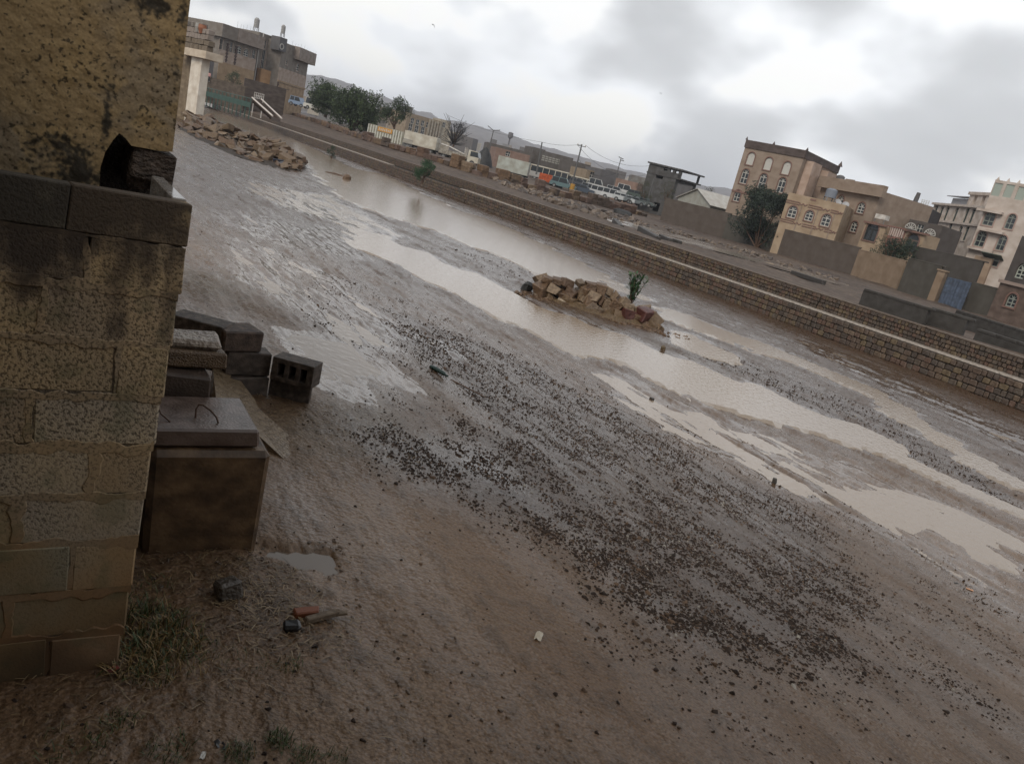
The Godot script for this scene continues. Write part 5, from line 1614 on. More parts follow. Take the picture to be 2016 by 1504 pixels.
func make_fences() -> void:
	var f1 := mat(Color(0.105, 0.085, 0.072), 0.8, T.soft, 4.0)
	var f2 := mat(Color(0.085, 0.078, 0.066), 0.8, T.soft, 4.0)
	var f3 := mat(Color(0.25, 0.185, 0.13), 0.8, T.soft, 4.0)
	var f4 := mat(Color(0.075, 0.068, 0.062), 0.8, T.soft, 4.0)
	fence("yard_wall", "reddish grey yard wall in front of the white gabled shed", Vector3(15.502, -0.7, -119), -0.981, 13.235, 3.561, f1)
	fence("yard_wall", "plain dark yard wall between the shed and the dark tree", Vector3(22.692, -0.7, -107.5), -1.109, 10.609, 3.412, f2)
	fence("yard_wall", "longest dark brown yard wall below the low tan house", Vector3(26.667, -0.7, -98), -1.112, 13.381, 3.249, f1)
	fence("yard_wall", "lighter rain streaked tan stretch of yard wall below the green bush", Vector3(32.21, -0.7, -85), -1.288, 7.289, 3.057, f3)
	fence("yard_wall", "dark block wall with a pale top line left of the blue gate", Vector3(33.498, -0.7, -76), -1.41, 5.066, 3.376, f2)
	fence("yard_wall", "tall dark wall behind the blue gate", Vector3(37.236, -0.7, -84), -1.215, 8.533, 4.705, f4)
	fence("yard_wall", "low dark stretch of wall right of the blue gate", Vector3(36.299, -0.7, -69), -1.292, 3.12, 2.663, f2)
	var t := thing("gate_pillar", "tan gate pillar left of the blue gate", "pillar", Vector3(34.104, -0.7, -71), -0.851)
	var b := MB.new()
	b.bb(0, -0.3, -0.6, 0.665, 2.972, 0.05, 0.03)
	part("shaft", b, f3, t)
	b = MB.new()
	b.bb(-0.08, 2.972 - 0.01, -0.68, 0.665 + 0.08, 2.972 + 0.15, 0.13, 0.03)
	part("cap", b, f3, t)
	t = thing("blue_gate", "blue steel double gate in the yard walls at the right", "gate", Vector3(34.631, -0.7, -70), -1.064)
	var blue := mat(Color(0.095, 0.13, 0.20), 0.45, T.mottle, 2.0)
	var w := 2.287
	var h := 2.661
	for k in 2:
		b = MB.new()
		b.bb(k * w / 2 + 0.02, 0.05, -0.06, (k + 1) * w / 2 - 0.02, h, 0.0)
		for i in 4: b.bb(k * w / 2 + 0.03 + i * w / 8, 0.08, 0, k * w / 2 + 0.07 + i * w / 8, h - 0.03, 0.03)
		for y in [0.1, h * 0.5, h - 0.14]: b.bb(k * w / 2 + 0.03, y, 0, (k + 1) * w / 2 - 0.03, y + 0.08, 0.035)
		part("gate_leaf", b, blue, t)
	# low block walls close behind the retaining wall
	var lw := mat(Color(0.060, 0.056, 0.052), 0.75, T.mottle, 2.0, T.grain, 1.0)
	fence("low_block_wall", "long low dark block wall just above the stone wall at the right, left length", Vector3(14.288, -0.3, -35.6), -1.083, 3.395, 0.942, lw)
	fence("low_block_wall", "low dark block wall just above the stone wall, middle length", Vector3(16.369, -0.3, -33.4), -0.897, 1.536, 0.95, lw)
	fence("low_block_wall", "low dark block wall with a lighter top, behind the middle length", Vector3(22.885, -0.4, -44), -1.388, 6.102, 0.787, lw)
	fence("low_block_wall", "nearest low dark block wall, at the right edge above the stone wall", Vector3(17.445, -0.3, -31.5), -1.222, 3.192, 0.673, lw)

func make_left_houses() -> void:
	var grey := mat(Color(0.22, 0.20, 0.18), 0.85, T.soft, 4.0)
	var grey2 := mat(Color(0.29, 0.25, 0.225), 0.85, T.soft, 4.0)
	var pinkish := mat(Color(0.42, 0.345, 0.295), 0.85, T.soft, 4.0)
	var tan_m := mat(Color(0.36, 0.265, 0.17), 0.85, T.soft, 4.0)
	var quoin := mat(Color(0.07, 0.045, 0.04), 0.8)
	# left block
	var t := house("grey_apartment_block", "grey block walled apartment house with an overhanging top floor, left of the two steel tanks", Vector3(-75.798, 0.4, -170), 1.061, 9.167, 12.717, 14.0, grey,
		[[Vector2(0.022, 11.109), 0.7, 2.2, 0], [Vector2(2.499, 11.065), 0.7, 2.2, 0], [Vector2(4.567, 11.11), 1.3, 1.6, 1], [Vector2(6.439, 10.995), 1.3, 1.6, 1], [Vector2(8.377, 11.095), 0.9, 1.7, 0], [Vector2(2.516, 8.251), 0.9, 1.9, 0], [Vector2(4.652, 7.916), 1.3, 1.7, 1], [Vector2(6.17, 7.948), 1.3, 1.7, 1]], pinkish, "apartment house")
	var w := 9.167
	var y := 12.531
	var b := MB.new()
	b.bb(-0.8, y, -13.0, w + 0.8, 15.117, 1.0)
	part("top_floor", b, grey, t)
	b = MB.new()
	b.bb(w * 0.34, y + 0.01, 0.9, w + 0.82, 15.117 - 0.1, 1.12)
	part("brown_panel", b, grey2, t)
	band(t, "lower_facing", 0.0, 0.0, w, 10.162, 0.06, pinkish)
	band(t, "tan_base", 0.0, 0.0, w, 7.784, 0.12, tan_m)
	for px in [0.18, 0.42]:
		for k in 12: band(t, "quoin", w * px - (0.28 if k % 2 else 0.14), 7.784 + 0.1 + k * 0.32, w * px + (0.28 if k % 2 else 0.14), 7.784 + 0.4 + k * 0.32, 0.16, quoin)
	# middle block, set back
	t = house("grey_apartment_block", "narrow middle block of the grey apartment houses with tall pale stair slots", Vector3(-72.09, 0.4, -180), 1.072, 6.831, 16.077, 12.0, grey,
		[[Vector2(1.822, 13.873), 0.6, 1.8, 0], [Vector2(3.113, 13.87), 0.6, 1.8, 0], [Vector2(1.861, 10.653), 0.9, 4.2, 0], [Vector2(3.159, 10.629), 0.9, 4.2, 0], [Vector2(5.505, 11.722), 1.2, 1.0, 0]], pinkish, "apartment house")
	w = 6.831
	band(t, "orange_annex", 0.612, 0.0, 4.868, 8.767, 1.5, mat(Color(0.42, 0.255, 0.13), 0.85, T.soft, 4.0))
	for k in 12: band(t, "quoin", 0.2, 4.6 + k * 0.32, 0.75 + (0.3 if k % 2 else 0.0), 4.9 + k * 0.32, 0.12, quoin)
	b = MB.new()
	b.tube([Vector3(w * 0.12, 16.077, 0.3), Vector3(w * 0.12, 14.317, 0.3), Vector3(0.0, 13.642, 0.4), Vector3(0.0, 4.0, 0.4)], [0.11, 0.11, 0.11, 0.11], 6)
	b.tube([Vector3(w * 0.95, 15.728, 0.4), Vector3(w * 0.93, 3.0, 0.4)], [0.13, 0.13], 6)
	b.tube([Vector3(w * 0.97, 15.728 + 0.6, 0.7), Vector3(w * 0.97, 3.0, 0.7)], [0.13, 0.13], 6)
	part("drain_pipe", b, mat(Color(0.5, 0.48, 0.45), 0.6), t)
	# right block
	t = house("grey_apartment_block", "right block of the grey apartment houses with a boxed out corner room", Vector3(-67.483, 0.4, -182), 1.457, 14.091, 15.483, 12.0, grey,
		[[Vector2(3.074, 11.52), 0.9, 0.9, 0], [Vector2(8.888, 11.437), 1.5, 1.8, 1], [Vector2(2.921, 8.287), 1.0, 2.0, 1], [Vector2(8.635, 8.428), 1.3, 2.2, 1]], pinkish, "apartment house")
	w = 14.091
	b = MB.new()
	b.bb(w * 0.42, 12.912, -5.0, w + 0.8, 15.629, 1.4)
	part("corner_room", b, grey2, t)
	band(t, "lower_facing", 0.0, 0.0, w, 10.085, 0.06, pinkish)
	band(t, "tan_base", 0.0, 0.0, w * 0.98, 6.861, 0.14, tan_m)
	band(t, "ledge", 0.0, 7.187 - 0.2, w, 7.187 + 0.2, 0.3, tan_m)
	for k in 9: band(t, "quoin", 0.0, 3.4 + k * 0.4, 0.5 + (0.35 if k % 2 else 0.0), 3.78 + k * 0.4, 0.16, quoin)
	var steel := mat(Color(0.42, 0.43, 0.44), 0.35, T.mottle, 1.0)
	roof_tank("left steel water tank on the roof of the grey apartment houses", Vector3(-71.403, 16.044, -176), 0.58, 2.7, steel)
	roof_tank("right steel water tank standing on a dark box on the grey apartment roofs", Vector3(-68.188, 16.804, -183), 0.48, 2.5, steel)
	t = thing("roof_hut", "dark roof hut with a round vent under the right steel tank", "roof hut", Vector3(-68.276, 0.4, -181), 1.153)
	b = MB.new()
	b.bb(0, 13.398, -2, 2.188, 16.217, 0.6)
	part("hut_wall", b, M.blue_grey, t)
	b = MB.new()
	b.lathe(Transform3D(Basis(Vector3(1, 0, 0), PI / 2), Vector3(2.188 * 0.35, 14.349, 0.62)), [Vector2(0.45, 0.0), Vector2(0.65, 0.0), Vector2(0.65, 0.08), Vector2(0.45, 0.08)], 14)
	part("round_vent", b, M.frame, t)
	# bars sticking out of the roofs
	for e in [[Vector3(-75.016, 16.272, -175), "left"], [Vector3(-66.767, 15.988, -186), "right"]]:
		t = thing("starter_bars", "thin steel bars standing on the %s grey apartment roof" % e[1], "steel bars", e[0])
		b = MB.new()
		for i in 9: b.tube([Vector3(i * 0.7, -0.9 - 0.16 * i, 0), Vector3(i * 0.7 + 0.1 * sin(i * 2.0), 0.9 - 0.16 * i + 0.3 * sin(i * 5.0), 0)], [0.03, 0.02], 4)
		part("bars", b, M.metal, t)
	# brown wall in front
	fence("compound_wall", "brown compound wall in front of the grey apartment houses", Vector3(-61.632, 0.2, -150), 0.8, 8.365, 5.389, mat(Color(0.14, 0.11, 0.095), 0.85, T.mottle, 4.0))
	fence("compound_wall", "tan broken wall below the round bush at the left", Vector3(-66.81, 0.2, -146), 0.307, 6.622, 3.943, mat(Color(0.15, 0.12, 0.095), 0.85, T.mottle, 4.0))
	house("dark_lane_house", "dark bluish house behind the standing person", Vector3(-75.734, 0.2, -162), 0.858, 2.643, 7.797, 6.0, M.blue_grey, [[Vector2(1.09, 4.61), 1.0, 2.0, 0]])
	# gate building with the white pillar, close on the left
	var st := mat(Color(0.27, 0.22, 0.165), 0.85, T.speck, 1.5)
	t = thing("gate_building", "unfinished gate building with a white pillar carrying a pale beam and rough blocks", "gatehouse", Vector3(-42.581, -1.5, -86), -0.662)
	w = 6.51
	b = MB.new()
	var px0 := 2.643
	var px1 := 4.841
	var ytop := 6.482
	b.bb(px0, -0.3, -0.9, px1, ytop, 0.0, 0.03)
	part("white_pillar", b, mat(Color(0.78, 0.73, 0.65), 0.6, T.soft, 3.0), t)
	b = MB.new()
	b.bb(px0 - 2.5, ytop + 0.002, -1.4, px1 + 1.6, ytop + 0.75, 0.5, 0.02)
	part("beam", b, mat(Color(0.62, 0.54, 0.44), 0.7, T.soft, 3.0), t)
	b = MB.new()
	b.bb(px0 - 4.0, -0.3, -1.6, px0 - 0.02, ytop, -0.75)
	part("infill_wall", b, mat(Color(0.26, 0.20, 0.13), 0.8, T.mottle, 3.0), t)
	var shp := rock_set(4, 800, 0.08, 0.04)
	var k2 := 0
	for row in 5:
		var x := px0 - 2.3
		while x < px1 + (1.2 if row < 4 else -0.5):
			var l := rng.randf_range(0.5, 0.75)
			if not (row == 4 and rng.randf() < 0.25): piece("block", k2, shp[rng.randi() % 4], [st, grey2, grey][mini(row / 2, 2)], t, Transform3D(Basis.from_scale(Vector3(l - 0.03, 0.5, 0.7)), Vector3(x + l / 2, ytop + 1.0 + row * 0.52, 0.0 + rng.randf_range(-0.05, 0.05))))
			k2 += 1
			x += l
	for e in [["reddish clay pot standing on the block parapet of the gate building", Vector3(-39.082, 7.856, -83), 0.42, Color(0.26, 0.10, 0.05)], ["grey bucket on the block parapet beside the clay pot", Vector3(-39.75, 7.937, -83.5), 0.32, Color(0.30, 0.29, 0.27)]]:
		t = thing("roof_pot", e[0], "pot", e[1] - Vector3(0, 0.55, 0))
		b = MB.new()
		b.lathe(Transform3D(), [Vector2(0.01, 0), Vector2(e[2] * 0.6, 0), Vector2(e[2], 0.5), Vector2(e[2] * 0.9, 0.85), Vector2(e[2] * 0.75, 0.85), Vector2(0.01, 0.3)], 10)
		part("bowl", b, mat(e[3], 0.7), t)
	# green rail along the bank, steps with white rails, a small white grille gate
	t = thing("green_fence", "long dark green panel fence along the bank at the left", "fence", Vector3(-70.108, -0.3, -150), -0.861)
	w = 29.017
	b = MB.new()
	var n := 14
	for i in n: b.bb(w * i / n + 0.03, 1.24, -0.08, w * (i + 1) / n - 0.03, 2.057, 0.0)
	part("panel", b, mat(Color(0.012, 0.075, 0.05), 0.5, T.mottle, 3.0), t)
	b = MB.new()
	for i in n + 1: b.bb(w * i / n - 0.05, -0.5, -0.12, w * i / n + 0.05, 2.711, 0.02)
	b.bb(0, 2.711 - 0.1, -0.1, w, 2.711, 0.0)
	part("post", b, mat(Color(0.03, 0.075, 0.06), 0.5), t)
	var rail := mat(Color(0.55, 0.50, 0.46), 0.5)
	t = thing("bank_steps", "steps with two white sloping side rails up the bank at the left", "steps", Vector3(-38.493, 0.888, -104))
	var ra := Vector3(-47.028, 2.523, -118) - Vector3(-38.493, 0.888, -104)
	var rb := Vector3(-46.825, 2.637, -121) - Vector3(-38.493, 0.888, -104)
	var rc := Vector3(-38.342, 0.816, -107) - Vector3(-38.493, 0.888, -104)
	b = MB.new()
	b.tube([Vector3.ZERO, ra], [0.11, 0.11], 6)
	part("rail", b, rail, t)
	b = MB.new()
	b.tube([rc, rb], [0.11, 0.11], 6)
	part("rail", b, rail, t)
	for i in 12:
		var u := (i + 0.5) / 12.0
		var p0 := Vector3.ZERO.lerp(ra, u)
		var p1 := rc.lerp(rb, u)
		b = MB.new()
		var d := (ra / 12.0)
		b.quad(p0 - Vector3(0, 0.25, 0), p1 - Vector3(0, 0.25, 0), p1 + Vector3(d.x, -0.25, d.z), p0 + Vector3(d.x, -0.25, d.z))
		b.quad(p0 - Vector3(0, 0.7, 0), p1 - Vector3(0, 0.7, 0), p1 - Vector3(0, 0.25, 0), p0 - Vector3(0, 0.25, 0))
		part("step", b, mat(Color(0.13, 0.10, 0.085), 0.7) if i == 0 else M.rust, t)
	t = thing("white_grille", "small white barred panel at the head of the bank steps", "grille", Vector3(-47.941, 0.2, -121), 0.773)
	b = MB.new()
	w = 1.431
	var g0 := 2.384
	var g1 := 3.168
	for i in 6: b.bb(w * i / 5 - 0.04, g0, -0.04, w * i / 5 + 0.04, g1, 0.04)
	for i in 3: b.bb(-0.04, lerpf(g0, g1, i / 2.0) - 0.04, -0.035, w + 0.04, lerpf(g0, g1, i / 2.0) + 0.04, 0.035)
	b.bb(-0.06, -0.3, -0.05, 0.06, g0, 0.05)
	b.bb(w - 0.06, -0.3, -0.05, w + 0.06, g0, 0.05)
	part("bars", b, M.white, t)
	# person in pink by the dark house
	make_person(Vector3(-66.454, 3.41, -146))

# standing figure; one continuous body from a field of capsules
func make_person(at: Vector3) -> void:
	var t := thing("person", "person in a pink shirt and dark trousers standing by the dark house at the left", "person", at)
	var J := {"pel": [Vector3(0, 0.93, 0), 0.13], "che": [Vector3(0, 1.28, 0), 0.15], "nec": [Vector3(0, 1.48, 0), 0.06], "hea": [Vector3(0, 1.61, 0.02), 0.10]}
	var bones := [["pel", "che"], ["che", "nec"], ["nec", "hea"]]
	for s in [-1, 1]:
		J["sho%d" % s] = [Vector3(s * 0.18, 1.40, 0), 0.065]
		J["elb%d" % s] = [Vector3(s * 0.25, 1.12, 0.02), 0.045]
		J["wri%d" % s] = [Vector3(s * 0.26, 0.88, 0.08), 0.035]
		J["han%d" % s] = [Vector3(s * 0.26, 0.79, 0.10), 0.038]
		J["hip%d" % s] = [Vector3(s * 0.09, 0.90, 0), 0.095]
		J["kne%d" % s] = [Vector3(s * 0.10, 0.49, 0.02 * s), 0.065]
		J["ank%d" % s] = [Vector3(s * 0.11, 0.09, -0.03), 0.045]
		J["toe%d" % s] = [Vector3(s * 0.13, 0.04, 0.12), 0.04]
		for e in [["che", "sho"], ["sho", "elb"], ["elb", "wri"], ["wri", "han"], ["pel", "hip"], ["hip", "kne"], ["kne", "ank"], ["ank", "toe"]]:
			bones.append([e[0] if e[0] in ["che", "pel"] else e[0] + str(s), e[1] + str(s)])
	var cell := 0.03
	var lo := Vector3(-0.42, -0.05, -0.27)
	var nx := 29
	var ny := 62
	var nz := 20
	var f := PackedFloat32Array()
	f.resize(nx * ny * nz)
	for k in nz:
		for j in ny:
			for i in nx:
				var p := lo + Vector3(i, j, k) * cell
				var v := 0.0
				for e in bones:
					var a: Vector3 = J[e[0]][0]
					var b: Vector3 = J[e[1]][0]
					var u := clampf((p - a).dot(b - a) / (b - a).length_squared(), 0, 1)
					var d: float = p.distance_to(a.lerp(b, u)) - lerpf(J[e[0]][1], J[e[1]][1], u)
					v += exp(-d * 40.0)
				f[(k * ny + j) * nx + i] = -log(v + 1e-20) / 40.0
	var m := MB.new()
	var skin := Color(0.20, 0.11, 0.07)
	var ids := {}
	var pts := {}
	for k in nz - 1:
		for j in ny - 1:
			for i in nx - 1:
				var c := Vector3.ZERO
				var n := 0
				for e in [[0, 0, 0, 1, 0, 0], [0, 1, 0, 1, 1, 0], [0, 0, 1, 1, 0, 1], [0, 1, 1, 1, 1, 1], [0, 0, 0, 0, 1, 0], [1, 0, 0, 1, 1, 0], [0, 0, 1, 0, 1, 1], [1, 0, 1, 1, 1, 1], [0, 0, 0, 0, 0, 1], [1, 0, 0, 1, 0, 1], [0, 1, 0, 0, 1, 1], [1, 1, 0, 1, 1, 1]]:
					var va := f[((k + e[2]) * ny + j + e[1]) * nx + i + e[0]]
					var vb := f[((k + e[5]) * ny + j + e[4]) * nx + i + e[3]]
					if (va < 0) != (vb < 0):
						c += Vector3(e[0], e[1], e[2]).lerp(Vector3(e[3], e[4], e[5]), va / (va - vb))
						n += 1
				if n: pts[Vector3i(i, j, k)] = lo + (Vector3(i, j, k) + c / n) * cell
	for k in range(1, nz - 1):
		for j in range(1, ny - 1):
			for i in range(1, nx - 1):
				var v0 := f[(k * ny + j) * nx + i]
				for ax in 3:
					var d := Vector3i(1 if ax == 0 else 0, 1 if ax == 1 else 0, 1 if ax == 2 else 0)
					var v1 := f[((k + d.z) * ny + j + d.y) * nx + i + d.x]
					if (v0 < 0) == (v1 < 0): continue
					var u := Vector3i(d.y, d.z, d.x)
					var w := Vector3i(d.z, d.x, d.y)
					var o := Vector3i(i, j, k)
					var q := [pts[o], pts[o - u], pts[o - u - w], pts[o - w]]
					var y: float = q[0].y
					m.col = Color(0.03, 0.03, 0.035)
					if y > 0.95: m.col = Color(0.48, 0.26, 0.25)
					if y > 1.49 or (absf(q[0].x) > 0.2 and y < 1.13 and y > 0.7): m.col = skin
					if y > 1.62: m.col = Color(0.015, 0.012, 0.01)
					if y < 0.12: m.col = Color(0.3, 0.3, 0.3)
					m.quad_out(q[0], q[1], q[2], q[3], lo + (Vector3(o) + Vector3(d) * (0.0 if v0 < 0 else 1.0)) * cell)
	var pm := mat(Color.WHITE, 0.8)
	pm.vertex_color_use_as_albedo = true
	part("body", m, pm, t, true)

func make_middle_houses() -> void:
	var c := {"tan": mat(Color(0.30, 0.245, 0.18), 0.85, T.soft, 4.0), "dark": mat(Color(0.12, 0.11, 0.105), 0.85, T.soft, 4.0), "pink": mat(Color(0.26, 0.18, 0.15), 0.85, T.soft, 4.0), "grey": mat(Color(0.20, 0.195, 0.19), 0.85, T.soft, 4.0), "pale": mat(Color(0.38, 0.35, 0.29), 0.85, T.soft, 4.0)}
	var t := house("arcaded_building", "pale tan three storey building with pillars, between the tall tree and the spiky bush", Vector3(-59.455, 0, -290), 0.731, 14.982, 10.965, 12.0, c.tan,
		[[Vector2(2.581, 8.538), 1.4, 2.0, 0], [Vector2(4.764, 8.483), 1.4, 2.0, 0], [Vector2(6.927, 8.599), 1.4, 2.0, 0], [Vector2(9.154, 8.543), 1.4, 2.0, 0], [Vector2(2.24, 6.317), 1.6, 2.6, 0], [Vector2(4.88, 6.169), 1.6, 2.6, 0], [Vector2(7.51, 6.191), 1.6, 2.6, 0]], c.pale)
	for x in [0.62, 0.70, 0.78, 0.86, 0.94]: band(t, "pillar", 14.982 * x, 3.0, 14.982 * x + 0.6, 10.965 - 0.3, 0.5, c.pale)
	band(t, "roof_block", 1.0, 10.965 - 0.3, 3.5, 10.965 + 2.2, 0.0, c.dark, -3.0)
	house("far_house", "pale tan far house just left of the spiky bush", Vector3(-48.932, 0, -300), 0.509, 4.101, 11.852, 9.0, c.pale, [[Vector2(1.583, 10.041), 1.2, 1.8, 0]])
	house("far_house", "long brownish grey flat house behind the lamp post with two arms", Vector3(-19.235, 0, -190), 0.18, 11.18, 5.836, 9.0, c.dark, [])
	house("far_house", "low reddish tan house above the light grey truck box", Vector3(-15.286, 0, -172), 0.268, 7.558, 4.942, 7.0, c.pink, [[Vector2(2.742, 4.14), 1.0, 1.0, 0]])
	house("far_house", "dark square block at the left end of the long building with the grid of panes", Vector3(-8.782, 0, -200), 0.323, 3.153, 7.532, 8.0, c.dark, [])
	t = house("grid_window_building", "long dark building with a wide grid of pale panes behind the utility poles", Vector3(-6.345, 0, -198), 0.253, 7.977, 7.193, 9.0, c.dark, [])
	var gx := 0.108
	var gx2 := 6.151
	var gy0 := 4.819
	var gy1 := 6.209
	for i in 7:
		for j in 3:
			var b := MB.new()
			b.bb(lerpf(gx, gx2, i / 7.0) + 0.08, lerpf(gy0, gy1, j / 3.0) + 0.08, 0.0, lerpf(gx, gx2, (i + 1) / 7.0) - 0.08, lerpf(gy0, gy1, (j + 1) / 3.0) - 0.08, 0.05)
			part("pane", b, mat(Color(0.30, 0.29, 0.26), 0.4) if i + j == 0 else t.get_node("pane").material_override, t)
	house("far_house", "dark brown ribbed building right of the taller utility pole", Vector3(2.005, 0, -190), 0.487, 4.27, 6.378, 8.0, c.dark, [])
	house("far_house", "small yellowish building above the parked cars", Vector3(4.868, 0, -182), 0.476, 4.361, 5.139, 8.0, c.tan, [[Vector2(1.615, 4.184), 1.2, 1.4, 0]])
	house("far_house", "plain blue grey building left of the single lamp post", Vector3(8.029, 0, -180), 0.466, 4.454, 5.946, 8.0, M.blue_grey, [])
	house("far_house", "reddish low house with a mottled wall right of the single lamp post", Vector3(11.22, 0, -176), -0.394, 5.215, 4.832, 8.0, c.pink, [])
	house("far_house", "low grey flat house left of the unfinished house", Vector3(17.196, 0, -210), 0, 5.371, 7.047, 8.0, c.grey, [])
	# unfinished house: closed below, open frame above
	t = thing("unfinished_house", "unfinished dark grey concrete house with open upper floor against the sky", "house", Vector3(15.097, -0.5, -152), -0.738)
	var w := 7.432
	var ym := 7.234
	var yt := 8.914
	var conc := mat(Color(0.105, 0.105, 0.108), 0.85, T.mottle, 4.0)
	var b2 := MB.new()
	wall_mesh(b2, w * 0.9, ym, [[Vector2(2.987, 7.069), 1.6, 0.8], [Vector2(w * 0.55, 1.6), 1.4, 1.6]])
	b2.quad(Vector3(w * 0.9, 0, 0), Vector3(w * 0.9, 0, -7), Vector3(w * 0.9, ym, -7), Vector3(w * 0.9, ym, 0))
	b2.quad(Vector3(0, 0, -7), Vector3(0, 0, 0), Vector3(0, ym, 0), Vector3(0, ym, -7))
	b2.quad(Vector3(0, 0, -7), Vector3(0, ym, -7), Vector3(w * 0.9, ym, -7), Vector3(w * 0.9, 0, -7))
	part("lower_wall", b2, conc, t)
	b2 = MB.new()
	b2.bb(-0.1, ym, -7.1, w * 1.02, ym + 0.25, 0.1)
	b2.box(Transform3D(Basis(Vector3(0, 0, 1), -0.02), Vector3(w * 0.5, yt + 0.1, -3.5)), Vector3(w * 1.08, 0.28, 7.6))
	part("slab", b2, conc, t)
	b2 = MB.new()
	b2.bb(0, ym + 0.25, -0.2, w * 0.46, yt, 0.0)
	b2.bb(0, ym + 0.25, -7, 0.2, yt, -0.2)
	part("upper_wall", b2, conc, t)
	for x in [0.58, 0.74, 0.92]:
		b2 = MB.new()
		b2.bb(w * x, ym + 0.25, -0.4, w * x + 0.55, yt, 0.0)
		part("column", b2, conc, t)
	b2 = MB.new()
	b2.bb(w * 0.46, ym + 0.25, -0.15, w * 1.0, ym + 1.0, 0.0)
	b2.bb(w * 0.9, ym + 0.25, -7.0, w * 0.9 + 0.3, yt, -6.6)
	part("parapet", b2, conc, t)
	fence("yard_wall", "short grey wall right of the unfinished house", Vector3(20.356, -0.5, -146), -1.103, 4.481, 6.387, M.blue_grey)
	# white gabled shed
	t = thing("gabled_shed", "pale shed with a white gabled sheet roof behind the yard wall", "shed", Vector3(18.558, -0.5, -128), -1.132)
	w = 8.837
	var e0 := 4.077
	var ap := 5.822
	var ax := 4.733
	var sheet := mat(Color(0.50, 0.50, 0.48), 0.45, T.soft, 4.0)
	b2 = MB.new()
	b2.slab(PackedVector2Array([Vector2(0, 0), Vector2(w, 0), Vector2(w, e0), Vector2(ax, ap), Vector2(0, e0)]), -11.0, 0.0)
	part("gable_wall", b2, mat(Color(0.36, 0.37, 0.34), 0.6, T.soft, 4.0), t)
	b2 = MB.new()
	for s in [[0.0, e0, -0.4], [w, e0, 0.4]]:
		var lo := Vector3(s[0] + s[2], s[1] - 0.2, 0)
		var d := Vector3(ax, ap + 0.05, 0) - lo
		b2.box(Transform3D(Basis(d.normalized(), Vector3(0, 0, 1).cross(d.normalized()), Vector3(0, 0, 1)), lo + d / 2 + Vector3(0, 0.05, -5.5)), Vector3(d.length(), 0.08, 11.6))
	part("roof", b2, sheet, t)
	# hazy far town on the slope
	var hm := [c.grey, c.pale, c.tan, c.dark]
	var hb := []
	for i in 3:
		var bb := MB.new()
		bb.bb(-0.5, 0, -0.5, 0.5, 1, 0.5)
		if i == 1: bb.bb(-0.2, 1, -0.3, 0.3, 1.35, 0.3)
		if i == 2: bb.bb(-0.5, 1, -0.5, 0.0, 1.5, 0.5)
		hb.append(bb.mesh())
	var r := RandomNumberGenerator.new()
	r.seed = 15
	for i in 90:
		var u := r.randf()
		var d := r.randf_range(480, 1250)
		var tt := lerpf(-0.34, 0.24, u)
		var y := 1.0 + (d - 420.0) * 0.022 + r.randf_range(-2, 2)
		var sz := r.randf_range(8, 20)
		single_rock("town_house", hb[r.randi() % 3], hm[r.randi() % 4], Transform3D(Basis.from_euler(Vector3(0, r.randf_range(-0.5, 0.5), 0)) * Basis.from_scale(Vector3(sz, r.randf_range(7, 13), sz)), Vector3(tt * d, y - 5.0, -d)), "small flat roofed hazy far house, %s" % ("beyond the left trees" if tt < -0.2 else "beyond the spiky bush" if tt < -0.08 else "beyond the lamp post with two arms" if tt < 0.04 else "beyond the utility poles" if tt < 0.14 else "beyond the unfinished house"), "house", "far town houses in the haze")

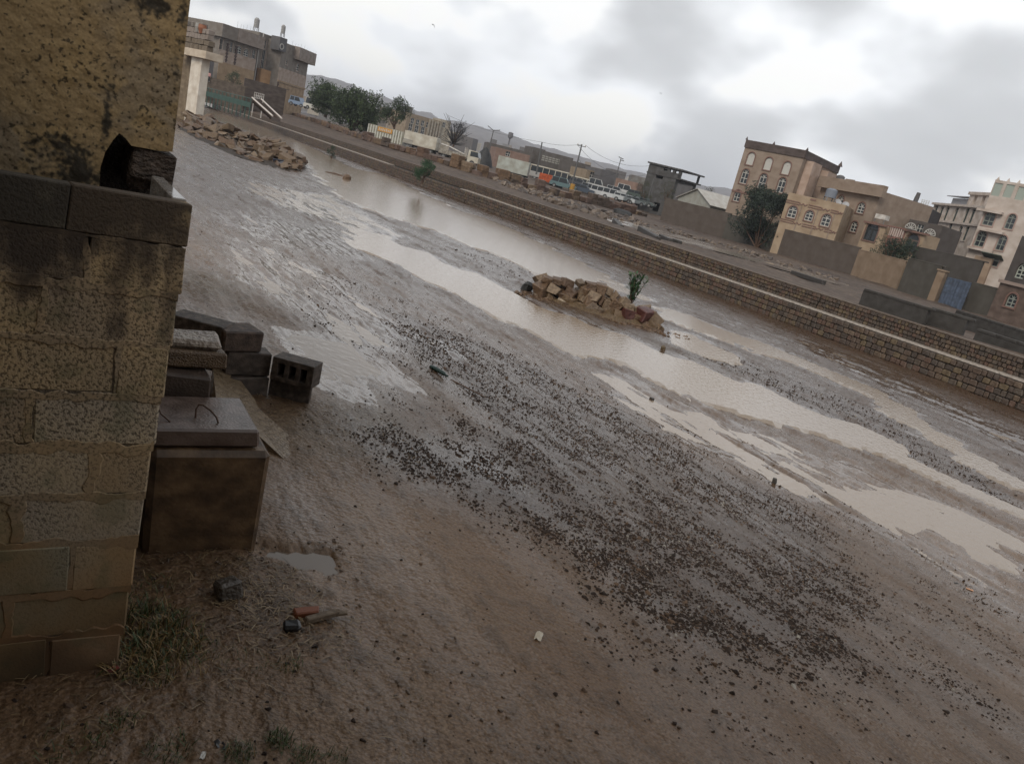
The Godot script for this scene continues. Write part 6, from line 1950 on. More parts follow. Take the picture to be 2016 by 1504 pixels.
func make_hills() -> void:
	var ridge := [Vector3(-1689.379, 80.809, -2700), Vector3(-1120.366, 118.766, -2700), Vector3(-904.386, 123.695, -2700), Vector3(-844.725, 129.489, -2700), Vector3(-793.162, 131.788, -2700), Vector3(-754.618, 129.435, -2700), Vector3(-717.324, 115.408, -2700), Vector3(-689.856, 116.949, -2700), Vector3(-660.134, 115.763, -2700), Vector3(-615.591, 109.889, -2700), Vector3(-562.706, 105.955, -2700), Vector3(-522.056, 94.207, -2700), Vector3(-478.334, 101.218, -2700), Vector3(-444.186, 87.896, -2700), Vector3(-386.58, 94.908, -2700), Vector3(-308.416, 95.252, -2700), Vector3(-239.598, 98.338, -2700), Vector3(-158.404, 86.156, -2700), Vector3(-52.77, 81.387, -2700), Vector3(51.714, 81.324, -2700), Vector3(139.863, 77.346, -2700), Vector3(245.287, 74.141, -2700), Vector3(384.235, 75.628, -2700), Vector3(552.024, 95.905, -2700), Vector3(725.915, 95.8, -2700), Vector3(1005.854, 90.935, -2700), Vector3(1705.21, 82.676, -2700), Vector3(2754.327, 74.192, -2700)]
	var nn := noise(61, 0.004, 5)
	var rows := []
	for i in ridge.size() * 8 - 8:
		var u := i / 8.0
		var p: Vector3 = ridge[int(u)].lerp(ridge[mini(int(u) + 1, ridge.size() - 1)], u - int(u))
		var row := []
		for j in 15:
			var v := j / 10.0
			var d := lerpf(1150.0, 2700.0, v)
			var q := Vector3(p.x * d / 2700.0, 0, p.z * d / 2700.0)
			var rise := pow(minf(v, 1.0), 1.5) if v <= 1.0 else 1.0 - (v - 1.0) * 0.9
			var rough := nn.get_noise_2d(q.x, q.z) * 38.0 * sin(PI * clampf(v, 0, 1)) + (nn.get_noise_2d(q.x * 4.0, q.z * 4.0) * 6.0 * minf(v, 1.0))
			q.y = (p.y - 2.0) * rise + 2.0 + rough
			row.append(q)
		rows.append(row)
	var st := SurfaceTool.new()
	st.begin(Mesh.PRIMITIVE_TRIANGLES)
	for row in rows:
		for q in row: st.add_vertex(q)
	for i in rows.size() - 1:
		for j in 14:
			var k := i * 15 + j
			for e in [k, k + 1, k + 15, k + 1, k + 16, k + 15]: st.add_index(e)
	st.generate_normals()
	var o := part("hills", st.commit(), mat(Color(0.17, 0.145, 0.13), 0.9, T.mottle, 160.0))
	o.set_meta("kind", "structure")

func make_blocks_and_rubble() -> void:
	var shp := rock_set(5, 820, 0.07, 0.07)
	var tones := []
	for c in [Color(0.175, 0.108, 0.075), Color(0.20, 0.125, 0.072), Color(0.155, 0.103, 0.083), Color(0.12, 0.088, 0.068), Color(0.22, 0.155, 0.10)]: tones.append(mat(c, 0.6, T.mottle, 1.5, T.grain, 1.5))
	var line := [Vector3(-72.762, 0.95, -206.905), Vector3(-51.926, 0.95, -160.905), Vector3(-39.328, 0.86, -132.762), Vector3(-30.106, 0.675, -114.462), Vector3(-24.684, 0.619, -105.784), Vector3(-20.34, 0.545, -99.886), Vector3(-16.387, 0.466, -96.022), Vector3(-12.768, 0.329, -92.839), Vector3(-9.493, 0.176, -90.96), Vector3(-6.075, 0.06, -93.501), Vector3(-2.454, -0.059, -96.001), Vector3(1.38, -0.141, -101.865), Vector3(6.386, -0.25, -107.761), Vector3(12.172, -0.344, -114.616)]
	var spots := ["below the apartment houses", "below the blue van", "left of the big tree", "below the big tree", "below the striped kiosk", "below the barred pen", "below the cream truck box", "below the flatbed truck", "below the tarpaulin heap", "below the light grey truck box", "below the orange box", "below the teal pickup", "below the white wagons"]
	for k in line.size() - 1:
		var a: Vector3 = line[k]
		var b: Vector3 = line[k + 1]
		var l := a.distance_to(b)
		var x := 0.0
		var yaw := atan2(-(b.z - a.z), b.x - a.x)
		while x < l:
			var w := rng.randf_range(1.0, 1.7)
			var h := rng.randf_range(0.5, 0.8)
			var p := a.lerp(b, (x + w / 2) / l)
			p.y = plateau(p.x, p.z)
			var tn := rng.randi() % 5
			for lev in (2 if rng.randf() < 0.38 and k > 2 else 1):
				single_rock("cut_stone_block", shp[rng.randi() % 5], tones[tn], Transform3D(Basis(Vector3.UP, yaw + rng.randf_range(-0.2, 0.2)) * Basis.from_scale(Vector3(w * 0.95, h, rng.randf_range(0.8, 1.1))), p + Vector3(0, h * 0.5 + lev * (h - 0.05), rng.randf_range(-0.1, 0.1))), "%s cut stone block%s in the row %s" % [["reddish", "orange", "brownish", "dark", "pale"][tn], " on top" if lev else "", spots[k]], "stone block", "row of cut stone blocks along the car park")
			x += w
	# broken stones scattered on the bank above the wall
	var rs := rock_set(4, 840, 0.15, 0.15)
	var br := [mat(Color(0.15, 0.115, 0.09), 0.5, T.mottle, 1.0), mat(Color(0.22, 0.17, 0.13), 0.5, T.mottle, 1.0), mat(Color(0.10, 0.08, 0.07), 0.5, T.mottle, 1.0)]
	var top := [Vector3(-8.047, 0.121, -91.546), Vector3(-3.659, -0.026, -94.667), Vector3(0.724, -0.223, -90.4), Vector3(5.084, -0.311, -94.531), Vector3(9.226, -0.389, -92.213), Vector3(15.163, -0.4, -87.863), Vector3(20.804, -0.4, -78.35), Vector3(24.743, -0.4, -66.396)]
	var bot := [Vector3(-5.945, -0.067, -80.832), Vector3(-1.85, -0.245, -78.351), Vector3(1.211, -0.346, -71.963), Vector3(3.467, -0.387, -69.029), Vector3(6.681, -0.4, -75.239), Vector3(13.007, -0.4, -77.798), Vector3(18.003, -0.4, -69.127), Vector3(21.396, -0.4, -59.234)]
	for i in 270:
		var u := pow(rng.randf(), 0.9) * 6.99
		var k := int(u)
		var c: Vector3 = top[k].lerp(top[k + 1], u - k).lerp(bot[k].lerp(bot[k + 1], u - k), rng.randf())
		var sz := rng.randf_range(0.25, 0.7) * (1.0 if u < 4.0 else 0.6)
		single_rock("rubble_stone", rs[rng.randi() % 4], br[rng.randi() % 3], tumble(Vector3(c.x, plateau(c.x, c.z) + sz * 0.2, c.z), Vector3(sz * 1.2, sz * 0.7, sz)), "brown broken stone on the far bank, %s" % ["below the light truck box", "below the orange box", "below the buses", "below the white wagons", "by the left end of the bank pool", "along the bank pool", "at the right end of the bank pool"][k], "stone", "rubble strewn on the far bank")
	single_rock("dark_heap", rock_mesh(850, 0.25, 0.15), mat(Color(0.03, 0.032, 0.035), 0.5, T.mottle, 1.0, T.fine, 4.0), Transform3D(Basis(Vector3.UP, -0.3) * Basis.from_scale(Vector3(1.9, 0.7, 1.2)), Vector3(8.008, -0.363, -95.351) + Vector3(0, 0.3, 0)), "dark heap of wet rubbish on the far bank above the wall", "heap")
	# dark beams lying by the pool on the bank
	for e in [["long dark beam lying beside the pale bank pool, leftmost of four", Vector3(6.703, -0.356, -61.366), Vector3(6.894, -0.058, -51.06), 0.4], ["short dark beam beside the pale bank pool, second of four", Vector3(8.145, -0.36, -59.327), Vector3(8.408, -0.289, -55.979), 0.35], ["shortest dark beam by the pale bank pool, third of four", Vector3(9.002, -0.364, -58.202), Vector3(9.309, -0.354, -57.2), 0.35], ["dark beam at the right end of the pale bank pool", Vector3(17.397, -0.4, -56.231), Vector3(18.656, -0.4, -53.127), 0.3], ["short dark plank at the left end of the pale bank pool", Vector3(4.925, -0.372, -65.005), Vector3(4.734, -0.074, -54.94), 0.4]]:
		var b := MB.new()
		var d: Vector3 = e[2] - e[1]
		b.box(Transform3D(Basis(Vector3.UP, atan2(-d.z, d.x)), Vector3(0, 0.12, 0)), Vector3(d.length(), e[3], 0.35), 0.03, 0.01, rng)
		var o := part("dark_beam", b, mat(Color(0.035, 0.030, 0.027), 0.6))
		o.position = (e[1] + e[2]) / 2
		tag(o, e[0], "beam")
	# pool on the bank; its bright sky reflection is put into the pale colour
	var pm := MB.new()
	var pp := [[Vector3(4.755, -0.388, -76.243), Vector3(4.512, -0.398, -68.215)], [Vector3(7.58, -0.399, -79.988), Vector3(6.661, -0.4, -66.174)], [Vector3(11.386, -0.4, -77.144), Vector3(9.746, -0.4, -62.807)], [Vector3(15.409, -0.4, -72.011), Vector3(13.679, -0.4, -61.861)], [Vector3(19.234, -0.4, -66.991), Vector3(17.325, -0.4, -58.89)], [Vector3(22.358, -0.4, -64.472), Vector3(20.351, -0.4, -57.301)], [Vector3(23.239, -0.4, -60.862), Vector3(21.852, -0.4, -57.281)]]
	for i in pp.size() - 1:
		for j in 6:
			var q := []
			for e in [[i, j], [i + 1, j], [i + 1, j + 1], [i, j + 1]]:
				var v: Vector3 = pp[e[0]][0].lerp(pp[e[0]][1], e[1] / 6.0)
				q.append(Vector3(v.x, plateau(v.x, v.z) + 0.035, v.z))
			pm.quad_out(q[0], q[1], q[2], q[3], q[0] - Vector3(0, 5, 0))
	part("pool_glare_sheet", pm, mat(Color(0.42, 0.38, 0.34), 0.12, T.mottle, 2.5)).set_meta("kind", "structure")

# ---- vehicles
func wheel(t: Node3D, at: Vector3, r: float) -> void:
	var b := MB.new()
	b.lathe(Transform3D(Basis(Vector3(1, 0, 0), PI / 2), at - Vector3(0, 0, 0.1)), [Vector2(r * 0.55, 0), Vector2(r, 0.01), Vector2(r, 0.2), Vector2(r * 0.55, 0.21)], 12)
	var o := part("wheel", b, M.rubber, t)
	b = MB.new()
	b.lathe(Transform3D(Basis(Vector3(1, 0, 0), PI / 2), at - Vector3(0, 0, 0.09)), [Vector2(0.01, 0.02), Vector2(r * 0.55, 0.0), Vector2(r * 0.55, 0.19), Vector2(0.01, 0.17)], 10)
	part("rim", b, M.metal, o)

# side profile seen from +z, x forward
func make_car(label: String, at: Vector3, turn: float, paint: Color, l := 4.4, h := 1.65, group := "cars parked behind the stone blocks", wreck := false) -> void:
	var t := thing("parked_car", label, "car", at, turn, group)
	var b := MB.new()
	var wd := 0.85
	var cr := -0.1 if wreck else 0.0
	b.slab(PackedVector2Array([Vector2(-l / 2, 0.35), Vector2(l / 2, 0.35), Vector2(l / 2, 0.75 + cr), Vector2(l * 0.47, 0.92 + cr * 2.5), Vector2(l * 0.25, 1.0 + cr), Vector2(-l * 0.48, 1.02), Vector2(-l / 2, 0.8)]), -wd, wd)
	part("body", b, mat(paint, 0.35), t)
	b = MB.new()
	b.slab(PackedVector2Array([Vector2(-l * 0.46, 1.0), Vector2(l * 0.24, 0.99), Vector2(l * 0.09, h - 0.06 + cr * 2), Vector2(-l * 0.42, h - 0.06 + cr)]), -wd * 0.90, wd * 0.90)
	part("window_glass", b, M.glass, t)
	b = MB.new()
	b.bb(-l * 0.43, h - 0.08 + cr, -wd * 0.92, l * 0.10, h + cr, wd * 0.92, 0.03)
	for x in [-0.43, -0.17, 0.07]: b.box(Transform3D(Basis(Vector3(0, 0, 1), -0.08 if x < 0.05 else 0.5), Vector3(l * x + (0.35 if x > 0.05 else 0.0), (h + 0.98) / 2, 0)), Vector3(0.09, h - 0.92, wd * 1.84))
	part("roof", b, mat(paint, 0.35), t)
	for x in [-0.31, 0.31]:
		for z in [-wd, wd]: wheel(t, Vector3(l * x, 0.34, z), 0.34)
	b = MB.new()
	for z in [-0.6, 0.6]: b.bb(l / 2, 0.62, z - 0.16, l / 2 + 0.03, 0.78, z + 0.16)
	part("headlight", b, M.white, t)

func make_truck(called: String, label: String, at: Vector3, turn: float, l: float, box_h: float, body: Material, cab: Color, rib := 0) -> Node3D:
	var t := thing(called, label, "truck", at, turn)
	var b := MB.new()
	b.bb(0, 0.9, -1.1, l, 0.9 + box_h, 1.1, 0.04)
	part("cargo_box", b, body, t)
	if rib:
		for i in rib:
			b = MB.new()
			b.bb(0.1 + i * (l - 0.2) / rib, 0.95, 1.1, 0.16 + i * (l - 0.2) / rib, 0.85 + box_h, 1.13)
			part("rib", b, M.metal if i % 2 else body, t)
	b = MB.new()
	b.bb(-0.05, 0.62, -0.5, l + (1.6 if cab.a > 0 else 0.1), 0.88, 0.5)
	part("chassis", b, M.rubber, t)
	for x in [0.8, l - 0.8]:
		for z in [-0.95, 0.95]: wheel(t, Vector3(x, 0.45, z), 0.45)
	if cab.a > 0:
		b = MB.new()
		b.slab(PackedVector2Array([Vector2(l + 0.1, 0.6), Vector2(l + 1.9, 0.6), Vector2(l + 1.9, 1.5), Vector2(l + 1.7, 2.4), Vector2(l + 0.1, 2.45)]), -1.0, 1.0)
		part("cab", b, mat(cab, 0.4), t)
		b = MB.new()
		b.slab(PackedVector2Array([Vector2(l + 0.5, 1.55), Vector2(l + 1.92, 1.55), Vector2(l + 1.74, 2.3), Vector2(l + 0.5, 2.3)]), -1.02, 1.02)
		part("cab_window", b, M.glass, t)
	return t

func make_vehicles() -> void:
	var white := mat(Color(0.55, 0.53, 0.46), 0.5, T.soft, 4.0)
	var pale := mat(Color(0.42, 0.45, 0.42), 0.5, T.soft, 4.0)
	make_truck("box_truck", "cream white box truck body behind the stone blocks, right of the striped kiosk", Vector3(-25.769, 1.491, -128) + Vector3(0, -0.9, 0), -0.12, 5.4, 1.9, white, Color(0, 0, 0, 0))
	make_truck("box_truck", "light grey green truck box standing alone right of the flatbed truck", Vector3(-10.911, 1.008, -132) + Vector3(0, -0.9, 0), -0.05, 5.2, 2.15, pale, Color(0, 0, 0, 0))
	var t := make_truck("orange_truck", "truck with a bright orange box on a dark bed, left of the pickup", Vector3(-5.305, 0.679, -140) + Vector3(0, -1.0, 0), -0.05, 3.8, 0.15, M.dark_concrete, Color(0.05, 0.08, 0.09))
	var b := MB.new()
	b.bb(1.3, 1.1, -1.0, 3.8, 2.4, 1.0, 0.03)
	part("orange_box", b, mat(Color(0.55, 0.10, 0.02), 0.5, T.mottle, 2.0), t)
	# flatbed with a white cab
	t = thing("flatbed_truck", "old flatbed truck with white cab and open rail bed, between the two truck boxes", "truck", Vector3(-19.99, 1.355, -128) + Vector3(0, -0.9, 0), -0.1)
	b = MB.new()
	b.bb(0, 0.85, -1.1, 4.6, 1.1, 1.1)
	b.bb(0, 1.1, 1.02, 4.6, 1.55, 1.1)
	b.bb(0, 1.1, -1.1, 4.6, 1.55, -1.02)
	part("bed", b, mat(Color(0.36, 0.34, 0.30), 0.6, T.mottle, 2.0), t)
	b = MB.new()
	for i in 5: b.bb(4.1, 1.5, -1.0 + i * 0.48, 4.16, 2.6, -0.94 + i * 0.48)
	b.bb(4.1, 2.55, -1.0, 4.16, 2.62, 1.0)
	b.tube([Vector3(-0.8, 2.3, 0), Vector3(1.5, 2.1, 0), Vector3(4.0, 1.5, 0)], [0.1, 0.1, 0.1], 6)
	part("rack", b, M.white, t)
	b = MB.new()
	b.slab(PackedVector2Array([Vector2(4.75, 0.6), Vector2(6.5, 0.6), Vector2(6.5, 1.5), Vector2(6.2, 2.35), Vector2(4.75, 2.4)]), -1.0, 1.0)
	part("cab", b, white, t)
	b = MB.new()
	b.slab(PackedVector2Array([Vector2(5.1, 1.5), Vector2(6.52, 1.5), Vector2(6.24, 2.25), Vector2(5.1, 2.25)]), -1.02, 1.02)
	part("cab_window", b, M.glass, t)
	b = MB.new()
	b.bb(-0.1, 0.6, -0.5, 6.4, 0.85, 0.5)
	part("chassis", b, M.rubber, t)
	for x in [0.9, 5.6]:
		for z in [-0.95, 0.95]: wheel(t, Vector3(x, 0.45, z), 0.45)
	# kiosk with striped sheet walls
	t = thing("striped_kiosk", "corrugated sheet kiosk with white ribs and an orange lettered strip under the trees", "kiosk", Vector3(-33.025, 0.6, -132), -0.301)
	var w := 6.737
	var h := 2.488
	b = MB.new()
	b.bb(0, 0, -2.2, w, h, 0)
	part("sheet_wall", b, mat(Color(0.36, 0.36, 0.30), 0.6, T.mottle, 3.0), t)
	for i in 14:
		b = MB.new()
		b.bb(w * i / 14.0, 0.05, 0, w * i / 14.0 + 0.18, h - 0.05 if i < 4 or i > 9 else h * 0.62, 0.06)
		part("rib", b, mat(Color(0.52, 0.52, 0.47), 0.5) if i == 0 else t.get_node("rib").material_override, t)
	band(t, "orange_strip", w * 0.28, h * 0.68, w * 0.68, h * 0.95, 0.05, mat(Color(0.50, 0.24, 0.04), 0.5))
	b = MB.new()
	for i in 7: b.bb(w * 0.31 + i * w * 0.05, h * 0.74, 0.05, w * 0.31 + i * w * 0.05 + 0.17, h * (0.86 if i % 2 else 0.9), 0.07)
	part("strip_lettering", b, M.frame, t)
	t = thing("barred_pen", "pen of dark upright bars between the kiosk and the cream truck body", "pen", Vector3(-25.317, 0.4, -124), -0.469)
	b = MB.new()
	for i in 9: b.bb(i * 0.22, 0, 0, i * 0.22 + 0.05, 1.7, 0.05)
	b.bb(0, 1.65, 0, 1.85, 1.72, 0.05)
	b.bb(0, 0.8, 0, 1.85, 0.86, 0.05)
	part("bars", b, M.metal, t)
	# vehicles at the left
	make_car("white pickup half hidden under the left edge of the big tree", Vector3(-47.272, 3.517, -150) + Vector3(0, -0.5, 0), -0.3, Color(0.5, 0.49, 0.45), 5.6, 2.1)
	make_car("small blue and white van in front of the tan house at the left", Vector3(-54.444, 3.44, -160) + Vector3(0, -0.4, 0), -0.2, Color(0.20, 0.26, 0.36), 3.6, 1.8)
	# pickup, cars, wrecks
	make_car("teal and white pickup right of the orange box", Vector3(0.318, 0.821, -138) + Vector3(0, -0.5, 0), -0.1, Color(0.10, 0.16, 0.17), 4.6, 1.8)
	make_car("dark blue car next to the yellow drum", Vector3(4.018, 0.632, -140) + Vector3(0, -0.3, 0), -0.15, Color(0.05, 0.065, 0.09), 4.0, 1.5)
	make_car("grey car with a white roof left of the two white wagons", Vector3(5.532, 0.887, -146) + Vector3(0, -0.3, 0), -0.1, Color(0.22, 0.23, 0.24), 4.2, 1.7)
	make_car("left of the two white estate wagons in the car park", Vector3(7.167, 0.818, -142) + Vector3(0, -0.3, 0), -0.1, Color(0.48, 0.49, 0.50), 4.2, 1.75)
	make_car("right of the two white estate wagons in the car park", Vector3(9.124, 0.857, -138) + Vector3(0, -0.3, 0), -0.1, Color(0.50, 0.51, 0.52), 4.3, 1.75)
	make_car("white car with a black hood right of the white wagons", Vector3(10.932, 0.916, -136) + Vector3(0, -0.3, 0), -0.2, Color(0.42, 0.44, 0.45), 3.9, 1.4)
	make_car("crumpled grey wreck, left of the pair at the end of the car row", Vector3(12.516, 0.955, -136) + Vector3(0, -0.3, 0), 0.3, Color(0.16, 0.18, 0.19), 3.9, 1.35, "cars parked behind the stone blocks", true)
	make_car("dark crumpled wreck at the right end of the car row", Vector3(14.431, 1.128, -137) + Vector3(0, -0.3, 0), -0.4, Color(0.07, 0.085, 0.085), 4.0, 1.4, "cars parked behind the stone blocks", true)
	# a second jumbled row behind
	for e in [["dark car behind the yellow drum", 1140, 366, 152, Color(0.06, 0.06, 0.07), 1.5], ["white minibus behind the white wagons", 1176, 371, 156, Color(0.45, 0.45, 0.44), 2.0], ["silver car behind the right white wagon", 1212, 381, 152, Color(0.35, 0.36, 0.37), 1.55], ["white van at the back of the car park near the single lamp post", 1232, 382, 154, Color(0.5, 0.5, 0.5), 2.0], ["dark green car behind the wrecks", 1254, 389, 150, Color(0.06, 0.08, 0.07), 1.5]]:
		var w0 := "%s" % e[0]
		var pos: Vector3 = {1140: Vector3(3.332, 1.395, -152), 1176: Vector3(6.976, 1.74, -156), 1212: Vector3(10.383, 1.661, -152), 1232: Vector3(12.422, 2.016, -154), 1254: Vector3(14.284, 1.888, -150)}[e[1]]
		make_car(w0, pos - Vector3(0, 0.3, 0), -0.1, e[4], 4.2, e[5])
	# two long buses behind
	var k := 0
	for e in [["left of two parked buses with a long white roof line", Vector3(-6.533, 1.438, -158), 7.6], ["right of two parked buses behind the cars", Vector3(0.631, 1.176, -158), 6.4]]:
		t = thing("parked_bus", e[0], "bus", e[1] - Vector3(0, 0.9, 0), -0.06, "buses behind the cars")
		b = MB.new()
		b.bb(0, 0.5, -1.2, e[2], 1.5, 1.2, 0.06)
		part("body", b, mat(Color(0.30, 0.29, 0.28), 0.5), t)
		b = MB.new()
		b.bb(0.05, 1.5, -1.15, e[2] - 0.05, 2.5, 1.15)
		part("window_glass", b, M.glass, t)
		for i in 7:
			b = MB.new()
			b.bb(e[2] * i / 6.2, 1.5, -1.18, e[2] * i / 6.2 + 0.12, 2.5, 1.18)
			part("pillar", b, white, t)
		b = MB.new()
		b.bb(-0.05, 2.5, -1.25, e[2] + 0.05, 2.75, 1.25, 0.06)
		part("roof", b, white, t)
		for x in [1.2, e[2] - 1.4]:
			for z in [-1.05, 1.05]: wheel(t, Vector3(x, 0.45, z), 0.45)
		k += 1
	t = thing("yellow_drum", "yellow drum standing beside the teal pickup", "drum", Vector3(1.914, 0.403, -134))
	b = MB.new()
	b.lathe(Transform3D(), [Vector2(0.01, 0), Vector2(0.4, 0), Vector2(0.42, 0.4), Vector2(0.4, 0.42), Vector2(0.42, 0.8), Vector2(0.4, 1.2), Vector2(0.01, 1.2)], 10)
	part("barrel", b, mat(Color(0.36, 0.19, 0.03), 0.5), t)
	t = thing("tarp_heap", "tall dark tarpaulin heap behind the white truck cab", "heap", Vector3(-14.126, 1.722, -140) + Vector3(0, -1.0, 0))
	b = MB.new()
	b.lathe(Transform3D(Basis.from_scale(Vector3(1.2, 1, 1)), Vector3.ZERO), [Vector2(1.5, 0), Vector2(1.25, 1.0), Vector2(0.8, 2.3), Vector2(0.3, 3.1), Vector2(0.01, 3.3)], 9)
	part("tarpaulin", b, mat(Color(0.035, 0.038, 0.042), 0.6, T.mottle, 2.0, T.fine, 6.0), t)

# ---- trees, poles, birds
func leaf_clump(sd: int) -> ArrayMesh:
	var r := RandomNumberGenerator.new()
	r.seed = sd
	var b := MB.new()
	for i in 7:
		var c := Vector3(r.randf_range(-1, 1), r.randf_range(-1, 1), r.randf_range(-1, 1)) * 0.55
		var q := Basis.from_euler(Vector3(r.randf() * TAU, r.randf() * TAU, r.randf() * TAU))
		b.quad(c + q * Vector3(-0.22, 0, 0), c + q * Vector3(0, -0.12, 0.05), c + q * Vector3(0.26, 0, 0), c + q * Vector3(0, 0.13, 0.04))
	return b.mesh()

func tree(called: String, label: String, at: Vector3, w: float, h: float, base: float, count: int, sd: int, c0: Color, c1: Color, cat := "tree", droop := 0.0) -> void:
	var r := RandomNumberGenerator.new()
	r.seed = sd
	var t := thing(called, label, cat, at)
	var blobs := []
	var n := 16
	for i in n:
		var a := r.randf() * TAU
		var rad := sqrt(r.randf()) * w * 0.40
		var yy := lerpf(base + (h - base) * 0.18, h * 0.86, r.randf())
		rad *= 1.0 - 0.45 * absf((yy - base) / (h - base) - 0.45)
		blobs.append([Vector3(cos(a) * rad, yy, sin(a) * rad), r.randf_range(0.11, 0.25) * w])
	blobs.append([Vector3(0, h - 0.15 * w, 0), 0.15 * w])
	var tr := MB.new()
	tr.tube([Vector3(0, -0.2, 0), Vector3(0.03 * w, base * 0.7 + 0.2, 0), Vector3(0, base + (h - base) * 0.5, 0)], [0.035 * w, 0.028 * w, 0.012 * w], 7)
	for e in blobs.slice(0, 8): tr.tube([Vector3(0, base * 0.8 + 0.1, 0), (e[0] + Vector3(0, base, 0)) * 0.5, e[0]], [0.016 * w, 0.012 * w, 0.004 * w], 5)
	part("trunk", tr, M.rust, t)
	var places := []
	var cols := []
	for i in count:
		var e: Array = blobs[r.randi() % blobs.size()]
		var d := Vector3(r.randfn(), r.randfn(), r.randfn()).normalized() * pow(r.randf(), 0.4)
		var p: Vector3 = e[0] + d * e[1]
		p.y -= droop * r.randf() * r.randf() * e[1]
		if p.y < base * 0.6: continue
		var s := r.randf_range(0.042, 0.075) * w
		places.append(Transform3D(Basis.from_euler(Vector3(r.randf() * TAU, r.randf() * TAU, r.randf() * TAU)) * Basis.from_scale(Vector3.ONE * s), p))
		var v := r.randf()
		cols.append(c0.lerp(c1, v * v))
	var m := mat(Color.WHITE, 0.6)
	m.vertex_color_use_as_albedo = true
	m.backlight_enabled = true
	m.backlight = Color(0.25, 0.28, 0.2)
	if not cache.has("clump"): cache["clump"] = leaf_clump(3)
	stuff("crown", cache["clump"], m, places, cols, t)

func make_trees() -> void:
	var g0 := Color(0.018, 0.030, 0.014)
	var g1 := Color(0.075, 0.115, 0.040)
	tree("feathery_tree", "largest green tree in front of the car park, left of the striped kiosk", Vector3(-36.47, 0.834, -135) + Vector3(0, -0.5, 0), 10.6, 8.4, 1.0, 3300, 1, g0, g1, "tree", 1.4)
	tree("feathery_tree", "lower tree left of the largest one, beside the grey apartment houses", Vector3(-45.794, 2.854, -150) + Vector3(0, -0.3, 0), 10.0, 6.2, 0.6, 2300, 2, g0, g1, "tree", 1.0)
	tree("feathery_tree", "upright green tree above the striped kiosk", Vector3(-32.838, 3.332, -150) + Vector3(0, -1.0, 0), 6.0, 7.0, 1.4, 1700, 3, g0, g1, "tree", 0.6)
	tree("spiky_bush", "dark purplish spiky bush behind the flatbed truck", Vector3(-21.304, 3.104, -150) + Vector3(0, -0.5, 0), 4.8, 5.0, 0.6, 420, 4, Color(0.022, 0.022, 0.024), Color(0.05, 0.05, 0.052), "bush")
	var t := get_node("spiky_bush")
	var b := MB.new()
	for i in 40:
		var a := i * 2.4
		var l := 1.0 + 0.5 * sin(i * 7.0)
		b.tube([Vector3(0, 0.6, 0), Vector3(cos(a) * 1.4 * l, 2.4 + 1.4 * l * sin(i * 1.3), sin(a) * 1.4), Vector3(cos(a) * 2.4 * l, 3.3 + 1.9 * sin(i * 1.3) * l, sin(a) * 1.8)], [0.06, 0.05, 0.02], 4)
	part("spikes", b, mat(Color(0.04, 0.038, 0.04), 0.7), t)
	tree("dense_dark_tree", "dense dark green tree between the tall tan house and the low tan house", Vector3(25.578, 0.246, -100) + Vector3(0, -1.0, 0), 7.4, 7.6, 0.3, 3000, 5, Color(0.012, 0.022, 0.016), Color(0.035, 0.055, 0.032))
	tree("spreading_bush", "green bush spilling over the lighter stretch of yard wall", Vector3(35.114, 2.304, -84) + Vector3(0, -1.0, 0), 4.8, 3.4, 0.2, 1500, 6, Color(0.015, 0.028, 0.016), Color(0.045, 0.065, 0.036), "bush", 1.2)
	tree("olive_bush", "thin olive bush against the dark unfinished house", Vector3(15.042, 1.897, -146) + Vector3(0, -0.5, 0), 3.6, 3.8, 0.2, 420, 7, Color(0.035, 0.040, 0.018), Color(0.085, 0.085, 0.040), "bush")
	tree("olive_bush", "olive bush right of the thin dark post, below the unfinished house", Vector3(18.498, 3.202, -142) + Vector3(0, -0.8, 0), 3.2, 3.6, 0.2, 380, 8, Color(0.035, 0.040, 0.018), Color(0.085, 0.085, 0.040), "bush")
	tree("small_far_tree", "small grey green tree behind the gabled shed", Vector3(36.05, 6.515, -200) + Vector3(0, -2.0, 0), 4.5, 4.2, 0.8, 260, 9, Color(0.04, 0.045, 0.03), Color(0.08, 0.09, 0.06))
	tree("round_bush", "round green bush in front of the left apartment house", Vector3(-64.682, 3.678, -152) + Vector3(0, -0.4, 0), 3.8, 3.2, 0.3, 600, 10, Color(0.014, 0.032, 0.014), Color(0.045, 0.075, 0.03), "bush")
	tree("round_shrub", "round dark green shrub growing from the wall ledge, largest on the wall", Vector3(-10.585, -0.625, -62), 2.1, 1.75, 0.0, 1100, 11, Color(0.014, 0.045, 0.020), Color(0.045, 0.115, 0.045), "shrub")
	tree("round_shrub", "small dark shrub at the wall foot in the flooded channel", Vector3(-23.128, -1.503, -80), 1.5, 1.4, 0.0, 500, 12, Color(0.012, 0.028, 0.016), Color(0.03, 0.06, 0.03), "shrub")

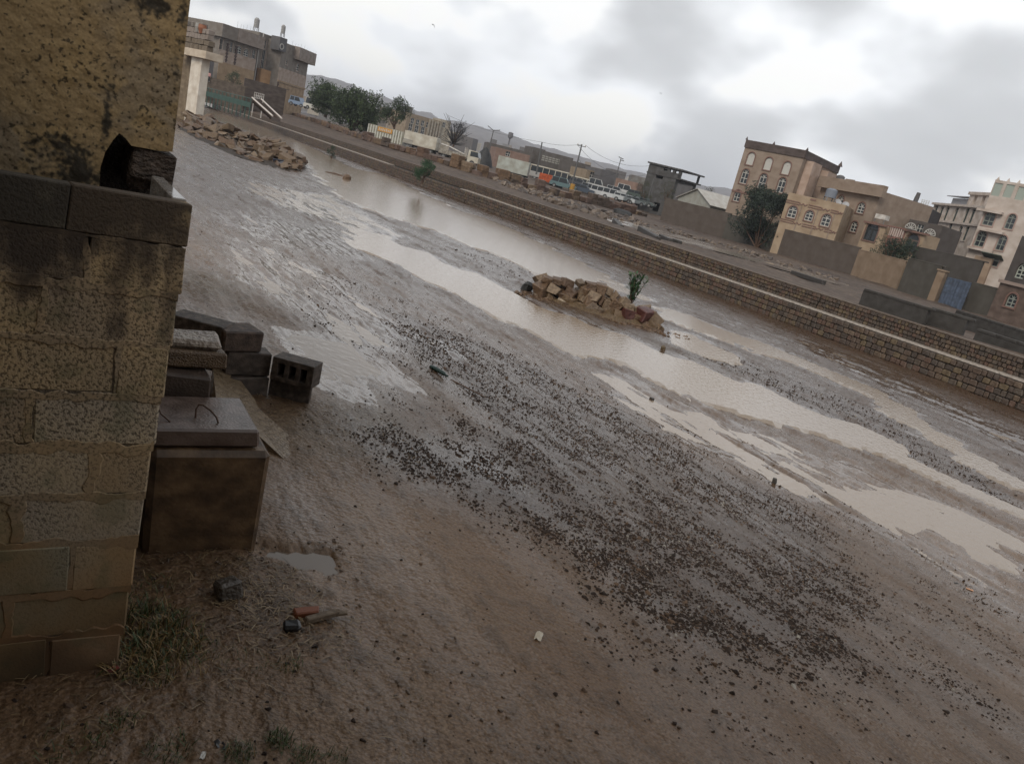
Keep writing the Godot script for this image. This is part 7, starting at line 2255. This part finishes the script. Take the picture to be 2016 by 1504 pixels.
func make_poles() -> void:
	var pm := mat(Color(0.10, 0.10, 0.10), 0.6)
	var t := thing("lamp_post", "lamp post with two splayed arms left of the light grey truck box", "lamp post", Vector3(-13.59, 2.549, -140) + Vector3(0, -0.6, 0))
	var h := 5.0
	var b := MB.new()
	b.tube([Vector3(0, 0, 0), Vector3(0, h, 0)], [0.11, 0.07], 8)
	part("pole", b, pm, t)
	for s in [-1, 1]:
		b = MB.new()
		b.box(Transform3D(Basis(Vector3(0, 0, 1), (-0.45 if s < 0 else 0.28)), Vector3(s * 0.55, h + (0.28 if s < 0 else 0.17), 0)), Vector3(1.2, 0.12, 0.3))
		part("lamp_head", b, pm, t)
	t = thing("lamp_post", "single lamp post with a solar panel left of the unfinished house", "lamp post", Vector3(8.786, 3.384, -138) + Vector3(0, -0.5, 0))
	b = MB.new()
	b.tube([Vector3(0, 0, 0), Vector3(0, 4.6, 0)], [0.10, 0.07], 8)
	part("pole", b, pm, t)
	b = MB.new()
	b.box(Transform3D(Basis(Vector3(0, 0, 1), -0.2), Vector3(0, 4.7, 0)), Vector3(0.9, 0.1, 0.6))
	b.bx(0.35, 4.35, 0, 0.5, 0.12, 0.25)
	part("lamp_head", b, pm, t)
	var tops := []
	for e in [["shorter bare utility pole in front of the long dark building", Vector3(-4.979, 2.055, -150), Vector3(-5.632, 7.388, -150), 0.0], ["taller utility pole with a cross arm above the buses", Vector3(1.912, 1.221, -145), Vector3(1.782, 8.491, -145), 1.0], ["thin dark post against the unfinished house", Vector3(16.008, 2.5, -146), Vector3(15.913, 5.774, -146), 0.0]]:
		t = thing("utility_pole", e[0], "utility pole", e[1])
		var d: Vector3 = e[2] - e[1]
		d = Vector3(d.x * 0.5, d.y, 0)
		b = MB.new()
		b.tube([Vector3(0, -0.5, 0), d], [0.16, 0.12], 8)
		part("pole", b, pm, t)
		if e[3] > 0.0:
			b = MB.new()
			b.bx(d.x, d.y - 0.3, 0, 1.6, 0.12, 0.12)
			part("cross_arm", b, pm, t)
			for x in [-0.7, 0.0, 0.7]:
				b = MB.new()
				b.lathe(Transform3D(Basis(), Vector3(d.x + x, d.y - 0.24, 0)), [Vector2(0.06, 0), Vector2(0.09, 0.1), Vector2(0.04, 0.3), Vector2(0.01, 0.32)], 6)
				part("insulator", b, M.white, t)
		tops.append(e[1] + d)
	for e in [["sagging overhead wire from the taller pole to the right, upper of two", tops[1] + Vector3(0.7, 0, 0), Vector3(15.434, 8.087, -151), 1.3], ["sagging overhead wire from the taller pole to the right, lower of two", tops[1] + Vector3(-0.7, -0.3, 0), Vector3(14.73, 6.138, -151), 1.9], ["overhead wire between the two utility poles", tops[0], tops[1], 0.35], ["overhead wire running left from the shorter pole", tops[0], Vector3(-28.25, 9.158, -180), 0.7], ["low slack wire from the taller pole to the single lamp post", tops[1] - Vector3(0, 2.4, 0), Vector3(8.529, 4.961, -138), 1.6]]:
		var p := []
		var rr := []
		for i in 15:
			var u := i / 14.0
			p.append(e[1].lerp(e[2], u) - Vector3(0, e[3] * 4.0 * u * (1.0 - u), 0))
			rr.append(0.022)
		b = MB.new()
		b.tube(p, rr, 4)
		tag(part("overhead_wire", b, M.rubber), e[0], "wire")
	t = thing("water_tower", "hazy far water tower on a thin shaft against the hills", "water tower", Vector3(-46.561, 15.659, -620))
	b = MB.new()
	b.lathe(Transform3D(), [Vector2(0.6, 0), Vector2(0.6, 4.5), Vector2(1.9, 5.5), Vector2(1.9, 9), Vector2(0.01, 9.5)], 10)
	part("tank", b, M.blue_grey, t)
	for e in [["bird in flight high above the car park", Vector3(-8.796, 8.31, -45), 0.16], ["tiny far bird in the right half of the sky", Vector3(8.048, 13.229, -90), 0.14]]:
		t = thing("bird", e[0], "bird", e[1], 0.4)
		b = MB.new()
		var s: float = e[2]
		b.lathe(Transform3D(Basis(Vector3(1, 0, 0), PI / 2).scaled(Vector3.ONE * s), Vector3(0, 0, -s)), [Vector2(0.01, 0), Vector2(0.12, 0.4), Vector2(0.16, 0.8), Vector2(0.10, 1.4), Vector2(0.02, 1.9)], 8)
		for k in [-1, 1]:
			b.quad(Vector3(0, 0.02, -s * 0.3), Vector3(k * s * 0.55, -s * 0.25, -s * 0.35), Vector3(k * s * 0.6, -s * 0.25, s * 0.1), Vector3(0, 0.02, s * 0.3))
			b.quad(Vector3(k * s * 0.55, -s * 0.25, -s * 0.35), Vector3(k * s * 0.85, -s * 1.1, 0), Vector3(k * s * 0.83, -s * 1.08, s * 0.1), Vector3(k * s * 0.6, -s * 0.25, s * 0.1))
		part("body", b, M.black, t)
